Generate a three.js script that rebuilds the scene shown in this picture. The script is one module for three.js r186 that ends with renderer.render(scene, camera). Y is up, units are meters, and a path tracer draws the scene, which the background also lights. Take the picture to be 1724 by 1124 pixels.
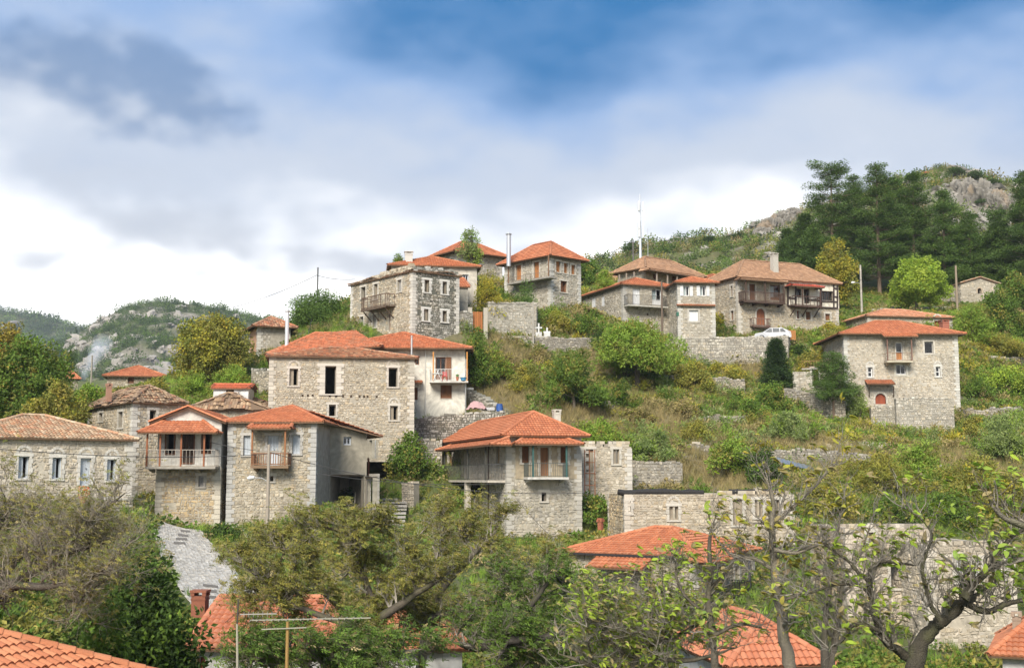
import * as THREE from 'three';
import { ImprovedNoise } from 'three/addons/math/ImprovedNoise.js';

// ---------------------------------------------------------------- camera, sky, sun, exposure
const F = 2097.4, CX = 862, CY = 562, PITCH = Math.atan(243 / F);   // lens in photo pixels; the eye level lies at row 805
const scene = new THREE.Scene();
const camera = new THREE.PerspectiveCamera(30, 1724 / 1124, 0.3, 9000);
camera.position.set(0, 0, 0); camera.rotation.x = PITCH; scene.add(camera); camera.name = 'camera';
const renderer = new THREE.WebGLRenderer({ antialias: true });
renderer.setSize(1024, 667);
renderer.toneMapping = THREE.LinearToneMapping;
renderer.toneMappingExposure = 4.75;
renderer.shadowMap.enabled = true;
const sun = new THREE.DirectionalLight(new THREE.Color(1, 0.92, 0.8), 1.4);
sun.position.set(-48, 140, 75); sun.target.position.set(0, 0, -100); scene.add(sun, sun.target);
sun.name = 'sun'; sun.castShadow = true; sun.shadow.radius = 48;
Object.assign(sun.shadow.camera, { left: -150, right: 150, top: 150, bottom: -150, near: 1, far: 500 });
sun.shadow.mapSize.set(4096, 4096);

const noise = new ImprovedNoise();
const n3 = (x, y, z) => noise.noise(x, y, z);
function fbm(x, y, z, o = 4) { let s = 0, a = 0.5; for (let i = 0; i < o; i++) { s += a * n3(x, y, z); x = x * 2.03 + 7.1; y = y * 2.03 + 3.7; z = z * 2.03 + 1.9; a *= 0.5; } return s; }
const clamp = (x, a = 0, b = 1) => Math.min(b, Math.max(a, x));
const sstep = (a, b, x) => { const t = clamp((x - a) / (b - a)); return t * t * (3 - 2 * t); };
const mix = (a, b, t) => a + (b - a) * t;
const mul3 = (a, k) => [a[0] * k, a[1] * k, a[2] * k];
const mix3 = (a, b, t) => [mix(a[0], b[0], t), mix(a[1], b[1], t), mix(a[2], b[2], t)];
const lin = (c) => (c <= 0.04045 ? c / 12.92 : ((c + 0.055) / 1.055) ** 2.4);
const s3 = (r, g, b) => [lin(r / 255), lin(g / 255), lin(b / 255)];
{ // broken cloud: white towards the horizon, lavender veil above it, deep blue gaps overhead
  const w = 2048, h = 1024, d = new Float32Array(w * h * 4);
  const cloud = [1.0, 0.985, 0.96], veil = s3(206, 217, 234), lav = s3(150, 184, 230), blue = s3(40, 122, 186), grey = s3(208, 214, 224), dark = s3(116, 148, 190);
  const gain = 1.03 / renderer.toneMappingExposure;
  for (let j = 0; j < h; j++) {
    const el = ((j + 0.5) / h - 0.5) * Math.PI, y = Math.sin(el), c = Math.cos(el), e = el * 180 / Math.PI;
    for (let i = 0; i < w; i++) {
      const k = (j * w + i) * 4;
      if (e < -6) { d[k] = 0.16; d[k + 1] = 0.16; d[k + 2] = 0.13; d[k + 3] = 1; continue; }
      const ph = ((i + 0.5) / w - 0.5) * 2 * Math.PI, x = c * Math.cos(ph), z = c * Math.sin(ph), az = Math.atan2(x, -z) * 180 / Math.PI;
      const n1 = fbm(x * 3.1 + 5, y * 7.5, z * 3.1, 4), n2 = fbm(x * 9 + 1, y * 20 + 4, z * 9, 5), n4 = fbm(x * 2.2 - 8, y * 4 + 2, z * 2.2 + 3, 3), n5 = fbm(x * 26 + 3, y * 42, z * 26, 4);
      const white = mul3(cloud, mix(2.0, 1.35, sstep(5, 16, e))), lean = 2.0 * Math.exp(-(((az - 2) / 9) ** 2)) - 0.4 * Math.exp(-(((az + 17) / 8) ** 2)) + 1.0 * Math.exp(-(((az - 23) / 4) ** 2));
      const eh = e + n1 * 5 + lean;
      let col = mix3(white, veil, sstep(8, 14.5, eh + n2 * 5));
      col = mix3(col, lav, sstep(14.5, 20.5, eh + n2 * 5));
      const bl = sstep(18.4, 23.2, eh + n2 * 4 - 2.6 * Math.exp(-(((az + 18) / 8) ** 2))) * (1 - 0.45 * sstep(26, 50, e));
      col = mix3(col, blue, bl);
      col = mix3(col, white, sstep(0.02, 0.34, n4 + n2 * 0.35) * sstep(24, 40, e) * 0.85);
      // grey undersides low over the hills and one heavier cloud
      col = mix3(col, grey, sstep(0.08, 0.34, n2 + n1 * 0.5) * sstep(1, 4, e) * (1 - sstep(10, 16, e)) * 0.65);
      const q = ((az + 18.6) / 6.6) ** 2 + ((e - 17.1 + (az + 17.4) * 0.17) / 1.9) ** 2;
      col = mix3(col, dark, sstep(1.4, 0.0, q - n2 * 1.7 - n5 * 1.5) * 0.8);
      const q2 = ((az + 9.6) / 1.1) ** 2 + ((e - 11.2) / 1.5) ** 2, q3 = ((az + 22) / 3) ** 2 + ((e - 7.6) / 1.3) ** 2;
      col = mix3(col, grey, (sstep(1.3, 0, q2 - n2 * 3) * 0.3 + sstep(1.3, 0, q3 - n2 * 3) * 0.7) * 0.8);
      d[k] = col[0] * gain; d[k + 1] = col[1] * gain; d[k + 2] = col[2] * gain; d[k + 3] = 1;
    }
  }
  const t = new THREE.DataTexture(d, w, h, THREE.RGBAFormat, THREE.FloatType);
  t.mapping = THREE.EquirectangularReflectionMapping; t.magFilter = t.minFilter = THREE.LinearFilter; t.needsUpdate = true;
  scene.background = t; scene.environment = t;
}
scene.fog = new THREE.FogExp2(new THREE.Color(0.74, 0.82, 0.95), 0.00013);

// ---------------------------------------------------------------- helpers
function rng(seed) { let a = seed >>> 0; return () => { a |= 0; a = (a + 0x6d2b79f5) | 0; let t = Math.imul(a ^ (a >>> 15), 1 | a); t = (t + Math.imul(t ^ (t >>> 7), 61 | t)) ^ t; return ((t ^ (t >>> 14)) >>> 0) / 4294967296; }; }
const rad = (a) => a * Math.PI / 180;
function ray(px, py) { const u = (px - CX) / F, v = (CY - py) / F, c = Math.cos(PITCH), s = Math.sin(PITCH); return [u, v * c + s, v * s - c]; }
function at(px, py, D) { const r = ray(px, py), t = D / -r[2]; return [r[0] * t, r[1] * t, -D]; }        // the place D metres ahead on a line of sight
const names = new Map();
function numbered(n) { const k = names.get(n) ?? 0; names.set(n, k + 1); return k ? n + '_' + String(k).padStart(3, '0') : n; }
function tag(o, label, category, group) { o.userData.label = label; o.userData.category = category; if (group) o.userData.group = group; return o; }
function thing(name, label, category, p = [0, 0, 0], turn = 0, group) { const g = new THREE.Group(); g.name = numbered(name); g.position.set(...p); g.rotation.y = turn; scene.add(g); g.userData.kind = 'thing'; return tag(g, label, category, group); }
function stuff(o) { o.userData.kind = 'stuff'; return o; }
const sub3 = (a, b) => [a[0] - b[0], a[1] - b[1], a[2] - b[2]], add3 = (a, b) => [a[0] + b[0], a[1] + b[1], a[2] + b[2]];
const cross = (a, b) => [a[1] * b[2] - a[2] * b[1], a[2] * b[0] - a[0] * b[2], a[0] * b[1] - a[1] * b[0]], dot = (a, b) => a[0] * b[0] + a[1] * b[1] + a[2] * b[2], len3 = (a) => Math.hypot(a[0], a[1], a[2]), norm = (a) => { const l = len3(a) || 1; return [a[0] / l, a[1] / l, a[2] / l]; };
const lerp3 = (a, b, t) => [mix(a[0], b[0], t), mix(a[1], b[1], t), mix(a[2], b[2], t)];

class MB {                                                          // collects faces, builds ONE mesh
  constructor() { this.p = []; this.n = []; this.c = []; this.u = []; }
  vert(p, n, c) { this.p.push(p[0], p[1], p[2]); this.n.push(n[0], n[1], n[2]); this.c.push(c[0], c[1], c[2]); const ax = Math.abs(n[0]), ay = Math.abs(n[1]), az = Math.abs(n[2]); if (ay > ax && ay > az) this.u.push(p[0], p[2]); else if (ax > az) this.u.push(p[2], p[1]); else this.u.push(p[0], p[1]); }
  tri(a, b, c, col) { const n = norm(cross(sub3(b, a), sub3(c, a))); this.vert(a, n, col); this.vert(b, n, col); this.vert(c, n, col); return this; }
  quad(a, b, c, d, col) { this.tri(a, b, c, col); this.tri(a, c, d, col); return this; }
  hexa(q, col) { const [a, b, c, d, e, f, g, h] = q; this.quad(a, b, c, d, col).quad(f, e, h, g, col).quad(e, a, d, h, col).quad(b, f, g, c, col).quad(d, c, g, h, col).quad(e, f, b, a, col); return this; }
  box(x0, y0, z0, x1, y1, z1, col) { return this.hexa([[x0, y0, z1], [x1, y0, z1], [x1, y1, z1], [x0, y1, z1], [x0, y0, z0], [x1, y0, z0], [x1, y1, z0], [x0, y1, z0]], col); }
  pbox(P, u0, u1, v0, v1, w0, w1, col) { return this.hexa([P(u0, v0, w1), P(u1, v0, w1), P(u1, v1, w1), P(u0, v1, w1), P(u0, v0, w0), P(u1, v0, w0), P(u1, v1, w0), P(u0, v1, w0)], col); }
  bar(a, b, w, h, col) { const d = norm(sub3(b, a)); const s = Math.abs(d[1]) > 0.95 ? [1, 0, 0] : norm(cross(d, [0, 1, 0])), t = norm(cross(s, d)); const k = (p, i, j) => add3(p, add3(mul3(s, i * w / 2), mul3(t, j * h / 2))); return this.hexa([k(a, -1, -1), k(a, 1, -1), k(a, 1, 1), k(a, -1, 1), k(b, -1, -1), k(b, 1, -1), k(b, 1, 1), k(b, -1, 1)], col); }
  tube(pts, rs, sides, cl, cap = true) {
    const fn = typeof cl === 'function', col = fn ? cl(pts[0]) : cl;
    let prev = null, s = null;
    for (let i = 0; i < pts.length; i++) {
      const d = norm(sub3(pts[Math.min(i + 1, pts.length - 1)], pts[Math.max(i - 1, 0)]));
      if (!s) s = norm(cross(d, Math.abs(d[1]) > 0.9 ? [1, 0, 0] : [0, 1, 0])); else s = norm(sub3(s, mul3(d, dot(s, d))));
      const t = cross(d, s), ring = [];
      for (let k = 0; k < sides; k++) { const a = k / sides * Math.PI * 2, n = add3(mul3(s, Math.cos(a)), mul3(t, Math.sin(a))); ring.push([add3(pts[i], mul3(n, rs[i])), n]); }
      if (prev) for (let k = 0; k < sides; k++) { const a = prev[k], b = prev[(k + 1) % sides], c = ring[(k + 1) % sides], e = ring[k]; for (const v of [a, b, c, a, c, e]) this.vert(v[0], v[1], fn ? cl(v[0]) : col); }
      if (cap && (i === 0 || i === pts.length - 1)) for (let k = 1; k < sides - 1; k++) this.tri(ring[0][0], ring[k][0], ring[k + 1][0], col);
      prev = ring;
    }
    return this;
  }
  geo() { const g = new THREE.BufferGeometry(); g.setAttribute('position', new THREE.Float32BufferAttribute(this.p, 3)); g.setAttribute('normal', new THREE.Float32BufferAttribute(this.n, 3)); g.setAttribute('color', new THREE.Float32BufferAttribute(this.c, 3)); g.setAttribute('uv', new THREE.Float32BufferAttribute(this.u, 2)); return g; }
  mesh(name, mat, parent) { const m = new THREE.Mesh(this.geo(), mat); m.castShadow = m.receiveShadow = true; if (parent === scene || !parent) { m.name = numbered(name); scene.add(m); } else { m.name = name; parent.add(m); } return m; }
}

// ---------------------------------------------------------------- materials: grain textures x vertex colour
function grainTex(size, metres, f, lo, hi, seed = 0) {
  const d = new Uint8Array(size * size * 4), R = 1;
  for (let y = 0; y < size; y++) for (let x = 0; x < size; x++) {
    const a = x / size * 2 * Math.PI, b = y / size * 2 * Math.PI;       // a torus, so that the tile has no seam
    const v = f(Math.cos(a) * R, Math.sin(a) * R, Math.cos(b) * R + seed, Math.sin(b) * R), t = Math.round(255 * clamp(mix(lo, hi, clamp(v * 0.5 + 0.5))));
    const k = (y * size + x) * 4; d[k] = d[k + 1] = d[k + 2] = t; d[k + 3] = 255;
  }
  const t = new THREE.DataTexture(d, size, size); t.wrapS = t.wrapT = THREE.RepeatWrapping; t.magFilter = t.minFilter = THREE.LinearFilter; t.repeat.set(1 / metres, 1 / metres); t.needsUpdate = true; return t;
}
const torus = (sc, o) => (a, b, c, e) => fbm(a * sc + e * sc * 0.63, b * sc + 11, c * sc - e * sc * 0.41 + b * 0.7, o) * 1.9;
const texGrain = grainTex(256, 1.1, torus(7, 4), 0.72, 1.0);
const texStain = grainTex(512, 5.3, torus(2.2, 6), 0.55, 1.06, 4);
const texFine = grainTex(256, 0.7, torus(9, 3), 0.0, 1.0, 9);
const std = (o) => new THREE.MeshStandardMaterial({ vertexColors: true, roughness: 0.92, side: THREE.DoubleSide, ...o });
const M = {
  stone: std({ map: texGrain, bumpMap: texFine, bumpScale: 0.02 }), mortar: std({ map: texStain, bumpMap: texFine, bumpScale: 0.015 }),
  plaster: std({ map: texStain, bumpMap: texFine, bumpScale: 0.006 }), tile: std({ map: texGrain, roughness: 0.85 }), wood: std({ map: texGrain, roughness: 0.8 }),
  metal: std({ roughness: 0.5, metalness: 0.6 }), paint: std({ roughness: 0.55, map: texGrain }), bark: std({ map: texGrain, bumpMap: texFine, bumpScale: 0.02 }),
  concrete: std({ map: texStain }), cloth: std({ roughness: 1 }), car: new THREE.MeshPhysicalMaterial({ vertexColors: true, roughness: 0.4, metalness: 0.1, clearcoat: .5, clearcoatRoughness: 0.1 }),
  glass: new THREE.MeshPhysicalMaterial({ color: 0xdfe8ea, roughness: 0.04, transmission: 1, thickness: 0, ior: 1.5, side: THREE.DoubleSide }),
  leaf: new THREE.MeshPhysicalMaterial({ vertexColors: true, roughness: 0.75, transmission: 0.35, thickness: 0, side: THREE.DoubleSide, specularIntensity: 0.3 }),
  ground: std({ map: texStain, bumpMap: texFine, bumpScale: 0.05, roughness: 1 }), smoke: new THREE.MeshStandardMaterial({ color: new THREE.Color(0.72, 0.8, 0.95), roughness: 1, transparent: true, opacity: 0.05, depthWrite: false }),
};
const PAL = {
  cream: [[.6, .52, .39], [.55, .47, .34], [.48, .41, .3], [.65, .58, .46], [.41, .35, .26], [.56, .45, .3], [.62, .56, .45], [.5, .43, .33]],
  pale: [[.64, .57, .46], [.58, .51, .4], [.52, .46, .36], [.68, .62, .52], [.44, .39, .31], [.6, .51, .37]],
  grey: [[.52, .48, .4], [.58, .54, .46], [.45, .42, .35], [.63, .59, .51], [.39, .36, .3], [.54, .47, .36], [.48, .45, .39]],
  ochre: [[.56, .42, .24], [.5, .38, .22], [.6, .48, .3], [.45, .36, .25], [.62, .53, .38], [.4, .31, .2]],
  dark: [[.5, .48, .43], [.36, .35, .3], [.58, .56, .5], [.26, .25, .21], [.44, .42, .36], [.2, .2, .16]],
  dry: [[.42, .39, .33], [.36, .33, .28], [.48, .45, .39], [.28, .26, .22], [.52, .47, .38], [.33, .29, .22]],
};
const ORANGE = { base: [[.54, .195, .088], [.5, .175, .078], [.57, .22, .105], [.46, .16, .074]], age: 0 };
const OLD = { base: [[.42, .17, .09], [.5, .2, .1], [.36, .17, .1], [.44, .25, .15], [.3, .16, .1], [.5, .3, .18]], age: 1 };
const TAN = { base: [[.46, .27, .155], [.43, .25, .14], [.49, .3, .18], [.4, .235, .14]], age: .3 };
const PALE = { base: [[.55, .39, .25], [.51, .34, .21], [.58, .44, .3], [.44, .3, .19], [.52, .28, .16]], age: .6 };
const DEAD = { base: [[.27, .18, .11], [.33, .22, .13], [.22, .15, .1], [.38, .27, .17], [.3, .16, .09]], age: 1.4 };
const RED = { base: [[.52, .1, .06], [.48, .09, .055], [.55, .12, .07]], age: 0 };
// ---------------------------------------------------------------- terrain: a smooth surface through measured ground points
const G = (px, py, D) => at(px, py, D);
const ctrl = [
  [0, -1.8, 3], [-25, -2, 3], [25, -2, 3], [0, -4.6, -9], [-25, -5, -9], [25, -4.8, -9], [-20, -7.2, -20], [0, -7.4, -20], [18, -6.6, -20], [45, -7, -20], [-45, -7, -20],
  [-30, -9, -36], [0, -9.5, -36], [30, -9, -36], [60, -8, -36], [-60, -8, -36], [-12, -9.5, -50], [12, -9.3, -50], [40, -8.5, -50], [-45, -7.5, -55],
  G(300, 895, 82), G(340, 950, 72), G(400, 1020, 62), G(60, 850, 80), G(215, 850, 82), G(265, 890, 84), G(380, 887, 84), G(160, 820, 93), G(248, 893, 90), G(530, 877, 85), G(640, 862, 98),
  G(650, 890, 92), G(668, 826, 103), G(455, 745, 101), G(697, 738, 102), G(705, 795, 101), G(700, 702, 112), G(785, 692, 112), G(720, 765, 106), G(780, 770, 104),
  G(600, 572, 122), G(773, 562, 121), G(800, 525, 128), G(850, 563, 128), G(977, 515, 137), G(850, 500, 138), G(790, 468, 143), G(915, 562, 130), G(900, 590, 125), G(1010, 586, 128),
  G(850, 640, 118), G(800, 662, 114), G(900, 685, 109), G(970, 700, 108), G(740, 850, 104), G(855, 905, 87), G(975, 905, 88), G(1000, 850, 93), G(1063, 838, 93), G(1100, 832, 98), G(1150, 770, 103),
  G(1060, 930, 77), G(1330, 935, 77), G(1100, 1015, 66), G(1265, 1020, 66), G(1500, 1090, 63), G(1700, 1090, 63), G(1850, 1080, 63), G(960, 1010, 70),
  G(1060, 740, 106), G(1200, 720, 110), G(1200, 650, 124), G(1100, 660, 119), G(1000, 640, 121), G(1300, 700, 116), G(1350, 780, 101), G(1300, 830, 92), G(1450, 790, 100), G(1600, 765, 106), G(1720, 770, 106), G(1700, 850, 89), G(1550, 860, 86), G(1400, 890, 81),
  G(1170, 612, 136), G(1328, 645, 134), G(1250, 567, 141), G(1130, 578, 139), G(980, 540, 143), G(1230, 566, 142), G(1410, 565, 146), G(1340, 600, 138),
  G(1425, 702, 126), G(1612, 692, 127), G(1550, 738, 121), G(1400, 722, 121), G(1720, 640, 136), G(1720, 560, 152), G(1650, 525, 160), G(1660, 512, 166), G(1400, 515, 172), G(1550, 512, 176), G(1720, 500, 178), G(1530, 553, 142), G(1850, 560, 150), G(1900, 700, 120),
  G(1100, 497, 156), G(1200, 475, 170), G(1300, 462, 185), G(1500, 462, 200), G(1800, 440, 200),
  G(220, 655, 140), G(50, 700, 112), G(350, 660, 122), G(425, 603, 124), G(-40, 770, 92), G(100, 720, 104), G(320, 690, 104), G(-200, 860, 80), G(0, 950, 62), G(-150, 700, 120),
  G(700, 492, 172), G(900, 480, 172), G(450, 610, 160), G(200, 660, 185), G(-100, 660, 185), G(1000, 500, 200), G(600, 640, 112), G(500, 660, 112),
];
const TPS = (() => {
  const n = ctrl.length, A = [], S = 50, k = (r2) => (r2 < 1e-9 ? 0 : 0.5 * r2 * Math.log(r2));
  const X = ctrl.map((p) => p[0] / S), Z = ctrl.map((p) => p[2] / S);
  for (let i = 0; i < n; i++) { const r = []; for (let j = 0; j < n; j++) r.push(k((X[i] - X[j]) ** 2 + (Z[i] - Z[j]) ** 2) + (i === j ? 0.0015 : 0)); r.push(1, X[i], Z[i], ctrl[i][1]); A.push(r); }
  A.push([...X.map(() => 1), 0, 0, 0, 0], [...X, 0, 0, 0, 0], [...Z, 0, 0, 0, 0]);
  const N = n + 3;
  for (let i = 0; i < N; i++) { let m = i; for (let j = i + 1; j < N; j++) if (Math.abs(A[j][i]) > Math.abs(A[m][i])) m = j; [A[i], A[m]] = [A[m], A[i]]; for (let j = i + 1; j < N; j++) { const f = A[j][i] / A[i][i]; if (f) for (let q = i; q <= N; q++) A[j][q] -= f * A[i][q]; } }
  const w = new Array(N); for (let i = N - 1; i >= 0; i--) { let s = A[i][N]; for (let j = i + 1; j < N; j++) s -= A[i][j] * w[j]; w[i] = s / A[i][i]; }
  return (x, z) => { x /= S; z /= S; let s = w[n] + w[n + 1] * x + w[n + 2] * z; for (let i = 0; i < n; i++) s += w[i] * k((x - X[i]) ** 2 + (z - Z[i]) ** 2); return s; };
})();
function hgtRaw(x, z) {
  const cx = clamp(x, -75, 100), cz = clamp(z, -205, 6), out = Math.hypot(x - cx, z - cz);
  let y = TPS(cx, cz);
  if (out > 0) y = mix(y, -22, sstep(10, 260, out));
  return y + fbm(x * 0.16, 3, z * 0.16, 3) * 0.5 + fbm(x * 0.9, 8, z * 0.9, 2) * 0.16;
}
// a lattice of cached heights near the village, so that planting is quick
const LX0 = -90, LZ0 = -215, LS = 0.75, LNX = 280, LNZ = 300, lat = new Float32Array(LNX * LNZ);
for (let j = 0; j < LNZ; j++) for (let i = 0; i < LNX; i++) lat[j * LNX + i] = hgtRaw(LX0 + i * LS, LZ0 + j * LS);
function hgt(x, z) { const fx = (x - LX0) / LS, fz = (z - LZ0) / LS, i = Math.floor(fx), j = Math.floor(fz); if (i < 0 || j < 0 || i >= LNX - 1 || j >= LNZ - 1) return hgtRaw(x, z); const a = fx - i, b = fz - j, k = j * LNX + i; return mix(mix(lat[k], lat[k + 1], a), mix(lat[k + LNX], lat[k + LNX + 1], a), b); }
function ground(px, py, from = 8) { const r = ray(px, py); let t0 = from; for (let t = from; t < 240; t += 0.5) { const s = t / -r[2], y = r[1] * s; if (y < hgt(r[0] * s, -t)) { let a = t0, b = t; for (let i = 0; i < 8; i++) { const m = (a + b) / 2, q = m / -r[2]; if (r[1] * q < hgt(r[0] * q, -m)) b = m; else a = m; } return at(px, py, b); } t0 = t; } return at(px, py, 150); }
const dryPatch = [[860, 670, 12], [790, 650, 7], [950, 690, 9], [1170, 770, 8], [1100, 700, 8], [1330, 745, 7], [1400, 765, 8], [1290, 640, 7], [1650, 780, 9], [1000, 600, 6], [870, 605, 6], [1230, 810, 6]].map(([x, y, r]) => { const g = ground(x, y, 90); return [g[0], g[2], r]; });
const dryAt = (x, z) => { let d = 0; for (const [a, b, r] of dryPatch) d = Math.max(d, 1 - Math.hypot(x - a, (z - b) * 0.7) / r); return clamp(d * 1.3 - .1 + fbm(x * 0.13, 5, z * 0.13, 3) * 0.8); };
{
  const us = [], vs = [];
  for (let i = 0; i <= 300; i++) { const t = i / 300 * 2 - 1; us.push(12 + 112 * t + 2300 * Math.sign(t) * Math.max(0, Math.abs(t) - 0.86) ** 2 / 0.0196); }
  for (let i = 0; i <= 300; i++) { const t = i / 300 * 2 - 1; vs.push(-100 + 116 * t + 2600 * Math.sign(t) * Math.max(0, Math.abs(t) - 0.86) ** 2 / 0.0196); }
  const g = new THREE.BufferGeometry(), p = [], c = [], uv = [], ix = [], N = us.length;
  for (const z of vs) for (const x of us) {
    p.push(x, (x > -89 && x < 119 && z > -214 && z < 8) ? hgt(x, z) : hgtRaw(x, z), z); uv.push(x, z);
    const n = fbm(x * 0.35, 1, z * 0.35, 3), d = dryAt(x, z);
    let col = mix3([.1, .15, .035], [.17, .17, .06], clamp(n * 1.6 + 0.5)); col = mix3(col, [.3, .23, .12], d * 0.8); col = mix3(col, [.27, .25, .21], sstep(0.18, 0.4, fbm(x * 0.5 + 9, 2, z * 0.5, 3)) * 0.7);
    c.push(...col);
  }
  for (let j = 0; j < N - 1; j++) for (let i = 0; i < N - 1; i++) { const a = j * N + i; ix.push(a, a + N, a + 1, a + 1, a + N, a + N + 1); }
  g.setAttribute('position', new THREE.Float32BufferAttribute(p, 3)); g.setAttribute('color', new THREE.Float32BufferAttribute(c, 3)); g.setAttribute('uv', new THREE.Float32BufferAttribute(uv, 2)); g.setIndex(ix); g.computeVertexNormals();
  const m = new THREE.Mesh(g, M.ground); m.name = 'terrain'; m.userData.kind = 'structure'; m.receiveShadow = m.castShadow = true; scene.add(m);
}
// ---------------------------------------------------------------- hills behind, as relief in the round
const hills = [];
function hill(name, label, prof, Dc, D0, D1, baseY, rough, rock, seed, cols, steep = 1.6) {
  const crest = (px) => { if (px <= prof[0][0]) return prof[0][1]; for (let i = 1; i < prof.length; i++) if (px <= prof[i][0]) return mix(prof[i - 1][1], prof[i][1], (px - prof[i - 1][0]) / (prof[i][0] - prof[i - 1][0])); return prof[prof.length - 1][1]; };
  const x0 = prof[0][0], x1 = prof[prof.length - 1][0], NU = Math.ceil((x1 - x0) / 4), NV = 110, p = [], c = [], uv = [], ix = [];
  const H = (px, D) => {
    const k = at(px, crest(px), Dc)[1], s = (D - D0) / (Dc - D0), X = (px - CX) / F * D;
    let y = s <= 1 ? mix(baseY, k, Math.pow(clamp(s), steep)) : mix(k, baseY, sstep(1, (D1 - D0) / (Dc - D0), s));
    const w = 1 / (Dc * 0.075), nn = fbm(X * w + seed, seed, D * w, 5), rr = Math.abs(fbm(X * w * 1.7 + seed, 7, D * w * 1.7, 4));
    const fade = s < 1 ? Math.sin(clamp(s) * Math.PI) * 0.9 + 0.12 : 0.25;
    return y + (nn * rough + rr * rough * 0.9) * fade;
  };
  for (let j = 0; j <= NV; j++) for (let i = 0; i <= NU; i++) {
    const px = mix(x0, x1, i / NU), t = j / NV, D = t < 0.8 ? mix(D0, Dc, t / 0.8) : mix(Dc, D1, (t - 0.8) / 0.2), X = (px - CX) / F * D;
    p.push(X, H(px, D), -D); uv.push(X * 0.2, D * 0.2);
    const w = 1 / (Dc * 0.045), a = fbm(X * w + seed, 2, D * w * 1.6, 5), b = fbm(X * w * 4 + seed, 5, D * w * 4, 3);
    let col = mix3(cols[0], cols[1], clamp(b * 1.5 + 0.5)); col = mix3(col, mix3(cols[2], cols[3], clamp(b * 2 + 0.5)), rock(px, D, a + b * 0.35)); c.push(...col);
  }
  for (let j = 0; j < NV; j++) for (let i = 0; i < NU; i++) { const a = j * (NU + 1) + i; ix.push(a, a + 1, a + NU + 1, a + 1, a + NU + 2, a + NU + 1); }
  const g = new THREE.BufferGeometry(); g.setAttribute('position', new THREE.Float32BufferAttribute(p, 3)); g.setAttribute('color', new THREE.Float32BufferAttribute(c, 3)); g.setAttribute('uv', new THREE.Float32BufferAttribute(uv, 2)); g.setIndex(ix); g.computeVertexNormals();
  const m = new THREE.Mesh(g, M.ground); m.name = name; m.userData.kind = 'structure'; m.userData.label = label; m.castShadow = m.receiveShadow = true; scene.add(m);
  const rec = { H, x0, x1, D0, Dc, D1, rock, seed }; hills.push(rec); return rec;
}
const HC = [[.06, .085, .03], [.13, .13, .06], [.17, .16, .12], [.27, .25, .2]];
const hillFar = hill('far_hill', 'distant wooded ridge at the far left', [[-700, 500], [-400, 505], [-100, 516], [0, 524], [60, 536], [110, 550], [150, 562], [200, 590], [300, 620], [420, 640]], 1700, 1100, 2300, -20, 40, (px, D, a) => sstep(0.05, 0.2, a) * 0.9, 3, HC);
const hillLeft = hill('rocky_hill', 'scrubby grey rocky hill behind the village on the left', [[-260, 660], [-60, 640], [40, 612], [90, 590], [130, 562], [165, 540], [205, 517], [250, 506], [300, 512], [350, 518], [400, 527], [450, 540], [520, 560], [620, 585], [760, 620]], 900, 330, 1300, -18, 30, (px, D, a) => sstep(0.0, 0.16, a + 0.1 * Math.exp(-(((px - 190) / 90) ** 2)) - 0.12 * sstep(280, 360, px)), 11, HC, 1.35);
const hillRight = hill('crag_hill', 'steep hill with grey crags behind the pines', [[820, 500], [920, 470], [1000, 448], [1040, 432], [1070, 420], [1110, 412], [1160, 404], [1220, 398], [1262, 388], [1290, 370], [1320, 360], [1350, 358], [1400, 348], [1460, 325], [1510, 303], [1560, 292], [1605, 284], [1640, 289], [1690, 304], [1740, 312], [1850, 330], [2100, 380]], 320, 172, 420, 12, 9, (px, D, a) => clamp(sstep(0.0, 0.16, a) * 0.75 + sstep(0.6, 1, 1.2 * Math.exp(-(((px - 1310) / 45) ** 2)) * sstep(270, 300, D)) * 0.8 + 0.9 * Math.exp(-(((px - 1665) / 60) ** 2)) * sstep(250, 275, D) * sstep(-0.2, 0.05, a)), 23, [[.08, .095, .035], [.17, .15, .07], [.2, .185, .15], [.28, .26, .22]], 1.2);

function rockMesh(name, label, c, sz, seed, parent) {               // a fissured crag: a block of rock worn along upright joints
  const g = new THREE.IcosahedronGeometry(1, 24), p = g.attributes.position, col = [];
  for (let i = 0; i < p.count; i++) { const x = p.getX(i), y = p.getY(i), z = p.getZ(i), X = x * sz[0], Y = y * sz[1], Z = z * sz[2]; const a = 1 - Math.abs(fbm(X * .45 + seed, Y * .13, Z * .45, 4)) * 3, b = fbm(X * 1.1 + seed, Y * .6, Z * 1.1, 3), k = 1 + (a - .5) * .5 + b * .35; p.setXYZ(i, X * k, Y * k, Z * k); const q = clamp(.5 + b * 1.3 + (a - .6) * .5), t = fbm(X * .2, Y * .2 + seed, Z * .2, 3); const cc = mix3(mix3([.13, .12, .1], [.28, .26, .225], q), [.36, .26, .16], sstep(.08, .3, t) * .6); col.push(...cc); }
  g.setAttribute('color', new THREE.Float32BufferAttribute(col, 3)); g.computeVertexNormals(); const m = new THREE.Mesh(g, M.ground); m.name = numbered(name); m.position.set(...c); m.castShadow = m.receiveShadow = true; scene.add(m); m.userData.kind = 'structure'; m.userData.label = label; return m;
}
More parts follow.
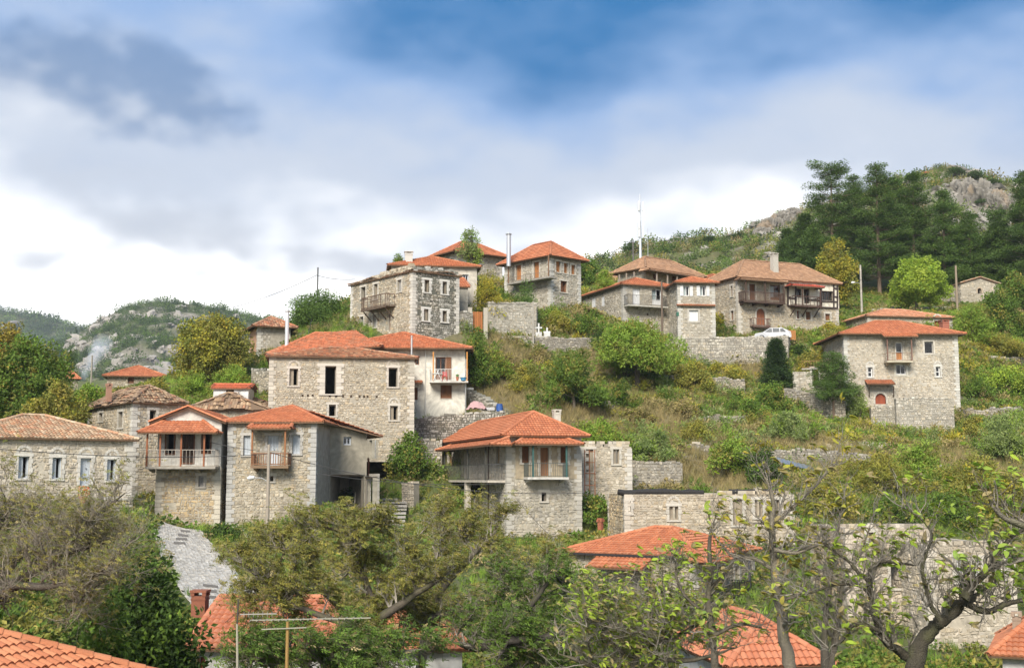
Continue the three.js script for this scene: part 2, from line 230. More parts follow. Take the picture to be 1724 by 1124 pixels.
for (const [px, py, w, h, l] of [[1652, 342, 3.2, 4.6, 'tallest face of the pale grey cliff'], [1632, 330, 2.4, 3.6, 'left face of the pale grey cliff'], [1676, 348, 2.8, 3.4, 'right face of the pale grey cliff'], [1692, 352, 2, 2.4, 'low right end of the pale grey cliff'], [1615, 318, 2, 2, 'small upper ledge of the pale grey cliff'], [1300, 388, 3, 3, 'middle of the grey crag left of the pines'], [1318, 376, 2.6, 2.8, 'upper part of the grey crag left of the pines'], [1283, 398, 2.4, 2, 'lower left of the grey crag'], [1335, 368, 2.2, 2.4, 'top of the grey crag beside the pines'], [1265, 402, 1.8, 1.2, 'small rocks at the left foot of the grey crag'], [1625, 298, 2.6, 1.2, 'summit rocks under the umbrella pine']]) { let D = 200; while (D < 318 && at(px, py, D)[1] > hillRight.H(px, D)) D += 1; rockMesh('crag', l, at(px, py, D + 1.2), [w, h, 3], px * 1.7); }
{ // outcrops over the left hill
  const geo = new THREE.IcosahedronGeometry(1, 1), p = geo.attributes.position, r = rng(12), seen = new Map(); for (let i = 0; i < p.count; i++) { const k = [p.getX(i), p.getY(i), p.getZ(i)].map((v) => v.toFixed(2)).join(); if (!seen.has(k)) seen.set(k, .6 + r() * .7); const f = seen.get(k); p.setXYZ(i, p.getX(i) * f, p.getY(i) * f, p.getZ(i) * f); } geo.computeVertexNormals();
  const put = (H, n, s0, s1, name, label, seed) => { const q = rng(seed), l = []; let k = 0; while (l.length < n && k++ < n * 20) { const px = mix(Math.max(H.x0, -60), Math.min(H.x1, 1800), q()), D = mix(H.D0, H.Dc, q()), X = (px - CX) / F * D, w = 1 / (H.Dc * .045), a = fbm(X * w + H.seed, 2, D * w * 1.6, 5); if (q() > H.rock(px, D, a)) continue; l.push([X, H.H(px, D), -D, mix(s0, s1, q() * q())]); }
    const m = new THREE.InstancedMesh(geo, new THREE.MeshStandardMaterial({ roughness: 1 }), l.length), o = new THREE.Object3D(), c = new THREE.Color(); l.forEach((v, i) => { o.position.set(v[0], v[1], v[2]); o.rotation.set(q() * .6, q() * 6.28, q() * .6); o.scale.set(v[3] * mix(.8, 1.8, q()), v[3] * mix(.4, .8, q()), v[3]); o.updateMatrix(); m.setMatrixAt(i, o.matrix); const t = mix(.15, .34, q()); m.setColorAt(i, c.setRGB(t, t * .93, t * .82)); }); m.name = numbered(name); m.castShadow = m.receiveShadow = true; m.userData = { kind: 'stuff', label, category: 'rocks' }; scene.add(m); };
  put(hillLeft, 700, 1.2, 6, 'hill_rocks', 'grey limestone outcrops scattered on the left hill', 3); put(hillFar, 300, 5, 18, 'hill_rocks', 'pale rock bands on the distant ridge', 4); put(hillRight, 700, .5, 2.4, 'hill_rocks', 'grey limestone outcrops among the scrub of the right hill', 5);
}
// ---------------------------------------------------------------- building kit
const foot = [];                                                     // footprints, kept free of grass
const pick = (a, r) => a[Math.floor(r() * a.length) % a.length];
const shade = (c, k) => [c[0] * k, c[1] * k, c[2] * k];
function cutHoles(u0, u1, v0, v1, holes) {
  const us = [u0, u1], vs = [v0, v1];
  for (const h of holes) { us.push(clamp(h[0], u0, u1), clamp(h[1], u0, u1)); vs.push(clamp(h[2], v0, v1), clamp(h[3], v0, v1)); }
  us.sort((a, b) => a - b); vs.sort((a, b) => a - b); const out = [];
  for (let i = 0; i < us.length - 1; i++) for (let j = 0; j < vs.length - 1; j++) {
    if (us[i + 1] - us[i] < 1e-4 || vs[j + 1] - vs[j] < 1e-4) continue;
    const a = (us[i] + us[i + 1]) / 2, b = (vs[j] + vs[j + 1]) / 2;
    if (!holes.some((h) => a > h[0] && a < h[1] && b > h[2] && b < h[3])) out.push([us[i], us[i + 1], vs[j], vs[j + 1]]);
  }
  return out;
}
function rubble(mb, P, u0, u1, v0, v1, holes, pal, r, o = {}) {      // random rubble: each stone its own chamfered block
  const sc = o.size ?? 1, top = o.top; let v = v0;
  while (v < v1 - 0.04) {
    let h = mix(0.11, 0.25, r()) * sc; if (v1 - v - h < 0.08) h = v1 - v;
    let iv = [[u0, u1]];
    if (top) { let a = u0, b = u1; const N = 60; while (a < u1 && top(a) < v + h * 0.8) a += (u1 - u0) / N; while (b > a && top(b) < v + h * 0.8) b -= (u1 - u0) / N; iv = [[a, b]]; }
    for (const q of holes) if (q[3] > v + 0.03 && q[2] < v + h - 0.03) { const nx = []; for (const [a, b] of iv) { if (q[1] <= a || q[0] >= b) nx.push([a, b]); else { if (q[0] > a) nx.push([a, q[0]]); if (q[1] < b) nx.push([q[1], b]); } } iv = nx; }
    for (const [a, b] of iv) {
      let u = a;
      while (u < b - 0.06) {
        let w = mix(0.12, 0.42, r() * r() * 0.6 + r() * 0.4) * sc; if (b - u - w < 0.12) w = b - u;
        const j = () => (r() - 0.5) * 0.085 * sc, g = mix(0.004, 0.03, r()), d = mix(0.015, 0.06, r()), n = 0.022;
        const lf = fbm(u * .33 + v0 + pal[0][0] * 50, v * .4, u1, 3); if (lf > .2 && r() < .75 && !o.top) { u += w; continue; } const c = mix3(shade(pick(pal, r), mix(0.76, 1.2, r())), lf < 0 ? [.3, .27, .21] : [.6, .5, .34], Math.abs(lf) * 1.3);
        const A = [u + g + j(), v + g + j()], B = [u + w - g + j(), v + g + j()], C = [u + w - g + j(), v + h - g + j()], E = [u + g + j(), v + h - g + j()];
        const mx = u + w / 2, my = v + h / 2, ins = (q) => [q[0] + Math.sign(mx - q[0]) * n, q[1] + Math.sign(my - q[1]) * n];
        const f = [A, B, C, E].map((q) => { const i = ins(q); return P(i[0], i[1], d * mix(0.7, 1.1, r())); }), k = [A, B, C, E].map((q) => P(q[0], q[1], -0.02));
        mb.quad(f[0], f[1], f[2], f[3], c);
        for (let i = 0; i < 4; i++) mb.quad(k[i], k[(i + 1) % 4], f[(i + 1) % 4], f[i], c);
        u += w;
      }
    }
    v += h;
  }
}
const ridgeGeo = (() => { const mb = new MB(), L = 0.46; for (let i = 0; i < 6; i++) { const a = Math.PI * i / 6, b = Math.PI * (i + 1) / 6, q = (t, r, z) => [Math.cos(t) * r, Math.sin(t) * r * 0.85, z]; mb.quad(q(a, .145, 0), q(b, .145, 0), q(b, .12, L), q(a, .12, L), [1, 1, 1]); mb.quad(q(a, .145, 0), q(b, .145, 0), q(b, .12, 0.001), q(a, .12, 0.001), [1, 1, 1]); } return mb.geo(); })();
const tileGeo = (() => { const mb = new MB(), L = 0.44, w = 0.27; for (let i = 0; i < 6; i++) { const f = (k) => [(k / 6) * w, Math.sin(Math.PI * k / 6) * 0.062]; const a = f(i), b = f(i + 1), q = (p, t, l) => [p[0], p[1] + l, -t]; mb.quad(q(a, 0, .055), q(b, 0, .055), q(b, L, 0), q(a, L, 0), [1, 1, 1]); mb.quad(q(a, 0, .012), q(b, 0, .012), q(b, 0, .055), q(a, 0, .055), [1, 1, 1]); } return mb.geo(); })();
const tileMats = new Map();
function solidMat(c) { const k = c.map((x) => x.toFixed(3)).join(); if (!tileMats.has(k)) { const m = M.tile.clone(); m.color.setRGB(...c); tileMats.set(k, m); } return tileMats.get(k); }
function tileSlope(mb, A, B, C, D, style, r, o = {}) {               // barrel tiles laid in courses on one slope
  const s = norm(sub3(B, A)); let n = norm(cross(sub3(B, A), sub3(len3(sub3(C, B)) > len3(sub3(D, A)) ? C : D, A))); if (n[1] < 0) n = mul3(n, -1);
  let t = cross(n, s); if (t[1] < 0) t = mul3(t, -1);
  const S = (p) => { const q = sub3(p, A); return [dot(q, s), dot(q, t)]; }, b = S(B), c = S(C), d = S(D);
  const T = Math.max(c[1], d[1]), cw = o.cw ?? 0.26, cl = o.cl ?? 0.38, seg = o.seg ?? 4, sag = o.sag ?? 0;
  const sL = (v) => d[0] * v / (d[1] || 1e-6), sR = (v) => b[0] + (c[0] - b[0]) * v / (c[1] || 1e-6);
  const at3 = (x, y, h) => add3(A, add3(add3(mul3(s, x), mul3(t, y)), mul3(n, h)));
  for (let j = 0; j * cl < T - 0.02; j++) {
    const v0 = j * cl, v1 = Math.min(T, v0 + cl * 1.02), l0 = sL(v0), r0 = sR(v0), l1 = sL(v1), r1 = sR(v1), a = Math.min(l0, l1), e = Math.max(r0, r1);
    for (let i = Math.floor(a / cw); i * cw < e; i++) {
      const u0 = i * cw; if (u0 + cw <= a || u0 >= e) continue;
      const age = style.age, lift = age * (r() - 0.5) * 0.03, wx = fbm(u0 * .5 + A[0], j * .22, A[2], 3), col = mix3(shade(pick(style.base, r), mix(0.86 - age * 0.22, 1.1 + age * 0.2, r())), [.3, .2, .13], clamp(wx * 1.5 - .08) * (.35 + age * .4));
      if (age > 1.2 && r() < 0.1) continue;
      const slip = age > 0.5 ? (r() - 0.5) * 0.06 * age : 0;
      const und = sag ? fbm(u0 * 0.35, j * 0.2, A[0], 2) * sag : 0;
      if (o.single && u0 > Math.max(l0, l1) && u0 + cw < Math.min(r0, r1) && v0 + cl <= T && o.single(at3(u0, v0, 0))) {
        const m = new THREE.Mesh(tileGeo, solidMat(pick(style.base, r))); m.name = 'tile'; m.castShadow = m.receiveShadow = true;
        m.matrix.makeBasis(new THREE.Vector3(...s), new THREE.Vector3(...n), new THREE.Vector3(...mul3(t, -1))); m.quaternion.setFromRotationMatrix(m.matrix); m.scale.set(cw / 0.27 * 0.985, 1, cl / 0.38); m.position.set(...at3(u0, v0 + (r() - .5) * .012, (r() - 0.5) * 0.008)); o.kids.push(m); continue;
      }
      for (let k = 0; k < seg; k++) {
        const f0 = k / seg, f1 = (k + 1) / seg, h0 = Math.sin(Math.PI * f0) * 0.045, h1 = Math.sin(Math.PI * f1) * 0.045;
        const cl0 = (x) => clamp(x, l0, r0), cl1 = (x) => clamp(x, l1, r1), x0 = u0 + f0 * cw * 0.98, x1 = u0 + f1 * cw * 0.98;
        const p = at3(cl0(x0), v0 + slip, h0 + 0.06 + lift + und), q = at3(cl0(x1), v0 + slip, h1 + 0.06 + lift + und), w = at3(cl1(x1), v1, h1 + lift + und), z = at3(cl1(x0), v1, h0 + lift + und);
        mb.quad(p, q, w, z, col);
        mb.quad(at3(cl0(x0), v0 + slip + 0.002, h0 - 0.02 + und), at3(cl0(x1), v0 + slip + 0.002, h1 - 0.02 + und), q, p, shade(col, 0.9));
      }
    }
  }
}
function tiledRoof(parent, name, slopes, edges, style, r, o = {}) {
  const mb = new MB(), kids = [], so = { ...o, kids }; for (const q of slopes) tileSlope(mb, ...q, style, r, so);
  const roof = mb.mesh(name, M.tile, parent); if (kids.length) { stuff(roof); for (const k of kids) roof.add(k); }
  const sf = new MB(), wood = o.soffit ?? [.2, .12, .07];
  for (const [A, B, C, D] of slopes) { let n = norm(cross(sub3(B, A), sub3(len3(sub3(C, B)) > len3(sub3(D, A)) ? C : D, A))); if (n[1] < 0) n = mul3(n, -1); const th = o.thick ?? 0.1, lo = (p) => add3(p, mul3(n, -th)), up = (p) => add3(p, mul3(n, -0.012)); if (len3(sub3(C, D)) > 0.01) { sf.quad(lo(A), lo(B), lo(C), lo(D), wood); sf.quad(up(A), up(B), up(C), up(D), shade(style.base[0], .6)); } else { sf.tri(lo(A), lo(B), lo(C), wood); sf.tri(up(A), up(B), up(C), shade(style.base[0], .6)); } sf.quad(lo(A), lo(B), up(B), up(A), wood); sf.quad(lo(B), lo(C), up(C), up(B), wood); sf.quad(lo(D), lo(A), up(A), up(D), wood); }
  sf.mesh('soffit', M.wood, roof);
  const merged = new MB();
  for (const [p, q] of edges) {
    const L = len3(sub3(q, p)), N = Math.max(1, Math.round(L / 0.4)), d = norm(sub3(q, p)); let up = norm(sub3([0, 1, 0], mul3(d, d[1]))); const x = norm(cross(up, d));
    for (let i = 0; i < N; i++) {
      const c = shade(pick(style.base, r), mix(0.85, 1.12, r())), pos = add3(add3(p, mul3(d, i / N * L)), mul3(up, 0.03 + style.age * r() * 0.03));
      if (o.near) { const m = new THREE.Mesh(ridgeGeo, solidMat(pick(style.base, r))); m.name = 'ridge_tile'; m.matrix.makeBasis(new THREE.Vector3(...x), new THREE.Vector3(...up), new THREE.Vector3(...d)); m.quaternion.setFromRotationMatrix(m.matrix); m.position.set(...pos); m.castShadow = m.receiveShadow = true; roof.add(m); }
      else { const a = add3(pos, [0, 0.01, 0]), b = add3(pos, mul3(d, L / N * 1.06)); for (let k = 0; k < 5; k++) { const f = (t, R) => add3(mul3(x, Math.cos(t) * R), mul3(up, Math.sin(t) * R * 0.85)), t0 = Math.PI * k / 5, t1 = Math.PI * (k + 1) / 5; merged.quad(add3(a, f(t0, .15)), add3(a, f(t1, .15)), add3(b, f(t1, .125)), add3(b, f(t0, .125)), c); } }
    }
  }
  if (merged.p.length) stuff(merged.mesh('ridge_course', M.tile, roof));
  return roof;
}
const WOODC = { brown: [.2, .085, .035], orange: [.42, .18, .06], grey: [.34, .33, .31], white: [.74, .75, .75], old: [.33, .28, .21], green: [.03, .075, .055], yellow: [.38, .23, .08], dark: [.07, .045, .03], blue: [.52, .57, .62], red: [.3, .07, .03] };
function house(o) {
  const r = rng(o.seed ?? Math.round(o.px * 7 + o.eave)), c = at(o.px, o.eave, o.D), yb = at(o.px, o.base, o.D)[1] - (o.sink ?? 1.5), th = rad(o.a), co = Math.cos(th), si = Math.sin(th);
  const c0 = [c[0], yb, c[2]], h = c[1] - yb;
  const g = thing(o.name, o.label, o.category ?? 'house', c0, th, o.group);
  const hs = { g, h, r, o };
  const loc = (p) => { const d = sub3(p, c0); return [d[0] * co - d[2] * si, d[1], d[0] * si + d[2] * co]; }, dloc = (d) => [d[0] * co - d[2] * si, d[1], d[0] * si + d[2] * co];
  const cam = loc([0, 0, 0]);
  hs.hit = (face, px, py, off = 0) => { const d = dloc(ray(px, py)); const t = face === 'R' ? (off - cam[2]) / d[2] : face === 'L' ? (-off - cam[0]) / d[0] : face === 'E' ? (hs.W + off - cam[0]) / d[0] : 0; const q = add3(cam, mul3(d, t)); return [face === 'R' ? q[0] : -q[2], q[1]]; };
  hs.W = o.W ?? hs.hit('R', o.R, o.eave)[0]; hs.L = o.L ?? (o.Lpx ? hs.hit('L', o.Lpx, o.eave)[0] : hs.hit('E', o.Epx, o.eave)[0]);
  const { W, L } = hs;
  const Ps = hs.P = { R: (u, v, w) => [u, v, w], L: (u, v, w) => [-w, v, -u], E: (u, v, w) => [W + w, v, -u], B: (u, v, w) => [u, v, -L - w] };
  const ln = { R: W, L, E: L, B: W }, vis = { R: cam[2] > 0, L: cam[0] < 0, E: cam[0] > W, B: false };
  { const q = (u, z) => [c0[0] + u * co + z * si, c0[2] - u * si + z * co]; foot.push([q(0, 0), q(W, 0), q(W, -L), q(0, -L)]); }
  hs.rect = (face, a, b, cc, d, off = 0) => { const p = hs.hit(face, a, (b + d) / 2, off), q = hs.hit(face, cc, (b + d) / 2, off), m = (a + cc) / 2, t = hs.hit(face, m, b, off), l = hs.hit(face, m, d, off); return [Math.min(p[0], q[0]), Math.max(p[0], q[0]), l[1], t[1]]; };
  const ops = (o.open ?? []).map((q) => ({ face: q[0], r: hs.rect(q[0], q[1], q[2], q[3], q[4]), kind: q[5], o: q[6] ?? {} }));
  const rise = o.rise ?? 0;
  // walls, with real openings and reveals
  const wb = new MB(), sb = new MB(), thick = 0.45;
  for (const f of ['R', 'L', 'E', 'B']) {
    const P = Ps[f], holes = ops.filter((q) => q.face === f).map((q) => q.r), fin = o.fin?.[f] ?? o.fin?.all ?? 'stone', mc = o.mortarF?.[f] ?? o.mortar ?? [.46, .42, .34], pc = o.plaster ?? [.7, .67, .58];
    const st = o.split && vis[f] ? hs.hit(f === 'B' ? 'R' : f, f === 'L' ? o.px - 1 : o.px + 10, o.split)[1] : null;   // above this height the wall is rendered smooth
    const gab = o.gable === f || (o.gable && ((o.gable === 'R' && f === 'B') || (o.gable === 'L' && f === 'E')));
    const topv = o.tops?.[f];                                       // a broken top edge, as a function of the distance along it
    const cells = cutHoles(0, ln[f], 0, h, holes);
    for (const [a, b, v0, v1] of cells) { const col = fin === 'plaster' || (st !== null && (v0 + v1) / 2 > st) ? pc : mc; if (st !== null && v0 < st && v1 > st) { wb.quad(P(a, v0, 0), P(b, v0, 0), P(b, st, 0), P(a, st, 0), mc); wb.quad(P(a, st, 0), P(b, st, 0), P(b, v1, 0), P(a, v1, 0), pc); } else wb.quad(P(a, v0, 0), P(b, v0, 0), P(b, v1, 0), P(a, v1, 0), col); if (o.ruin) wb.quad(P(a, v0, -thick), P(b, v0, -thick), P(b, v1, -thick), P(a, v1, -thick), mc); }
    if (o.ruin) wb.quad(P(0, h, 0), P(ln[f], h, 0), P(ln[f], h, -thick), P(0, h, -thick), mc);
    for (const q of holes) { const [a, b, v0, v1] = q, d = -thick, col = shade(fin === 'plaster' ? pc : mc, 0.95); wb.quad(P(a, v0, 0), P(a, v1, 0), P(a, v1, d), P(a, v0, d), col).quad(P(b, v0, 0), P(b, v1, 0), P(b, v1, d), P(b, v0, d), col).quad(P(a, v1, 0), P(b, v1, 0), P(b, v1, d), P(a, v1, d), col).quad(P(a, v0, 0), P(b, v0, 0), P(b, v0, d), P(a, v0, d), col); }
    if (gab) wb.tri(P(0, h, 0), P(ln[f], h, 0), P(ln[f] / 2, h + rise, 0), fin === 'plaster' || st !== null ? pc : mc);
    if (fin === 'stone' && vis[f]) {
      const ex = ops.filter((q) => q.face === f).map((q) => { const k = q.o.sur === 'none' ? 0 : q.o.wide ?? 0.18; return [q.r[0] - k, q.r[1] + k, q.r[2] - (k ? 0.12 : 0), q.r[3] + k]; });
      for (const q of o.bare ?? []) if (q[0] === f) ex.push(hs.rect(f, q[1], q[2], q[3], q[4]));
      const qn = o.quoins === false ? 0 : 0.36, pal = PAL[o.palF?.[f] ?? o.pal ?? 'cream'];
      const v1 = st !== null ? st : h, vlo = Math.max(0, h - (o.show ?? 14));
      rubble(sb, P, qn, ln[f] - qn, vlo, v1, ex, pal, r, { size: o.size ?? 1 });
      if (gab && st === null) rubble(sb, P, 0.1, ln[f] - 0.1, h, h + rise, [], pal, r, { size: o.size ?? 1, top: (u) => h + rise * (1 - Math.abs(u / ln[f] * 2 - 1)) });
      if (topv) { for (let u = 0.2; u < ln[f] - 0.3; u += 0.3) { const y = topv(u / ln[f]); for (let v = h; v < h + y; v += 0.2) { const w = mix(.2, .4, r()), z = (r() - 0.5) * 0.1; sb.pbox(P, u + (r() - .5) * .1, u + w, v, v + .22, -thick + z, z + .03, shade(pick(pal, r), mix(.8, 1.15, r()))); } } }
    }
  }
  const wall = wb.mesh('wall', o.fin?.all === 'plaster' ? M.plaster : M.mortar, g); if (sb.p.length) stuff(sb.mesh('stonework', M.stone, wall));
  hs.wall = wall;
  // corner stones
  if (o.quoins !== false) {
    const qm = new MB(), top = o.split ? hs.hit('R', o.px + 10, o.split)[1] : h, lo = Math.max(0.2, h - 9), qc = o.qcol ?? [.6, .56, .48];
    const corner = (x, z, sx, sz) => { let v = lo, k = 0; while (v < top - 0.12) { const hh = Math.min(mix(0.24, 0.34, r()), top - v), a = k % 2 ? 0.52 : 0.33, b = k % 2 ? 0.33 : 0.52, e = 0.035 + r() * 0.025, col = shade(qc, mix(0.82, 1.12, r())); const X = [x - sx * e, x + sx * a].sort((m, n) => m - n), Z = [z + sz * e, z - sz * b].sort((m, n) => m - n); if (o.near) { const q = new MB().box(X[0], v + .012, Z[0], X[1], v + hh - .012, Z[1], col); q.mesh('quoin', M.stone, wall); } else qm.box(X[0], v + .012, Z[0], X[1], v + hh - .012, Z[1], col); v += hh; k++; } };
    if (vis.R || vis.L) corner(0, 0, 1, 1); if (vis.R || vis.E) corner(W, 0, -1, 1); if (vis.L) corner(0, -L, 1, -1); if (vis.E) corner(W, -L, -1, -1);
    if (qm.p.length) stuff(qm.mesh('corner_stones', M.stone, wall));
  }
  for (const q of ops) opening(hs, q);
  if (o.roof) hs.roof = roofOn(hs, o.roof);
  return hs;
}
function roofOn(hs, q) {
  const { W, L, h, g, r, o } = hs, ov = q.over ?? 0.45, axis = q.axis ?? (W >= L ? 'x' : 'z'), x0 = -(q.ovL ?? ov), x1 = W + (q.ovR ?? ov), z0 = q.ovF ?? ov, z1 = -L - ov;
  const wm = g.localToWorld ? (g.updateMatrixWorld(), new THREE.Vector3(W / 2, 0, -L / 2).applyMatrix4(g.matrixWorld)) : null;
  const rise = q.rise ?? (at(q.rpx ?? CX, q.rpy, -wm.z)[1] - (g.position.y + h));
  const ye = h - 0.06 + (q.lift ?? 0), yr = h + rise, xm = (x0 + x1) / 2, zm = (z0 + z1) / 2, in0 = q.in0 ?? (axis === 'x' ? (z0 - z1) / 2 : (x1 - x0) / 2), in1 = q.in1 ?? in0;
  const a = [x0, ye, z0], b = [x1, ye, z0], c = [x1, ye, z1], d = [x0, ye, z1];
  let A, B, sl, ed;
  if (axis === 'x') { A = [x0 + in0, yr, zm]; B = [x1 - in1, yr, zm]; if (A[0] > B[0]) A[0] = B[0] = xm; sl = [[a, b, B, A], [c, d, A, B]]; if (in0 > 0.05) sl.push([d, a, A, A]); if (in1 > 0.05) sl.push([b, c, B, B]); ed = [[a, A], [d, A], [b, B], [c, B]]; if (B[0] - A[0] > 0.1) ed.push([A, B]); }
  else { A = [xm, yr, z0 - in0]; B = [xm, yr, z1 + in1]; if (A[2] < B[2]) A[2] = B[2] = zm; sl = [[d, a, A, B], [b, c, B, A]]; if (in0 > 0.05) sl.push([a, b, A, A]); if (in1 > 0.05) sl.push([c, d, B, B]); ed = [[a, A], [b, A], [d, B], [c, B]]; if (A[2] - B[2] > 0.1) ed.push([A, B]); }
  const far = o.D > 115;
  return tiledRoof(g, 'roof', sl, ed, q.style ?? ORANGE, r, { near: o.near && q.ridge !== false, cw: far ? 0.26 : 0.22, cl: far ? 0.4 : 0.34, seg: far ? 3 : 4, sag: q.sag ?? (q.style?.age ? q.style.age * 0.12 : 0.02), single: q.single, soffit: q.soffit });
}
function archRing(mb, P, uc, v, rad_, w0, w1, t, col, n = 7) { for (let i = 0; i < n; i++) { const a0 = Math.PI * i / n + 0.02, a1 = Math.PI * (i + 1) / n - 0.02, q = (a, R, w) => P(uc + Math.cos(a) * R, v + Math.sin(a) * R, w); mb.hexa([q(a0, rad_, w1), q(a0, rad_ + t, w1), q(a1, rad_ + t, w1), q(a1, rad_, w1), q(a0, rad_, w0), q(a0, rad_ + t, w0), q(a1, rad_ + t, w0), q(a1, rad_, w0)], shade(col, 0.9 + (i % 3) * 0.08)); } }
function leafPanel(P, u0, u1, v0, v1, w, col, r, slats) {            // one shutter or door leaf: frame and boards
  const mb = new MB(), t = Math.min(0.07, (u1 - u0) * 0.16);
  mb.pbox(P, u0, u0 + t, v0, v1, w - 0.04, w, col).pbox(P, u1 - t, u1, v0, v1, w - 0.04, w, col).pbox(P, u0 + t, u1 - t, v0, v0 + 0.1, w - 0.04, w - 0.002, col).pbox(P, u0 + t, u1 - t, v1 - 0.08, v1, w - 0.04, w - 0.002, col);
  if (slats) { const n = Math.max(4, Math.round((v1 - v0) / 0.09)); for (let i = 0; i < n; i++) { const a = mix(v0 + .1, v1 - .08, i / n), b = mix(v0 + .1, v1 - .08, (i + 0.86) / n); mb.hexa([P(u0 + t, a, w - .008), P(u1 - t, a, w - .008), P(u1 - t, b, w - .03), P(u0 + t, b, w - .03), P(u0 + t, a, w - .02), P(u1 - t, a, w - .02), P(u1 - t, b, w - .038), P(u0 + t, b, w - .038)], shade(col, 0.9 + r() * 0.2)); } }
  else { const n = Math.max(2, Math.round((u1 - u0) / 0.14)); for (let i = 0; i < n; i++) mb.pbox(P, mix(u0 + t, u1 - t, i / n) + .004, mix(u0 + t, u1 - t, (i + 1) / n) - .004, v0 + .1, v1 - .08, w - .038, w - .014 - r() * .004, shade(col, 0.85 + r() * 0.3)); }
  return mb;
}
function opening(hs, q) {
  const { g, r } = hs, P = hs.P[q.face], [a, b, v0, v1] = q.r, k = q.o, col = k.col ? WOODC[k.col] ?? k.col : WOODC.brown, sur = k.sur ?? 'stone', sc = k.scol ?? [.62, .58, .5], isDoor = q.kind === 'door';
  const fr = new MB(), fw = 0.06, fc = k.fcol ? WOODC[k.fcol] ?? k.fcol : col, wd = k.set ?? -0.16;
  const fill = q.kind;
  if (fill !== 'void' || sur === 'none') { fr.pbox(P, a, a + fw, v0, v1, wd - .06, wd, fc).pbox(P, b - fw, b, v0, v1, wd - .06, wd, fc).pbox(P, a + fw, b - fw, v1 - fw, v1, wd - .06, wd, fc).pbox(P, a + fw, b - fw, v0, v0 + fw, wd - .06, wd, fc); }
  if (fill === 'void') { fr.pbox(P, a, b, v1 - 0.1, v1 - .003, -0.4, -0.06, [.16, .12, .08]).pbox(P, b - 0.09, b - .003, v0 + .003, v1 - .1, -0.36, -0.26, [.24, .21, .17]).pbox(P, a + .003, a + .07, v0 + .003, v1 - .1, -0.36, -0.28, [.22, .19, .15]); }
  const win = fr.mesh(isDoor ? 'door' : 'window', M.wood, g); if (k.label) win.userData.label = k.label;
  const mid = (a + b) / 2;
  if (fill === 'glass' || (isDoor && k.glass)) {
    const cols = k.cols ?? 2, rows = k.rows ?? 1, low = isDoor ? v0 + (k.panel ?? 0.5) * (v1 - v0) * 0.6 : v0;
    if (isDoor) leafPanel(P, a + fw, b - fw, v0 + fw, low, wd - .015, col, r, false).mesh('door_panel', M.wood, win);
    const bars = new MB();
    for (let i = 0; i < cols; i++) for (let j = 0; j < rows; j++) {
      const x0 = mix(a + fw, b - fw, i / cols), x1 = mix(a + fw, b - fw, (i + 1) / cols), y0 = mix(low + fw, v1 - fw, j / rows), y1 = mix(low + fw, v1 - fw, (j + 1) / rows);
      new MB().quad(P(x0 + .02, y0 + .02, wd - .03), P(x1 - .02, y0 + .02, wd - .03), P(x1 - .02, y1 - .02, wd - .03), P(x0 + .02, y1 - .02, wd - .03), [1, 1, 1]).mesh('pane', M.glass, win);
      bars.pbox(P, x0, x0 + .035, y0, y1, wd - .05, wd - .006, fc).pbox(P, x1 - .035, x1, y0, y1, wd - .05, wd - .006, fc).pbox(P, x0 + .035, x1 - .035, y0, y0 + .035, wd - .05, wd - .006, fc).pbox(P, x0 + .035, x1 - .035, y1 - .035, y1, wd - .05, wd - .006, fc);
    }
    bars.mesh('sash', M.paint, win);
    if (k.curtain) new MB().quad(P(a + .1, v0 + .1, wd - .14), P(mid + (b - mid) * .2, v0 + .1, wd - .18), P(mid + (b - mid) * .2, v1 - .1, wd - .14), P(a + .1, v1 - .1, wd - .18), [.6, .6, .58]).mesh('curtain', M.cloth, win);
  } else if (fill === 'shut' || fill === 'door') {
    const n = k.leaves ?? 2; for (let i = 0; i < n; i++) leafPanel(P, mix(a + fw, b - fw, i / n) + .006, mix(a + fw, b - fw, (i + 1) / n) - .006, v0 + fw, v1 - fw, wd - .008, shade(col, 0.92 + r() * .16), r, k.slats ?? !isDoor).mesh(isDoor ? 'leaf' : 'shutter', M.wood, win);
    if (isDoor) new MB().pbox(P, mid + .05, mid + .08, v0 + 1.0, v0 + 1.12, wd - .01, wd + .04, [.1, .1, .1]).mesh('handle', M.metal, win);
  } else if (fill === 'half') {
    leafPanel(P, a + fw, mid - .02, v0 + fw, v1 - fw, wd - .008, col, r, false).mesh('shutter', M.wood, win);
    const Q = (u, v, w) => P(b - fw - (u - mid) * 0.25, v, wd - (u - mid) * 0.9 + w); leafPanel(Q, mid, b - fw, v0 + fw, v1 - fw, 0, shade(col, .9), r, false).mesh('shutter', M.wood, win);
  }
  if (k.open) for (const s of [-1, 1]) { if (k.open === 1 && s < 0) continue; const w = (b - a) * 0.5, x0 = s < 0 ? a - w - .02 : b + .02; leafPanel(P, x0, x0 + w, v0, v1, 0.09, WOODC[k.ocol] ?? col, r, true).mesh('shutter', M.wood, win); }
  if (sur === 'stone') {
    const w = k.wide ?? 0.18, e = 0.05, js = new MB(); let v = v0, i = 0;
    while (v < v1 - 0.03) { const hh = Math.min(mix(.24, .36, r()), v1 - v), x = i++ % 2 ? w * 1.25 : w * 0.85; js.pbox(P, a - x, a - .002, v + .008, v + hh - .008, -.1, e + r() * .02, shade(sc, mix(.84, 1.1, r()))); js.pbox(P, b + .002, b + x, v + .008, v + hh - .008, -.1, e + r() * .02, shade(sc, mix(.84, 1.1, r()))); v += hh; }
    stuff(js.mesh('jamb_stones', M.stone, win));
    new MB().pbox(P, a - w * 1.3, b + w * 1.3, v1 + .004, v1 + 0.2, -.1, e + .015, shade(sc, 1.05)).mesh('lintel', M.stone, win);
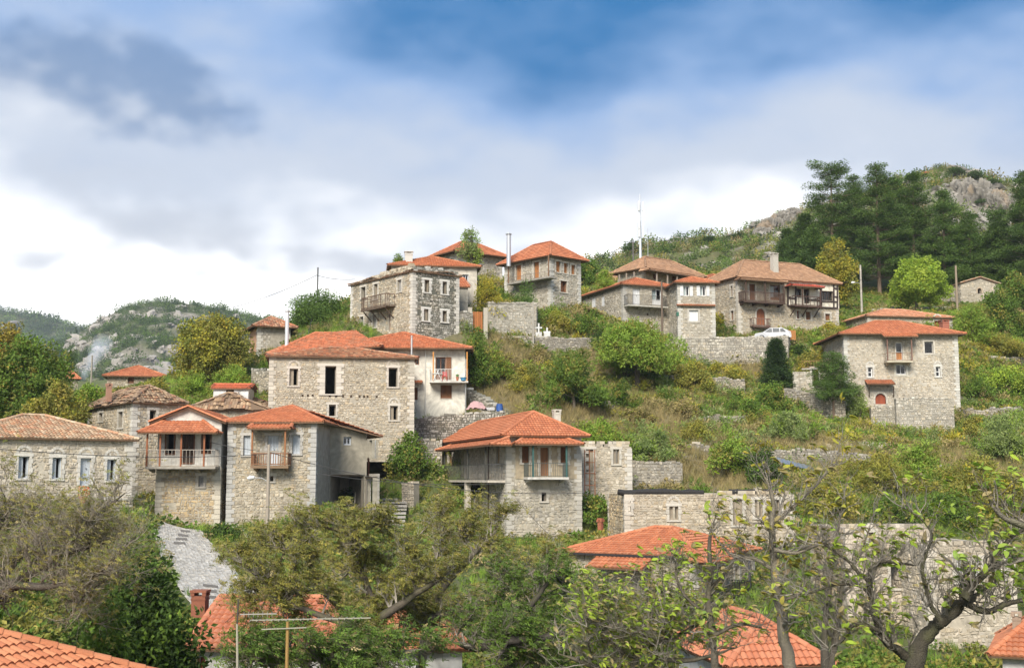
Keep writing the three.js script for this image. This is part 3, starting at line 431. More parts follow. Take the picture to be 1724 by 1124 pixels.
    if (!isDoor || k.sill) new MB().pbox(P, a - w, b + w, v0 - 0.11, v0 - .004, -.12, e + .05, sc).mesh('sill', M.stone, win);
    if (k.arch) { const ar = new MB(); archRing(ar, P, mid, v1 + .205, (b - a) / 2 + .02, -.05, e, .15, sc); ar.pbox(P, mid - (b - a) / 2 * .7, mid + (b - a) / 2 * .7, v1 + .21, v1 + .2 + (b - a) * .33, -.03, .012, shade(sc, .95)); ar.mesh('arch', M.stone, win); }
  } else if (sur === 'band') {
    const w = k.wide ?? 0.14, e = 0.035; new MB().pbox(P, a - w, a - .002, v0 - w, v1 + w, -.05, e, sc).pbox(P, b + .002, b + w, v0 - w, v1 + w, -.05, e, sc).pbox(P, a - .002, b + .002, v1 + .002, v1 + w, -.05, e + .002, sc).pbox(P, a - .002, b + .002, v0 - w, v0 - .002, -.05, e + .02, sc).mesh('surround', M.plaster, win);
  } else if (sur === 'archdoor') {
    const ar = new MB(), R = (b - a) / 2; archRing(ar, P, mid, v1 - R, R, -.3, .05, .2, sc, 9); for (const s of [-1, 1]) ar.pbox(P, mid + s * R, mid + s * (R + .2), v0, v1 - R - .02, -.2, .045, shade(sc, .95));
    for (let i = 0; i < 8; i++) for (const s of [-1, 1]) { const t0 = i / 8 * Math.PI / 2, t1 = (i + 1) / 8 * Math.PI / 2; ar.quad(P(mid + s * Math.cos(t0) * R, v1 - R + Math.sin(t0) * R, .0), P(mid + s * Math.cos(t1) * R, v1 - R + Math.sin(t1) * R, .0), P(mid + s * R, v1, .0), P(mid + s * R, v1 - R + Math.sin(t0) * R, .0), shade(sc, .9)); }
    ar.mesh('arch', M.stone, win);
  }
  return win;
}
function balcony(hs, face, px0, px1, pyF, pyR, depth, o = {}) {
  const P = hs.P[face], A = hs.hit(face, px0, pyF, depth), B = hs.hit(face, px1, pyF, depth), T = hs.hit(face, (px0 + px1) / 2, pyR, depth), u0 = Math.min(A[0], B[0]), u1 = Math.max(A[0], B[0]), v = (A[1] + B[1]) / 2, top = o.rh ? v + o.rh : T[1], r = hs.r;
  const col = o.slab ?? [.5, .48, .43], rc = o.rail ?? [.1, .1, .1], wood = o.wood, th = o.thick ?? 0.16;
  const sl = new MB(); if (wood) { const n = Math.round((u1 - u0) / .2); for (let i = 0; i < n; i++) sl.pbox(P, mix(u0, u1, i / n) + .006, mix(u0, u1, (i + 1) / n) - .006, v - .06, v - r() * .006, .03, depth, shade(col, .85 + r() * .3)); sl.pbox(P, u0, u1, v - .2, v - .065, depth - .12, depth - .01, shade(col, .9)); } else sl.pbox(P, u0, u1, v - th, v, .03, depth, col);
  const m = sl.mesh('balcony', wood ? M.wood : M.concrete, hs.g);
  const nb = o.brackets ?? 3; for (let i = 0; i < nb; i++) { const x = mix(u0 + .25, u1 - .25, nb > 1 ? i / (nb - 1) : .5); const bk = new MB(); if (o.strut) { const p = P(x, v - .2, depth * .85), q = P(x, v - 1.15, .05); bk.bar(p, q, .09, .09, shade(col, .8)); } else bk.hexa([P(x - .1, v - th - .26, .1), P(x + .1, v - th - .26, .1), P(x + .1, v - th - .003, .1), P(x - .1, v - th - .003, .1), P(x - .1, v - th - .07, depth * .82), P(x + .1, v - th - .07, depth * .82), P(x + .1, v - th - .003, depth * .82), P(x - .1, v - th - .003, depth * .82)], shade(col, .9)); bk.mesh('bracket', wood ? M.wood : M.concrete, m); }
  const rl = new MB(), t = wood ? 0.05 : 0.022, gap = o.gap ?? (wood ? .16 : .13);
  const run = (p, q) => { const d = sub3(q, p), n = Math.max(1, Math.round(len3(d) / gap)), U = (y) => [0, y, 0]; rl.bar(add3(p, U(top - v)), add3(q, U(top - v)), t * 1.8, t * 1.6, rc); rl.bar(add3(p, U(.08)), add3(q, U(.08)), t * 1.3, t * 1.3, rc); for (let i = 0; i <= n; i++) { const x = lerp3(p, q, i / n); if (o.broken && r() < .4) continue; rl.bar(add3(x, U(.02)), add3(x, U(top - v - .01)), t, t, shade(rc, .8 + r() * .4)); } };
  const w = depth - .05; run(P(u0 + .05, v, w), P(u1 - .05, v, w)); run(P(u0 + .05, v, .05), P(u0 + .05, v, w)); run(P(u1 - .05, v, .05), P(u1 - .05, v, w));
  rl.mesh('railing', wood ? M.wood : M.metal, m);
  if (o.posts) { const pv = hs.hit(face, (px0 + px1) / 2, o.posts, depth)[1]; for (const f of o.at ?? [0.02, 0.98]) { const x = mix(u0, u1, f), pc = o.pcol ?? rc; new MB().pbox(P, x - .055, x + .055, v - .02, pv, depth - .14, depth - .03, pc).mesh('post', M.wood, m); } }
  return { m, u0, u1, v, top };
}
function awning(hs, face, px0, px1, pyE, pyT, depth, o = {}) {
  const P = hs.P[face], A = hs.hit(face, px0, pyE, depth), B = hs.hit(face, px1, pyE, depth), u0 = Math.min(A[0], B[0]), u1 = Math.max(A[0], B[0]), ve = (A[1] + B[1]) / 2, vt = o.rise ? ve + o.rise : hs.hit(face, (px0 + px1) / 2, pyT, 0.05)[1], i = o.inset ?? depth * .7;
  const a = P(u0, ve, depth), b = P(u1, ve, depth), c = P(u1 - i, vt, .03), d = P(u0 + i, vt, .03), sl = [[a, b, c, d]], ed = [];
  if (i > .1) { sl.push([P(u0, ve, .03), a, d, d]); sl.push([b, P(u1, ve, .03), c, c]); ed.push([a, d], [b, c]); }
  return tiledRoof(hs.g, 'awning', sl, ed, o.style ?? ORANGE, hs.r, { near: hs.o.near, soffit: o.soffit });
}
function chimney(hs, px, pyT, pyB, D, w, col = [.6, .57, .5], cap = true, name = 'chimney', flue) {
  const t = at(px, pyT, D), b = at(px, pyB + 12, D), g = hs.g, d = sub3(t, [g.position.x, g.position.y, g.position.z]), co = Math.cos(g.rotation.y), si = Math.sin(g.rotation.y), x = d[0] * co - d[2] * si, z = d[0] * si + d[2] * co, y1 = d[1], y0 = b[1] - g.position.y, mb = new MB(), r = hs.r;
  if (flue) { mb.tube([[x, y0, z], [x, y1, z]], [w / 2, w / 2], 12, col).tube([[x, y1 + .04, z], [x, y1 + .2, z]], [w * .75, w * .2], 12, col); return mb.mesh(name, M.metal, g); }
  mb.box(x - w / 2, y0, z - w / 2, x + w / 2, y1 - .18, z + w / 2, col);
  for (const [i, j] of [[-1, -1], [1, -1], [-1, 1], [1, 1]]) mb.box(x + i * w * .42 - .07, y1 - .18, z + j * w * .42 - .07, x + i * w * .42 + .07, y1 - .05, z + j * w * .42 + .07, col);
  if (cap) mb.box(x - w * .6, y1 - .05, z - w * .6, x + w * .6, y1 + .03, z + w * .6, shade(col, 1.05));
  mb.box(x - w * .54, y1 - .34, z - w * .54, x + w * .54, y1 - .27, z + w * .54, shade(col, .9));
  return mb.mesh(name, M.stone, hs.roof ?? g);
}
// a free-standing dry-stone wall along a line of ground points, each with its own top and foot
function stoneWall(name, label, pts, o = {}) {                       // pts: [px, topPy, footPy, D]
  const r = rng(o.seed ?? Math.round(pts[0][0] * 3 + pts[0][1])), pal = PAL[o.pal ?? 'dry'], th = o.th ?? 0.55;
  const W3 = pts.map(([px, t, f, D]) => ({ t: at(px, t, D), f: at(px, f, D) })), o0 = W3[0].f, g = thing(name, label, 'wall', o0, 0, o.group);
  const core = new MB(), st = new MB(), mc = o.mortar ?? [.26, .24, .2];
  for (let i = 0; i < W3.length - 1; i++) {
    const a = W3[i], b = W3[i + 1], d = [b.f[0] - a.f[0], 0, b.f[2] - a.f[2]], Ln = len3(d), e = norm(d), nrm = [-e[2], 0, e[0]]; if (dot(nrm, a.f) > 0) { nrm[0] *= -1; nrm[2] *= -1; }
    const P = (u, v, w) => { const p = sub3([a.f[0] + e[0] * u + nrm[0] * w, 0, a.f[2] + e[2] * u + nrm[2] * w], o0); return [p[0], v - o0[1], p[2]]; };
    const lo = Math.min(a.f[1], b.f[1]) - 0.8, top = (u) => mix(a.t[1], b.t[1], u / Ln) + (o.rag ?? 0.08) * fbm(u * 0.8 + i * 3, 1, o0[0], 2) * 3;
    const N = Math.max(2, Math.ceil(Ln / 0.6));
    for (let k = 0; k < N; k++) { const u0 = Ln * k / N, u1 = Ln * (k + 1) / N, t0 = top(u0) - .06, t1 = top(u1) - .06; core.hexa([P(u0, lo, 0), P(u1, lo, 0), P(u1, t1, 0), P(u0, t0, 0), P(u0, lo, -th), P(u1, lo, -th), P(u1, t1, -th), P(u0, t0, -th)], mc); }
    const vm = Math.max(a.t[1], b.t[1]) + 0.3;
    rubble(st, P, 0, Ln, lo + 0.3, vm, [], pal, r, { size: o.size ?? 1.05, top });
    for (let u = 0; u < Ln - .15; u += .3 + r() * .15) { const w = mix(.22, .42, r()), y = top(u) - .1; st.pbox(P, u, Math.min(Ln, u + w), y, y + mix(.1, .22, r()), -th - .02 + r() * .06, .04 + r() * .03, shade(pick(pal, r), mix(.85, 1.2, r()))); }
  }
  core.mesh('wall_core', M.mortar, g); stuff(st.mesh('stonework', M.stone, g));
  return g;
}
// ---------------------------------------------------------------- the village, house by house (front row first)
const inView = (g, most) => { let n = 0; return (p) => { if (n >= most) return false; const w = new THREE.Vector3(...p).applyAxisAngle(new THREE.Vector3(0, 1, 0), g.rotation.y).add(g.position), c = Math.cos(PITCH), s = Math.sin(PITCH), d = -w.z * c + w.y * s, v = (w.y * c + w.z * s) / d; const X = CX + w.x / d * F, Y = CY - v * F; if (X > -15 && X < 1740 && Y > 0 && Y < 1140) { n++; return true; } return false; }; };

{ // cream house at the left edge
  const hs = house({ name: 'stone_house', label: 'cream stone house with pale tiled roof at the left edge behind bare branches', px: -70, eave: 734, base: 880, D: 75, a: 33, R: 223, L: 9, pal: 'pale', near: true, mortar: [.62, .56, .45], qcol: [.68, .64, .56],
    open: [['R', 87, 770, 103, 806, 'half', { col: 'blue', arch: 1, scol: [.7, .67, .6] }], ['R', 134, 771, 152, 817, 'door', { col: 'blue', arch: 1, scol: [.7, .67, .6] }], ['R', 179, 773, 195, 809, 'half', { col: 'blue', arch: 1, scol: [.7, .67, .6] }], ['R', 30, 768, 48, 805, 'half', { col: 'blue', arch: 1, scol: [.7, .67, .6] }]], roof: { style: PALE, rise: 1.55, over: .35, axis: 'x' } });
}
{ // old house with blind arches, its roof fallen in
  const hs = house({ name: 'derelict_house', label: 'derelict stone house with arched windows and slumped brown roof behind the cream house', px: 224, eave: 676, base: 905, D: 93, a: 36, R: 306, Lpx: 149, pal: 'cream', near: true, qcol: [.66, .63, .56],
    open: [['L', 166, 695, 173, 709, 'void', { arch: 1 }], ['L', 199, 693, 206.5, 720, 'void', { arch: 1 }], ['R', 251, 690, 262, 717, 'void', {}]], roof: { style: DEAD, rise: 1.35, over: .4, sag: .5 } });
  chimney(hs, 183, 646, 664, 97, .36, [.45, .25, .17]);
  // long fallen roof of the rear range
  const rr = rng(77), ex = house({ name: 'ruined_barn', label: 'low ruined barn with heaped dead brown roof tiles beside the white shed', px: 318, eave: 689, base: 740, D: 99, a: -4, R: 448, L: 7, pal: 'cream', near: true, roof: { style: DEAD, rise: 1.25, over: .4, sag: .8, in0: .6, in1: 1.4 } });
}
{ // gabled house with the corner porch
  const hs = house({ name: 'gabled_house', label: 'gabled house with white upper floor, wooden corner porch and ochre stone base', px: 266, eave: 710, base: 893, D: 84, a: 3, R: 373, L: 12, split: 784, gable: 'R', rise: 1.0, pal: 'ochre', plaster: [.7, .68, .62], near: true, qcol: [.6, .55, .45], show: 12,
    open: [['R', 279.5, 728, 292.5, 763, 'void', { sur: 'band', wide: .1, scol: [.16, .08, .05] }], ['R', 306, 728, 325.5, 779, 'door', { col: 'dark', sur: 'band', wide: .08, scol: [.2, .09, .05], label: 'dark red door at the porch' }], ['R', 341, 726, 353.5, 761, 'void', { sur: 'band', wide: .1, scol: [.16, .08, .05] }], ['R', 334, 800.5, 342, 819, 'shut', { col: 'grey', leaves: 1, scol: [.5, .46, .4] }]],
    roof: { style: ORANGE, rise: 1.0, over: .35, axis: 'z', in0: 0, in1: 0, ovL: .55 } });
  balcony(hs, 'R', 244, 362, 785, 757, 1.5, { slab: [.36, .33, .28], rail: [.42, .38, .33], posts: 728, at: [.012, .2, .5, .83], pcol: [.28, .1, .04], brackets: 5, gap: .24 });
  awning(hs, 'R', 231, 366, 728, 714, 1.9, { rise: 0.85 });
}
{ // house with wooden balcony and grey rendered wing
  const hs = house({ name: 'stone_house', label: 'stone house with orange hipped roof, wooden balcony and grey rendered rear wing', px: 385, eave: 709, base: 885, D: 84.5, a: -1, R: 532, L: 13, pal: 'cream', near: true, fin: { E: 'plaster' }, plaster: [.36, .33, .27], qcol: [.52, .51, .48],
    open: [['R', 409.5, 733, 421, 766, 'shut', { col: 'blue', slats: false, arch: 1, scol: [.52, .5, .46] }], ['R', 450, 733, 468.5, 784, 'door', { col: 'blue', scol: [.52, .5, .46] }], ['R', 492, 732, 505, 764, 'shut', { col: 'blue', slats: false, arch: 1, scol: [.52, .5, .46] }], ['R', 454.5, 801, 460, 810, 'void', {}]],
    roof: { style: ORANGE, rise: 1.4, over: .45, axis: 'x', ovR: 0.6 } });
  balcony(hs, 'R', 421, 485, 783, 763, 1.15, { wood: true, slab: [.26, .17, .1], rail: [.24, .12, .06], posts: 721, at: [.03, .9], pcol: [.3, .13, .05], brackets: 2 });
  awning(hs, 'R', 416, 489, 721, 713, 1.35, { inset: .15, rise: 0.4 });
  const wg = house({ name: 'grey_wing', label: 'grey rendered wing over an open undercroft beside the wooden balcony house', category: 'house', px: 551, eave: 716, base: 868, D: 90.2, a: 24, R: 618, L: 4.4, fin: { all: 'plaster' }, plaster: [.37, .34, .27], quoins: false,
    open: [['R', 578, 735, 591.5, 749, 'glass', { col: 'blue', sur: 'none', fcol: 'blue' }], ['R', 556, 799, 612, 862, 'void', { sur: 'stone', wide: .02, scol: [.34, .31, .25] }], ['E', 625.5, 739, 628, 770, 'glass', { sur: 'none', col: 'white', cols: 1 }], ['E', 631, 741, 636, 772, 'glass', { sur: 'none', col: 'white', cols: 1 }], ['E', 623, 802, 637, 862, 'void', { sur: 'stone', wide: .02, scol: [.4, .38, .33] }]] });
  const P = wg.P.R, W = wg.W, L = wg.L, h = wg.h; tiledRoof(wg.g, 'roof', [[[W + 1.0, h - .75, .7], [W + 1.0, h - .75, -L - 1.5], [-1.4, h + .95, -L - 1.2], [-1.4, h + .55, .55]]], [], ORANGE, wg.r, { cw: .25 });
  new MB().box(W + .75, 0.6, -2.2, W + .87, h - .65, -2.08, [.2, .07, .03]).mesh('post', M.wood, wg.g);
}
{ // two-storey stone block with empty windows
  const r = rng(5), big = [];
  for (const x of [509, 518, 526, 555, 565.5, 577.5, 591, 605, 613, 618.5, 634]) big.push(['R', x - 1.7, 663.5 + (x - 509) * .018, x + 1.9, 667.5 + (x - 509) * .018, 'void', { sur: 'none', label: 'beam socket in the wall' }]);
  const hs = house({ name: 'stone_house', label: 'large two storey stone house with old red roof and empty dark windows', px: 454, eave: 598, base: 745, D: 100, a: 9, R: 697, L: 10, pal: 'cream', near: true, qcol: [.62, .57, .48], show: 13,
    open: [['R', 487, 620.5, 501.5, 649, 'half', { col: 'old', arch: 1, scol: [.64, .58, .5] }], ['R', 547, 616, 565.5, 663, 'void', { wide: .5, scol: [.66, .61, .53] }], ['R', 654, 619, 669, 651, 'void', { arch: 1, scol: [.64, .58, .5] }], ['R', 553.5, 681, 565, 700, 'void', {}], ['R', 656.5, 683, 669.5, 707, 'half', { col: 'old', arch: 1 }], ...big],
    roof: { style: OLD, rise: 1.2, over: .35, axis: 'x' } });
  hs.r = r;
}
{ // white rendered house with two-storey balcony side
  const hs = house({ name: 'white_house', label: 'white rendered house with orange hipped roof and a cluttered balcony', px: 560, eave: 586, base: 706, D: 111, a: 1, R: 783, L: 10, fin: { all: 'plaster' }, plaster: [.74, .71, .62], quoins: false,
    open: [['R', 733, 601, 750.5, 638.5, 'door', { glass: 1, col: 'brown', fcol: 'brown', sur: 'none', open: 1, ocol: 'brown', cols: 2, panel: .45 }], ['R', 741.5, 648, 760.5, 670.5, 'shut', { col: 'brown', sur: 'band', scol: [.66, .62, .54], wide: .06 }], ['R', 699, 599, 705.5, 614, 'glass', { col: 'brown', sur: 'none', cols: 1 }], ['R', 697.5, 652, 703, 673, 'door', { col: 'brown', sur: 'none', leaves: 1 }]],
    roof: { style: { base: [[.58, .2, .09], [.54, .18, .08], [.6, .24, .12], [.48, .17, .08]], age: .35 }, rise: 1.95, over: .5, axis: 'x', ovF: 1.0, ovR: .7, in0: 7 } });
  balcony(hs, 'R', 722.5, 788, 641, 621, 1.3, { slab: [.68, .66, .6], rail: [.6, .6, .58], posts: 592, at: [.1, .97], pcol: [.55, .25, .06], brackets: 0, thick: .14 });
  awning(hs, 'R', 695.5, 711, 644, 640.5, .8, { inset: 0.02, rise: .2 });
  new MB().tube([hs.P.R(hs.hit('R', 716, 600)[0], hs.h - .1, .08), hs.P.R(hs.hit('R', 716, 600)[0], 1.2, .08)], [.05, .05], 8, [.7, .69, .64]).mesh('drainpipe', M.metal, hs.g);
  // lower front roof on the left, with its steel flue
  const P = hs.P.R, q = (px, py, off) => { const k = hs.hit('R', px, py, off); return P(k[0], k[1], off); };
  tiledRoof(hs.g, 'porch_roof', [[q(455, 597, 5.5), q(640, 583, 5.5), q(600, 562, 1.5), q(530, 561, 1.5)], [q(640, 583, 5.5), q(645, 580, .2), q(600, 562, 1.5), q(600, 562, 1.5)], [q(447, 594, -3), q(455, 597, 5.5), q(530, 561, 1.5), q(528, 561, 0)]], [[q(455, 597, 5.5), q(530, 561, 1.5)], [q(640, 583, 5.5), q(600, 562, 1.5)], [q(530, 561, 1.5), q(600, 562, 1.5)]], { base: [[.58, .2, .09], [.54, .18, .08], [.5, .2, .1]], age: .4 }, hs.r, {});
  chimney(hs, 483.5, 525, 584, 107, .34, [.62, .63, .64], true, 'flue', true); chimney(hs, 693, 568, 596, 109, .16, [.5, .5, .5], true, 'flue', true);
}
{ // tall derelict tower house
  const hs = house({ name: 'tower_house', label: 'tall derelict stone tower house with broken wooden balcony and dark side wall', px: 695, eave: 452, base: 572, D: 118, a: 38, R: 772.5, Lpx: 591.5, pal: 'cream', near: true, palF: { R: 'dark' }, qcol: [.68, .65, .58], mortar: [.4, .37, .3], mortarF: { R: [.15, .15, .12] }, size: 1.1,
    tops: { L: (t) => 0.35 + .4 * fbm(t * 9, 1, 2, 3) - .7 * t * t, R: (t) => .15 + .5 * fbm(t * 8, 4, 2, 3) },
    open: [['L', 608, 483, 615.5, 502, 'void', { arch: 1 }], ['L', 629.5, 478, 636, 503, 'half', { col: 'old', arch: 1 }], ['L', 669.5, 471, 676, 491, 'shut', { col: 'grey', slats: false, arch: 1 }], ['L', 606, 533, 612, 549, 'half', { col: 'grey' }], ['L', 627.5, 530, 634, 551, 'shut', { col: 'grey', slats: false }], ['L', 654.5, 528, 657.2, 556, 'door', { col: 'red', leaves: 1, sur: 'none' }],
      ['R', 714, 471, 722.5, 492, 'half', { col: 'old', scol: [.74, .72, .66], wide: .26 }], ['R', 744.5, 474, 752, 495, 'half', { col: 'old', scol: [.74, .72, .66], wide: .26 }], ['R', 713, 520, 721, 540, 'shut', { col: 'old', slats: false, scol: [.74, .72, .66], wide: .26 }], ['R', 744.5, 523, 752, 542, 'half', { col: 'old', scol: [.74, .72, .66], wide: .26 }]],
    roof: { style: DEAD, rise: .75, over: .25, sag: .5, in0: 4, in1: 4, axis: 'z', lift: -.15 } });
  balcony(hs, 'L', 607, 648, 517.5, 498, 1.2, { wood: true, slab: [.13, .09, .06], rail: [.15, .1, .07], brackets: 4, strut: true, broken: true, gap: .22 });
}
{ // red-roofed house behind the tower
  const hs = house({ name: 'red_roof_house', label: 'pale house with smooth red roof and square chimney behind the derelict tower', px: 659, eave: 446, base: 545, D: 128, a: 7, R: 803, L: 9, fin: { all: 'plaster' }, plaster: [.56, .52, .44], quoins: false, open: [['R', 779, 462, 788.5, 474, 'glass', { col: 'blue', sur: 'band', scol: [.6, .57, .5] }]], roof: { style: ORANGE, rise: 1.75, over: .45, axis: 'x' } });
  chimney(hs, 688, 424, 448, 130, .8, [.62, .6, .55]);
  const an = house({ name: 'grey_annex', label: 'grey rendered annex with steep red roof right of the derelict tower', px: 772, eave: 482, base: 535, D: 124, a: 14, R: 788, L: 6, fin: { all: 'plaster' }, plaster: [.34, .32, .27], quoins: false, roof: { style: ORANGE, rise: 1.3, over: .2, axis: 'x', in0: 0, in1: 0 } });
}
{ // stone house behind, with overhanging eaves
  const hs = house({ name: 'stone_house', label: 'stone house with wide overhanging red eaves behind the leaning tree', px: 768, eave: 424, base: 470, D: 143, a: 36, R: 845, Lpx: 737, pal: 'grey', near: false, open: [['R', 785, 435, 791.5, 448, 'void', {}], ['R', 801, 434, 806, 451, 'shut', { col: 'brown' }], ['L', 756, 436, 762, 446, 'shut', { col: 'brown' }]], roof: { style: ORANGE, rise: 1.7, over: .9 } });
}
{ // stone house with orange shutters
  const hs = house({ name: 'stone_house', label: 'stone house with orange shutters, concrete balcony and tall grey flue', px: 927, eave: 431, base: 512, D: 134, a: 42, R: 977, Lpx: 850, pal: 'grey', qcol: [.62, .6, .54],
    open: [['R', 936, 440, 943, 458, 'shut', { col: 'orange' }], ['R', 949, 443, 955.5, 460, 'shut', { col: 'orange' }], ['R', 961.5, 446, 968, 462, 'shut', { col: 'orange' }], ['R', 943.5, 473, 954.5, 492, 'half', { col: 'brown' }], ['L', 869, 446, 878, 471, 'door', { col: 'orange' }], ['L', 899, 441, 908, 468, 'door', { col: 'orange' }]],
    roof: { style: ORANGE, rpx: 893, rpy: 410, over: .7 } });
  balcony(hs, 'L', 853, 925, 471, 462, 1.2, { slab: [.34, .32, .28], rail: [.25, .2, .16], brackets: 0, gap: .8, posts: 436, at: [.03, .97], pcol: [.24, .14, .08] });
  chimney(hs, 856.5, 395, 436, 137, .5, [.5, .52, .55], true, 'flue', true);
  for (let i = 0; i < 3; i++) { const u = [.9, 2.4, 3.9][i]; }
}
{ // long stone house with white shutters, corner block in front
  const hs = house({ name: 'long_stone_house', label: 'long stone house with iron balcony and side wall running uphill', px: 1049, eave: 478, base: 575, D: 139, a: 22, R: 1136, Lpx: 979, pal: 'grey', qcol: [.54, .52, .47],
    open: [['R', 1065.5, 485.5, 1078, 513, 'door', { col: 'white', sur: 'none' }], ['R', 1098, 486.5, 1114, 513, 'door', { glass: 1, col: 'white', fcol: 'white', sur: 'none', curtain: 1 }], ['L', 997, 502, 1003, 518, 'shut', { col: 'white', sur: 'none', set: -.03 }], ['L', 1013, 499, 1018, 515, 'shut', { col: 'white', sur: 'none', set: -.03 }], ['R', 1089, 527, 1092, 531, 'void', { sur: 'none' }]],
    roof: { style: ORANGE, rise: 1.35, over: .45 } });
  balcony(hs, 'R', 1058, 1125, 514, 497, 1.2, { slab: [.5, .48, .42], rail: [.08, .08, .08], brackets: 4 });
  const k = house({ name: 'corner_block', label: 'stone corner block with white shuttered windows and orange tile band', px: 1141, eave: 475, base: 572, D: 136.5, a: 6, R: 1203, L: 8, pal: 'grey', qcol: [.6, .58, .52],
    open: [['R', 1150.5, 481, 1161, 498, 'glass', { col: 'white', fcol: 'white', open: 2, ocol: 'white', sur: 'band', wide: .05, curtain: 1 }], ['R', 1178.5, 481, 1189, 498, 'glass', { col: 'white', fcol: 'white', open: 2, ocol: 'white', sur: 'band', wide: .05, curtain: 1 }], ['R', 1160, 522, 1176, 540, 'shut', { col: 'white', sur: 'band', wide: .16, scol: [.55, .52, .46], leaves: 1, slats: true }]],
    roof: { style: ORANGE, rise: .95, over: .5 } });
  awning(k, 'R', 1140, 1205, 514, 510, .35, { inset: .02, rise: .16 });
  new MB().bar(k.P.L(.03, k.hit('R', 1145, 532)[1], .05), k.P.L(.03, k.hit('R', 1145, 525)[1], .05), .25, .25, [.03, .14, .09]).mesh('meter_box', M.paint, k.g);
}
{ // tan roofed house with porch posts, up behind
  const hs = house({ name: 'porch_house', label: 'tan hipped roof house with post porch behind the long stone house', px: 1087, eave: 452, base: 500, D: 154, a: 40, R: 1176, Lpx: 1040, pal: 'cream', quoins: false, open: [['R', 1100, 461, 1106, 470, 'shut', { col: 'brown', sur: 'none' }], ['R', 1132, 465, 1138, 474, 'shut', { col: 'brown', sur: 'none' }]], roof: { style: TAN, rpx: 1087, rpy: 436, over: .8 } });
  awning(hs, 'R', 1094, 1186, 461, 456, 2.0, { style: TAN, inset: .6, rise: .6 });
  for (const px of [1106, 1124, 1140, 1158]) { const u = hs.hit('R', px, 465, 1.7)[0]; new MB().pbox(hs.P.R, u - .07, u + .07, 0, hs.h - .75, 1.63, 1.77, [.36, .3, .24]).mesh('post', M.wood, hs.g); }
  for (const px of [1043, 1055, 1068]) { const u = hs.hit('L', px, 465, .8)[0]; new MB().pbox(hs.P.L, u - .07, u + .07, 0, hs.h - .35, .73, .87, [.36, .3, .24]).mesh('post', M.wood, hs.g); }
  house({ name: 'red_roof_house', label: 'small red roof between the tan roofs beyond the corner block', px: 1192, eave: 472, base: 500, D: 164, a: 24, R: 1240, L: 6, pal: 'grey', quoins: false, roof: { style: { ...ORANGE, age: .4 }, rise: 1.3, over: .4 } });
  house({ name: 'tan_roof_house', label: 'old tan roof half hidden by bushes left of the porch house', px: 1004, eave: 470, base: 500, D: 166, a: 20, R: 1058, L: 6, pal: 'cream', quoins: false, roof: { style: { ...TAN, age: .8 }, rise: 1.6, over: .4 } });
}
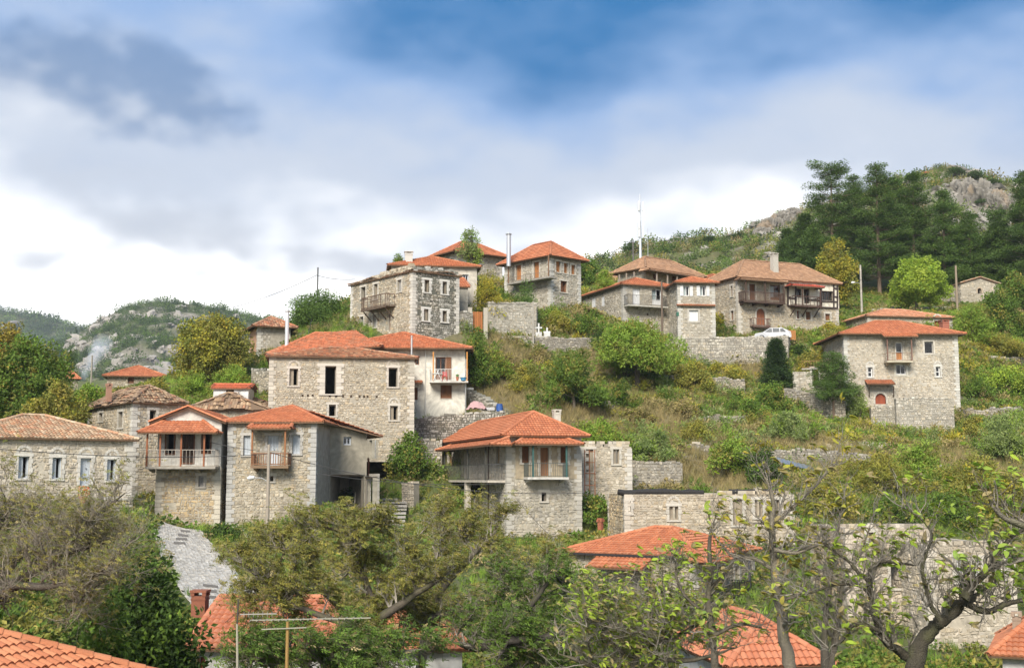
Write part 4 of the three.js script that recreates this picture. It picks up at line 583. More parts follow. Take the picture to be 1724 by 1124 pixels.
{ // big house, half stone, half white timber framing
  const hs = house({ name: 'timbered_house', label: 'long house, half stone and half white with dark timbers, under a tan roof', px: 1242, eave: 466, base: 570, D: 142, a: 22, R: 1410, L: 9, pal: 'cream', qcol: [.62, .58, .5], mortar: [.46, .42, .34], bare: [['R', 1326.5, 450, 1420, 515]],
    open: [['L', 1230.6, 481, 1234.2, 499, 'shut', { col: 'brown' }], ['L', 1231, 523, 1235.6, 539, 'shut', { col: 'brown' }], ['L', 1214, 527, 1219.5, 555, 'door', { col: 'dark', sur: 'archdoor' }], ['R', 1261.7, 478, 1271.5, 505, 'door', { col: 'brown' }], ['R', 1296.8, 479.5, 1313.7, 505, 'door', { col: 'brown', glass: 1, cols: 2, panel: .3, curtain: 1 }], ['R', 1274, 519.5, 1288.4, 547, 'door', { col: [.3, .11, .05], sur: 'archdoor' }],
      ['R', 1340, 486, 1349, 500.5, 'glass', { col: 'dark', sur: 'none', curtain: 1 }], ['R', 1353.5, 486.5, 1362.5, 511, 'door', { col: 'dark', glass: 1, sur: 'none', panel: .2 }], ['R', 1384, 490, 1402.5, 506, 'glass', { col: 'dark', sur: 'none', cols: 4 }], ['R', 1342, 523, 1345.8, 536.5, 'half', { col: 'red' }], ['R', 1357, 524.5, 1365, 538.5, 'shut', { col: 'brown' }], ['R', 1389.6, 528, 1398, 539.5, 'shut', { col: 'brown' }]],
    roof: { style: TAN, rpx: 1330, rpy: 441, over: .45, in0: 4.2, in1: 2.6 } });
  const P = hs.P.R, u0 = hs.hit('R', 1326.5, 490)[0], v0 = hs.hit('R', 1330, 515)[1], wh = new MB(), cells = cutHoles(u0, hs.W + .05, v0, hs.h - .05, [[1340, 486, 1349, 500.5], [1353.5, 486.5, 1362.5, 511], [1384, 490, 1402.5, 506]].map((q) => hs.rect('R', ...q)));
  for (const [a, b, c, d] of cells) wh.pbox(P, a, b, c, d, .002, .1, [.78, .73, .6]); wh.mesh('white_render', M.plaster, hs.wall);
  const tb = (a, b, c, d) => { const q = hs.hit('R', a, b, .12), w = hs.hit('R', c, d, .12); new MB().bar(P(q[0], q[1], .13), P(w[0], w[1], .13), .16, .16, [.05, .035, .03]).mesh('timber', M.wood, hs.wall); };
  tb(1327, 470, 1327, 515); tb(1404, 479, 1404, 517); tb(1410, 480, 1410, 517); tb(1327, 501.5, 1340, 502.5); tb(1362, 504.5, 1384, 506); tb(1384, 507, 1410, 508); tb(1327, 514.5, 1411, 518.5); tb(1404, 485, 1411, 486); tb(1404, 499, 1411, 500); tb(1383, 484, 1383, 515); tb(1340, 480, 1340, 514);
  balcony(hs, 'R', 1253, 1323, 507.5, 492, 1.25, { wood: true, slab: [.085, .05, .035], rail: [.085, .05, .035], brackets: 4, posts: 471, at: [.06, .52, .98], pcol: [.085, .05, .035] });
  awning(hs, 'R', 1247, 1328, 472, 467, 1.45, { style: TAN, inset: .5, rise: .32 });
  balcony(hs, 'R', 1339, 1385, 514, 499, 1.4, { wood: true, slab: [.09, .05, .035], rail: [.09, .05, .035], brackets: 3, strut: true, posts: 482, at: [.3, .95], pcol: [.09, .05, .035], gap: .5 });
  awning(hs, 'R', 1334, 1389, 482, 476, 1.6, { style: RED, inset: .8, rise: .45 });
  balcony(hs, 'R', 1269, 1298, 548.5, 536, .8, { wood: true, slab: [.12, .07, .05], rail: [.2, .12, .09], brackets: 2, strut: true, gap: .4 });
  chimney(hs, 1303.5, 427, 452, 146, .7, [.52, .5, .44]);
  // orange gate panel at the foot
  const g = thing('wooden_gate', 'orange wooden gate panel beside the parked car', 'gate', at(1334, 572, 140), rad(20)); for (let i = 0; i < 5; i++) new MB().box(i * .2 - .5, 0, 0, i * .2 - .32, 1.1, .05, [.45, .2, .06]).mesh('plank', M.wood, g); new MB().box(-.5, .15, -.05, .5, .25, -.002, [.4, .18, .06]).box(-.5, .85, -.05, .5, .95, -.002, [.4, .18, .06]).mesh('rail', M.wood, g);
}
{ // frontal house on the right
  const hs = house({ name: 'stone_house', label: 'broad stone house with bright orange roof standing alone on the right slope', px: 1421, eave: 562, base: 705, D: 127, a: 0, R: 1612, L: 9, pal: 'pale', mortar: [.54, .5, .42], qcol: [.62, .6, .54], size: .85,
    open: [['R', 1509, 576, 1520.5, 606, 'door', { glass: 1, col: 'orange', fcol: 'white', sur: 'band', wide: .08, cols: 1, panel: .7 }], ['R', 1557, 575, 1572, 595, 'glass', { col: 'grey', sur: 'band', cols: 1 }], ['R', 1461.5, 618, 1469.5, 634.5, 'glass', { col: 'white', rows: 2, cols: 1, arch: 1, scol: [.66, .64, .58] }], ['R', 1576, 617, 1583.5, 634, 'glass', { col: 'white', rows: 2, cols: 1, arch: 1, scol: [.66, .64, .58] }], ['R', 1509, 613.5, 1526, 630, 'glass', { col: 'white', sur: 'band', wide: .18, scol: [.7, .67, .58], cols: 2 }], ['R', 1474, 662, 1492, 680, 'door', { col: 'red', sur: 'archdoor', label: 'arched brown door under the small awning' }]],
    roof: { style: ORANGE, rpx: 1510, rpy: 541, over: .75, axis: 'x' } });
  balcony(hs, 'R', 1494, 1538, 607, 594, 1.2, { slab: [.55, .5, .38], rail: [.22, .12, .08], posts: 566, at: [.04, .97], pcol: [.2, .11, .08], brackets: 2, gap: .5 });
  awning(hs, 'R', 1489, 1547, 566, 556, 1.5, { inset: .02, rise: .55 });
  awning(hs, 'R', 1461, 1508.5, 646, 639, 1.1, { inset: .02, rise: .45, style: { base: [[.42, .15, .07]], age: .3 } });
  for (const px of [1464, 1505]) { const p = hs.hit('R', px, 650, 1.0), q = hs.hit('R', px, 668, .05); new MB().bar(hs.P.R(p[0], p[1], 1.0), hs.P.R(q[0], q[1], .05), .08, .08, [.14, .09, .06]).mesh('bracket', M.wood, hs.g); }
  const O = house({ name: 'low_stone_house', label: 'low house with pale orange roof behind the broad stone house', px: 1461, eave: 531, base: 560, D: 143, a: 10, R: 1603, L: 8, pal: 'cream', open: [['R', 1573, 540, 1585, 552, 'shut', { col: 'red', arch: 1 }]], roof: { style: { base: [[.62, .3, .17], [.58, .27, .15], [.66, .36, .22]], age: .4 }, rise: 1.3, over: .35 } });
  chimney(O, 1590, 539, 550, 140, .8, [.4, .14, .09], true, 'brick_chimney');
  const an = house({ name: 'terrace_shed', label: 'small stone shed with dark doorway and terrace on top, left of the broad house', px: 1336, eave: 626, base: 672, D: 131, a: -24, R: 1392, L: 7, pal: 'grey', open: [['R', 1368, 620, 1379, 650, 'void', {}]], ruin: true });
  balcony(an, 'R', 1350, 1396, 619, 607, .2, { slab: [.4, .38, .33], rail: [.3, .16, .09], brackets: 0, gap: .3 });
}
{ // chapel
  const hs = house({ name: 'chapel', label: 'small stone chapel gable with one arched window on the upper right', category: 'chapel', px: 1618, eave: 476, base: 515, D: 166, a: 8, R: 1683, L: 9, pal: 'pale', gable: 'R', rise: .75, quoins: false, show: 8, open: [['R', 1646.5, 485, 1653, 494, 'void', { sur: 'archdoor', scol: [.55, .45, .33] }]], roof: { style: PALE, rise: .8, over: .15, axis: 'z', in0: 0, in1: 0 } });
}
{ // restored house in the middle
  const hs = house({ name: 'restored_house', label: 'restored stone house with bright orange roof, green posted balcony and side porch', px: 853.5, eave: 732, base: 906, D: 87, a: 15, R: 978, Lpx: 741, pal: 'grey', near: true, qcol: [.58, .55, .48], mortar: [.5, .46, .37], bare: [['R', 868, 738, 972, 806], ['R', 902, 806, 934, 824]],
    open: [['R', 878.5, 751, 890.5, 779, 'shut', { col: 'brown' }], ['R', 909.5, 753, 923.5, 801, 'door', { col: [.3, .14, .06] }], ['R', 943.5, 752, 955.5, 780, 'shut', { col: 'brown' }], ['R', 911.7, 828.5, 919.7, 843.5, 'void', {}], ['L', 835.5, 751, 842.2, 780, 'shut', { col: 'yellow' }], ['L', 754.5, 760.5, 761.5, 789, 'shut', { col: 'yellow' }], ['L', 783.5, 763.5, 791, 806, 'door', { col: 'green' }], ['L', 764, 814, 781, 842, 'void', { sur: 'none' }], ['L', 792, 814, 812, 842, 'void', { sur: 'none' }]],
    roof: { style: ORANGE, rpx: 830, rpy: 703, over: .55 } });
  const pl = new MB(), q = hs.rect('R', 868, 738, 972, 806), P = hs.P.R; for (const [a, b, c, d] of cutHoles(q[0], q[1], q[2], Math.min(q[3], hs.h), [[878.5, 751, 890.5, 779], [909.5, 753, 923.5, 801], [943.5, 752, 955.5, 780]].map((k) => hs.rect('R', ...k)))) pl.pbox(P, a, b, c, d, .002, .035, [.43, .36, .25]); pl.mesh('plaster_patch', M.plaster, hs.wall);
  balcony(hs, 'R', 889, 958, 803, 779, 1.25, { slab: [.6, .58, .53], rail: [.1, .12, .11], posts: 747, at: [.13, .95], pcol: [.04, .11, .1], brackets: 2 });
  awning(hs, 'R', 867, 984, 747.5, 736, 1.55, { rise: .5, inset: 1.1 });
  balcony(hs, 'L', 743, 821, 808, 783, 1.3, { slab: [.55, .5, .42], rail: [.14, .14, .13], gap: .26, posts: 754, at: [.06, .42, .95], pcol: [.06, .06, .05], brackets: 0 });
  awning(hs, 'L', 733, 825, 754, 741, 1.6, { rise: .55, inset: 1.0 });
  for (const px of [786, 745]) { const u = hs.hit('L', px, 820, 1.1)[0], v = hs.hit('L', px, 811, 1.1)[1]; new MB().pbox(hs.P.L, u - .22, u + .22, .5, v, .85, 1.25, [.58, .53, .44]).mesh('pillar', M.stone, hs.g); }
  new MB().tube([hs.P.L(hs.hit('L', 824, 780)[0], hs.h - .2, .08), hs.P.L(hs.hit('L', 824, 780)[0], 1.5, .08)], [.05, .05], 8, [.12, .08, .06]).mesh('drainpipe', M.metal, hs.g);
  chimney(hs, 937, 690, 712, 92, .5, [.66, .62, .53]);
}
{ // roofless shells
  const R = house({ name: 'ruined_house', label: 'roofless stone shell with weathered shutters right of the restored house', category: 'ruin', px: 979, eave: 752, base: 850, D: 92, a: 4, R: 1063, L: 8, ruin: true, pal: 'pale', mortar: [.5, .45, .36], near: true, qcol: [.66, .62, .55], tops: { R: (t) => .25 + .5 * fbm(t * 9, 6, 1, 3) },
    open: [['R', 986, 756, 999, 794, 'shut', { col: 'old', slats: false }], ['R', 1032.5, 756, 1042.5, 781, 'half', { col: 'old' }]] });
  const tr = thing('rusty_trellis', 'rusty iron trellis frame against the roofless stone shell', 'trellis', at(993, 860, 91)); const sc = 91 / F, tm = [.3, .12, .05];
  for (const x of [-8, 0, 9]) new MB().box(x * sc - .03, 0, 0, x * sc + .03, 102 * sc, .06, tm).mesh('upright', M.metal, tr); for (const y of [20, 42, 62, 80, 98]) new MB().box(-8 * sc, y * sc, .061, 9 * sc, y * sc + .05, .1, tm).mesh('crossbar', M.metal, tr);
  const S = house({ name: 'ruined_house', label: 'long roofless ruin with charred beam on top behind the lower orange roof', category: 'ruin', px: 1052, eave: 832, base: 950, D: 78, a: 4, R: 1336, L: 7, ruin: true, pal: 'ochre', palF: { R: 'cream' }, mortar: [.52, .46, .36], near: true, qcol: [.66, .6, .5], tops: { R: (t) => t > .55 ? .1 + .3 * fbm(t * 20, 3, 1, 3) : 0 },
    open: [['R', 1057.5, 843, 1062, 864, 'void', {}], ['R', 1127, 852, 1142, 875, 'half', { col: 'old', arch: 1 }], ['R', 1234, 840, 1250, 884, 'shut', { col: 'old', slats: false }], ['R', 1271, 841, 1284, 871, 'half', { col: 'old' }], ['R', 1302, 841, 1313, 871, 'half', { col: 'old' }]] });
  const rb = rng(4), bm = (a, b, n) => { const p = [], q = []; for (let i = 0; i <= 12; i++) { p.push(S.P.R(mix(a, b, i / 12), S.h + .12 + (rb() - .5) * .1, -.2 + (rb() - .5) * .08)); q.push(.16 + rb() * .08); } new MB().tube(p, q, 7, [.02, .019, .018]).mesh(n, M.wood, S.g); };
  bm(-.4, S.hit('R', 1186, 830)[0], 'charred_beam'); bm(S.hit('R', 1228, 830)[0], S.W - .6, 'charred_beam');
  const U = house({ name: 'ruined_house', label: 'large stone ruin with white window gaps behind the bare walnut tree', category: 'ruin', px: 1560, eave: 918, base: 1100, D: 63, a: 6, R: 1707, L: 8, ruin: true, pal: 'pale', mortar: [.54, .48, .38], near: true, qcol: [.66, .6, .5], tops: { R: (t) => .1 + .3 * fbm(t * 12, 3, 1, 3) },
    open: [['R', 1611, 937, 1623, 979, 'half', { col: 'white' }], ['R', 1642, 941, 1652, 980, 'shut', { col: 'white', slats: false }], ['R', 1681, 945, 1690, 973, 'half', { col: 'white' }]] });
  const U2 = house({ name: 'ruined_wall_house', label: 'higher ruined stone range with a small arch left of the large ruin', category: 'ruin', px: 1424, eave: 889, base: 1090, D: 66, a: 4, R: 1566, L: 6, ruin: true, pal: 'ochre', palF: { R: 'pale' }, mortar: [.54, .46, .36], near: true, qcol: [.64, .56, .45], tops: { R: (t) => .1 + .3 * fbm(t * 12, 9, 1, 3) }, open: [['R', 1462, 896, 1471, 914, 'void', { arch: 1 }], ['R', 1500, 950, 1520, 990, 'void', {}]] });
}
{ // lower orange roof in front
  const hs = house({ name: 'stone_house', label: 'stone house with ribbed orange roof, dark gutter and iron balcony in the lower middle', px: 948, eave: 927, base: 1020, D: 70.5, a: -33, W: 8.2, L: 7.6, pal: 'cream', near: true, open: [['E', 1179, 953, 1188, 986, 'door', { col: 'yellow' }], ['E', 1208, 953, 1219, 988, 'door', { col: 'brown' }], ['E', 1237, 952, 1244, 975, 'shut', { col: 'yellow' }]], roof: { style: ORANGE, rpx: 1080, rpy: 888, over: .35, axis: 'x', in1: 3.6 } });
  new MB().bar([-.35, hs.h - .1, .42], [hs.W + .4, hs.h - .1, .42], .12, .12, [.05, .045, .045]).mesh('gutter', M.metal, hs.roof);
  balcony(hs, 'E', 1190, 1268, 1010, 984, 1.2, { slab: [.4, .38, .34], rail: [.04, .04, .045], brackets: 3, posts: 945, at: [.97], pcol: [.05, .05, .06] });
  awning(hs, 'R', 985, 1082, 956, 938, 1.6, { rise: .6, inset: .02 }); awning(hs, 'E', 1196, 1246, 945, 933, 1.3, { rise: .4, inset: .3 });
  chimney(hs, 1011, 873, 880, 71.5, .24, [.36, .13, .07], true, 'pot');
}
// roofs in the foreground
const WHITEW = { fin: { all: 'plaster' }, plaster: [.7, .69, .66], quoins: false };
{
  const v = house({ name: 'white_walled_house', label: 'white walled house with salmon ribbed roof and brick chimney below the path', px: 336, eave: 1087, base: 1160, D: 44, a: -3, R: 556, L: 6.2, ...WHITEW, near: true, roof: null, open: [['R', 330, 1105, 345, 1150, 'shut', { col: 'red', sur: 'none' }]] });
  v.roof = roofOn(v, { style: { base: [[.53, .195, .1], [.49, .175, .088], [.56, .22, .115]], age: .1 }, rise: 1.35, over: .4, axis: 'x', in0: .2, in1: 1.2, single: inView(v.g, 290) });
  chimney(v, 337, 994, 1026, 47.5, .52, [.32, .12, .07]);
  const w = house({ name: 'white_walled_house', label: 'orange roof glimpsed through the leafy trees at the bottom centre', px: 640, eave: 1092, base: 1170, D: 46, a: 8, R: 778, L: 6, ...WHITEW, near: true, roof: { style: ORANGE, rise: 1.2, over: .35 } });
  const x = house({ name: 'red_roof_house', label: 'orange roof behind the walnut trunks at the bottom right of centre', px: 1236, eave: 1118, base: 1180, D: 42, a: 10, R: 1382, L: 6, ...WHITEW, near: true, roof: null }); x.roof = roofOn(x, { style: { base: [[.53, .195, .1], [.49, .175, .088], [.56, .22, .115]], age: .1 }, rise: 1.3, over: .4, axis: 'z', single: inView(x.g, 290) });
  const y = house({ name: 'red_roof_house', label: 'corner of an orange roof with slim chimney at the bottom right edge', px: 1688, eave: 1099, base: 1170, D: 50, a: -24, R: 1830, L: 6, ...WHITEW, near: true, roof: { style: ORANGE, rise: 1.5, over: .5, axis: 'x' } });
  chimney(y, 1712, 1030, 1072, 52, .34, [.4, .3, .22]);
  const z = house({ name: 'red_roof_house', label: 'near orange roof with mossy hip at the bottom left corner', px: -758, eave: 1226, base: 1500, D: 24.46, a: -23, W: 7.5, L: 9, ...WHITEW, near: true, roof: null }); z.roof = roofOn(z, { style: { base: [[.55, .21, .1], [.51, .19, .088], [.58, .235, .115], [.47, .17, .08]], age: .2 }, rise: 1.75, over: .35, axis: 'z', single: inView(z.g, 295) });
}
// small and far buildings on the left
house({ name: 'red_roof_house', label: 'distant red hipped roof house below the rocky hill', px: 180, eave: 632, base: 655, D: 140, a: 12, R: 276, L: 7, pal: 'cream', quoins: false, mortar: [.3, .26, .2], open: [['R', 215, 634, 225, 645, 'shut', { col: 'brown', sur: 'none' }]], roof: { style: ORANGE, rise: 1.4, over: .5 } });
house({ name: 'red_roof_house', label: 'tiny red roof edge by the dark cypresses', px: 113, eave: 637, base: 655, D: 150, a: 30, R: 131, L: 5, pal: 'cream', quoins: false, roof: { style: ORANGE, rise: .9, over: .3 } });
house({ name: 'old_house', label: 'old rendered house with tan eaves above the yellow-green tree', px: 434, eave: 549, base: 605, D: 124, a: 22, R: 488, Lpx: 420, pal: 'grey', fin: { L: 'plaster' }, plaster: [.56, .33, .2], bare: [['R', 455, 551, 490, 590]], mortar: [.4, .36, .29], quoins: true, qcol: [.6, .57, .5], roof: { style: { ...OLD, age: .7 }, rise: 1.2, over: .7 } });
house({ name: 'white_shed', label: 'small white shed with red roof and one dark window', category: 'shed', px: 359, eave: 652.5, base: 668, D: 101, a: 3, R: 418, L: 3, ...WHITEW, plaster: [.78, .77, .75], sink: 2.2, open: [['R', 380, 655, 393.5, 667, 'void', { sur: 'none' }]], roof: { style: { base: [[.55, .15, .07]], age: 0 }, rise: .35, over: .2, axis: 'x', in0: 0, in1: 0 } });
{ const p = at(1570, 300, 322), hs = house({ name: 'hilltop_house', label: 'tiny house with a red roof on top of the crag', px: 1556, eave: 291, base: 300, D: 318, a: 10, R: 1590, L: 5, pal: 'pale', quoins: false, size: 2, roof: { style: ORANGE, rise: 1.2, over: .4 } }); }

// ---------------------------------------------------------------- walls and terraces
stoneWall('retaining_wall', 'mossy retaining wall under the white house yard', [[690, 706, 768, 108], [760, 697, 765, 108], [856, 692, 730, 108.5]], { pal: 'dark', mortar: [.16, .15, .12] });
stoneWall('stone_wall', 'dry stone wall climbing from the yard of the white house', [[786, 654, 690, 113], [857, 697, 720, 108.4]], { pal: 'dark' });
stoneWall('terrace_wall', 'long low terrace wall below the grave crosses', [[812, 566, 588, 125], [900, 567, 592, 125.5], [960, 570, 592, 126.5], [1015, 568, 588, 128]], { pal: 'dry' });
stoneWall('retaining_wall', 'high grey retaining wall carrying the road with the parked car', [[1118, 572, 605, 135], [1165, 569, 625, 136], [1250, 567, 650, 136.5], [1329, 566, 660, 137], [1334, 566, 650, 141]], { pal: 'grey', mortar: [.3, .28, .24], size: 1.25 });
stoneWall('ruined_wall', 'curved ruined dry stone wall on the dry grass slope', [[936, 672, 700, 113], [950, 660, 705, 112], [972, 654, 706, 111.5], [990, 657, 706, 111.5], [1003, 671, 706, 111.5], [1042, 680, 702, 112]], { pal: 'dry', rag: .1 });
stoneWall('terrace_wall', 'square ended stone wall behind the roofless shells', [[1064, 777, 835, 98], [1150, 779, 832, 99]], { pal: 'dry', mortar: [.36, .33, .27] });
stoneWall('garden_wall', 'tall pale garden wall right of the rusty gate', [[822, 509, 565, 126], [903, 510, 560, 128], [905, 530, 560, 130]], { pal: 'grey', mortar: [.44, .42, .36] });
stoneWall('garden_wall', 'short stone wall between the tower and the rusty gate', [[773, 524, 562, 121.5], [796, 525, 566, 122]], { pal: 'dark' });
stoneWall('stair_wall', 'squared stone end wall beside the stone steps', [[676, 812, 880, 97], [696, 813, 880, 96]], { pal: 'pale' });
stoneWall('garden_wall', 'rough wall behind the fig bush by the grey wing', [[694, 738, 800, 105], [744, 742, 800, 105]], { pal: 'grey' });
stoneWall('forecourt_wall', 'stone forecourt wall in front of the broad house', [[1511, 671, 740, 122.5], [1560, 669, 742, 122.5], [1609, 670, 742, 122.5]], { pal: 'grey', mortar: [.36, .34, .29] });
stoneWall('forecourt_wall', 'low broken wall with tile coping below the arched door', [[1468, 686, 725, 123], [1514, 682, 725, 123]], { pal: 'grey', mortar: [.3, .28, .23] });
stoneWall('retaining_wall', 'shaded retaining wall below the terrace shed', [[1322, 655, 715, 129], [1400, 668, 722, 124], [1425, 672, 722, 124]], { pal: 'dry', mortar: [.2, .18, .14] });
stoneWall('road_wall', 'low stone road wall with pale pillars below the pines', [[1412, 534, 548, 160], [1470, 520, 536, 161], [1560, 517, 532, 163], [1622, 516, 530, 164]], { pal: 'grey' });
stoneWall('terrace_wall', 'crumbling terrace wall above the blue sheet', [[1300, 760, 782, 101], [1390, 756, 780, 101], [1470, 768, 790, 101]], { pal: 'dry', rag: .2 });
stoneWall('terrace_wall', 'broken terrace bank under the big olive green tree', [[1040, 640, 655, 122], [1130, 632, 652, 123], [1255, 640, 660, 123]], { pal: 'dry', rag: .2 });
stoneWall('terrace_wall', 'tumbled terrace wall at the right edge below the yellow bush', [[1625, 605, 632, 138], [1724, 600, 630, 140], [1760, 600, 630, 141]], { pal: 'dry', rag: .2 });
stoneWall('terrace_wall', 'dark dry stone wall in the shade at the right edge', [[1640, 850, 880, 88], [1740, 845, 880, 87]], { pal: 'dry', rag: .15 });
stoneWall('garden_wall', 'stone garden wall left of the two storey house', [[422, 620, 660, 112], [452, 622, 660, 111]], { pal: 'dark' });
stoneWall('yard_wall', 'grey yard wall below the cream house', [[120, 838, 872, 77.5], [222, 838, 876, 80]], { pal: 'grey' });
{ // rubble slope
  const r = rng(31), g = new MB(); for (let i = 0; i < 900; i++) { const p = ground(1385 + r() * 110, 722 + r() * 28 + r() * 6, 95), s = .09 + r() * .2, c = shade(pick(PAL.grey, r), mix(.8, 1.2, r())), k = () => (r() - .5) * s * .7; g.hexa([[-s + k(), -s, s + k()], [s + k(), -s, s + k()], [s * .7 + k(), s * .6, s * .7], [-s * .7, s * .6, s * .7 + k()], [-s, -s, -s + k()], [s + k(), -s, -s], [s * .7, s * .6, -s * .7 + k()], [-s * .7 + k(), s * .6, -s * .7]].map((q) => add3(q, [p[0], p[1] + s * .3, p[2]])), c); }
  const m = stuff(g.mesh('rubble', M.stone, scene)); tag(m, 'spill of loose pale stones on the slope below the terrace shed', 'rubble');
}

for (const [l, p] of [['broken terrace edge below the big spreading tree', [[1058, 688, 702, 115], [1135, 684, 700, 116]]], ['stone terrace edge in the middle of the slope', [[1172, 706, 722, 111], [1262, 700, 718, 112]]], ['short collapsed wall above the fig bush', [[1150, 745, 760, 104.5], [1196, 748, 764, 104]]], ['rough terrace wall above the stone spill', [[1290, 712, 728, 114], [1372, 716, 734, 114]]], ['ruined field wall under the pale feathery thicket', [[1500, 792, 812, 97], [1600, 788, 808, 98]]], ['mossy terrace edge right of the broad house', [[1628, 690, 708, 124], [1724, 686, 706, 125]]], ['old wall end beside the tall green bush', [[842, 600, 622, 122], [872, 606, 626, 121.5]]]]) stoneWall('terrace_wall', l, p, { pal: 'dry', rag: .22 });
let lane = []; const onLane = (x, z) => lane.some(([a, b, w]) => Math.hypot(x - a, z - b) < w - .25);
// ---------------------------------------------------------------- paths, steps, street things
{ // cobbled lane
  const c = [[296, 888, 32], [306, 905, 42], [324, 935, 52], [346, 970, 58], [374, 1005, 62], [410, 1035, 66]].map(([px, py, w]) => { const g = ground(px, py, 45); return [g, w * -g[2] / F]; });
  const N = 40, mb = new MB(), row = []; for (let i = 0; i <= N; i++) { const t = i / N * (c.length - 1), k = Math.min(c.length - 2, Math.floor(t)), p = lerp3(c[k][0], c[k + 1][0], t - k), w = mix(c[k][1], c[k + 1][1], t - k), d = norm(sub3(c[k + 1][0], c[k][0])), s = norm([-d[2], 0, d[0]]); row.push([p, s, w]); }
  const Pt = (u, v, h) => { const t = clamp(v / 30 * N, 0, N - .001), k = Math.floor(t), a = row[k], b = row[k + 1], p = lerp3(a[0], b[0], t - k), s = a[1], w = mix(a[2], b[2], t - k), q = add3(p, mul3(s, (u - .5) * 2 * w)); return [q[0], Math.max(hgt(q[0], q[2]) + .06, p[1] - .12) + h, q[2]]; };
  for (let i = 0; i < 120; i++) for (let j = 0; j < 14; j++) mb.quad(Pt(j / 14, i / 4, 0), Pt((j + 1) / 14, i / 4, 0), Pt((j + 1) / 14, (i + 1) / 4, 0), Pt(j / 14, (i + 1) / 4, 0), [.5, .48, .44]);
  const path = mb.mesh('path', M.ground, scene); path.userData = { kind: 'structure', label: 'pale cobbled lane between the gabled house and the trees' };
  lane = row.map(([p, , w]) => [p[0], p[2], w]);
  const st = new MB(), r = rng(8), pal = [[.58, .56, .52], [.53, .51, .47], [.64, .62, .57], [.46, .44, .4], [.6, .56, .49]];
  for (let v = 0; v < 29.8; v += .3) for (let u = 0; u < 1; u += .055) { const a = u + (r() - .5) * .02, b = a + .05, y = v + (r() - .5) * .1, q = (x, z, h) => Pt(x, z, h), h = .02 + r() * .03, k = shade(pick(pal, r), mix(.85, 1.15, r())); st.quad(q(a + .004, y + .03, h), q(b - .004, y + .03 + r() * .03, h), q(b - .006, y + .27, h + r() * .01), q(a + .006, y + .27, h), k); for (const [x0, z0, x1, z1] of [[a, y, b, y], [b, y, b, y + .3], [b, y + .3, a, y + .3], [a, y + .3, a, y]]) st.quad(q(x0, z0, -.02), q(x1, z1, -.02), q(mix(x1, (a + b) / 2, .12), mix(z1, y + .15, .12), h), q(mix(x0, (a + b) / 2, .12), mix(z0, y + .15, .12), h), k); }
  stuff(st.mesh('cobbles', M.stone, path));
  for (const v of [4.4, 6, 7.6, 9.2, 22, 23.6, 25.2]) { const k = new MB(), q = (u, z, h) => Pt(u, z, h); const f = v < 12 ? .3 + (v - 4.4) * .05 : .48 + (v - 22) * .05; k.hexa([q(f, v, -.05), q(f + .2, v + .1, -.05), q(f + .2, v + .1, .16), q(f, v, .16), q(f, v - .2, -.05), q(f + .2, v - .12, -.05), q(f + .2, v - .12, .14), q(f, v - .2, .14)], [.2, .19, .18]); k.mesh('step', M.stone, path); }
}
{ // stone steps up between the houses
  const a = ground(655, 893, 80), b = at(668, 826, 102.5), g = thing('stone_steps', 'weathered stone steps climbing between the grey wing and the end wall', 'steps', a), n = 11, d = sub3(b, a), s = norm([-d[2], 0, d[0]]), r = rng(3);
  for (let i = 0; i < n; i++) { const p = mul3(d, i / n), q = mul3(d, (i + .8) / n), y = d[1] * i / n + .14, w = 1.0, k = new MB(), c = (pt, e, h) => [pt[0] + s[0] * e, h, pt[2] + s[2] * e]; k.hexa([c(p, -w, y - .14), c(p, w, y - .14), c(p, w, y + .02), c(p, -w, y + .01), c(q, -w, y - .14), c(q, w, y - .14), c(q, w, y), c(q, -w, y)], shade([.46, .44, .4], mix(.85, 1.15, r()))); k.mesh('step', M.stone, g); }
}
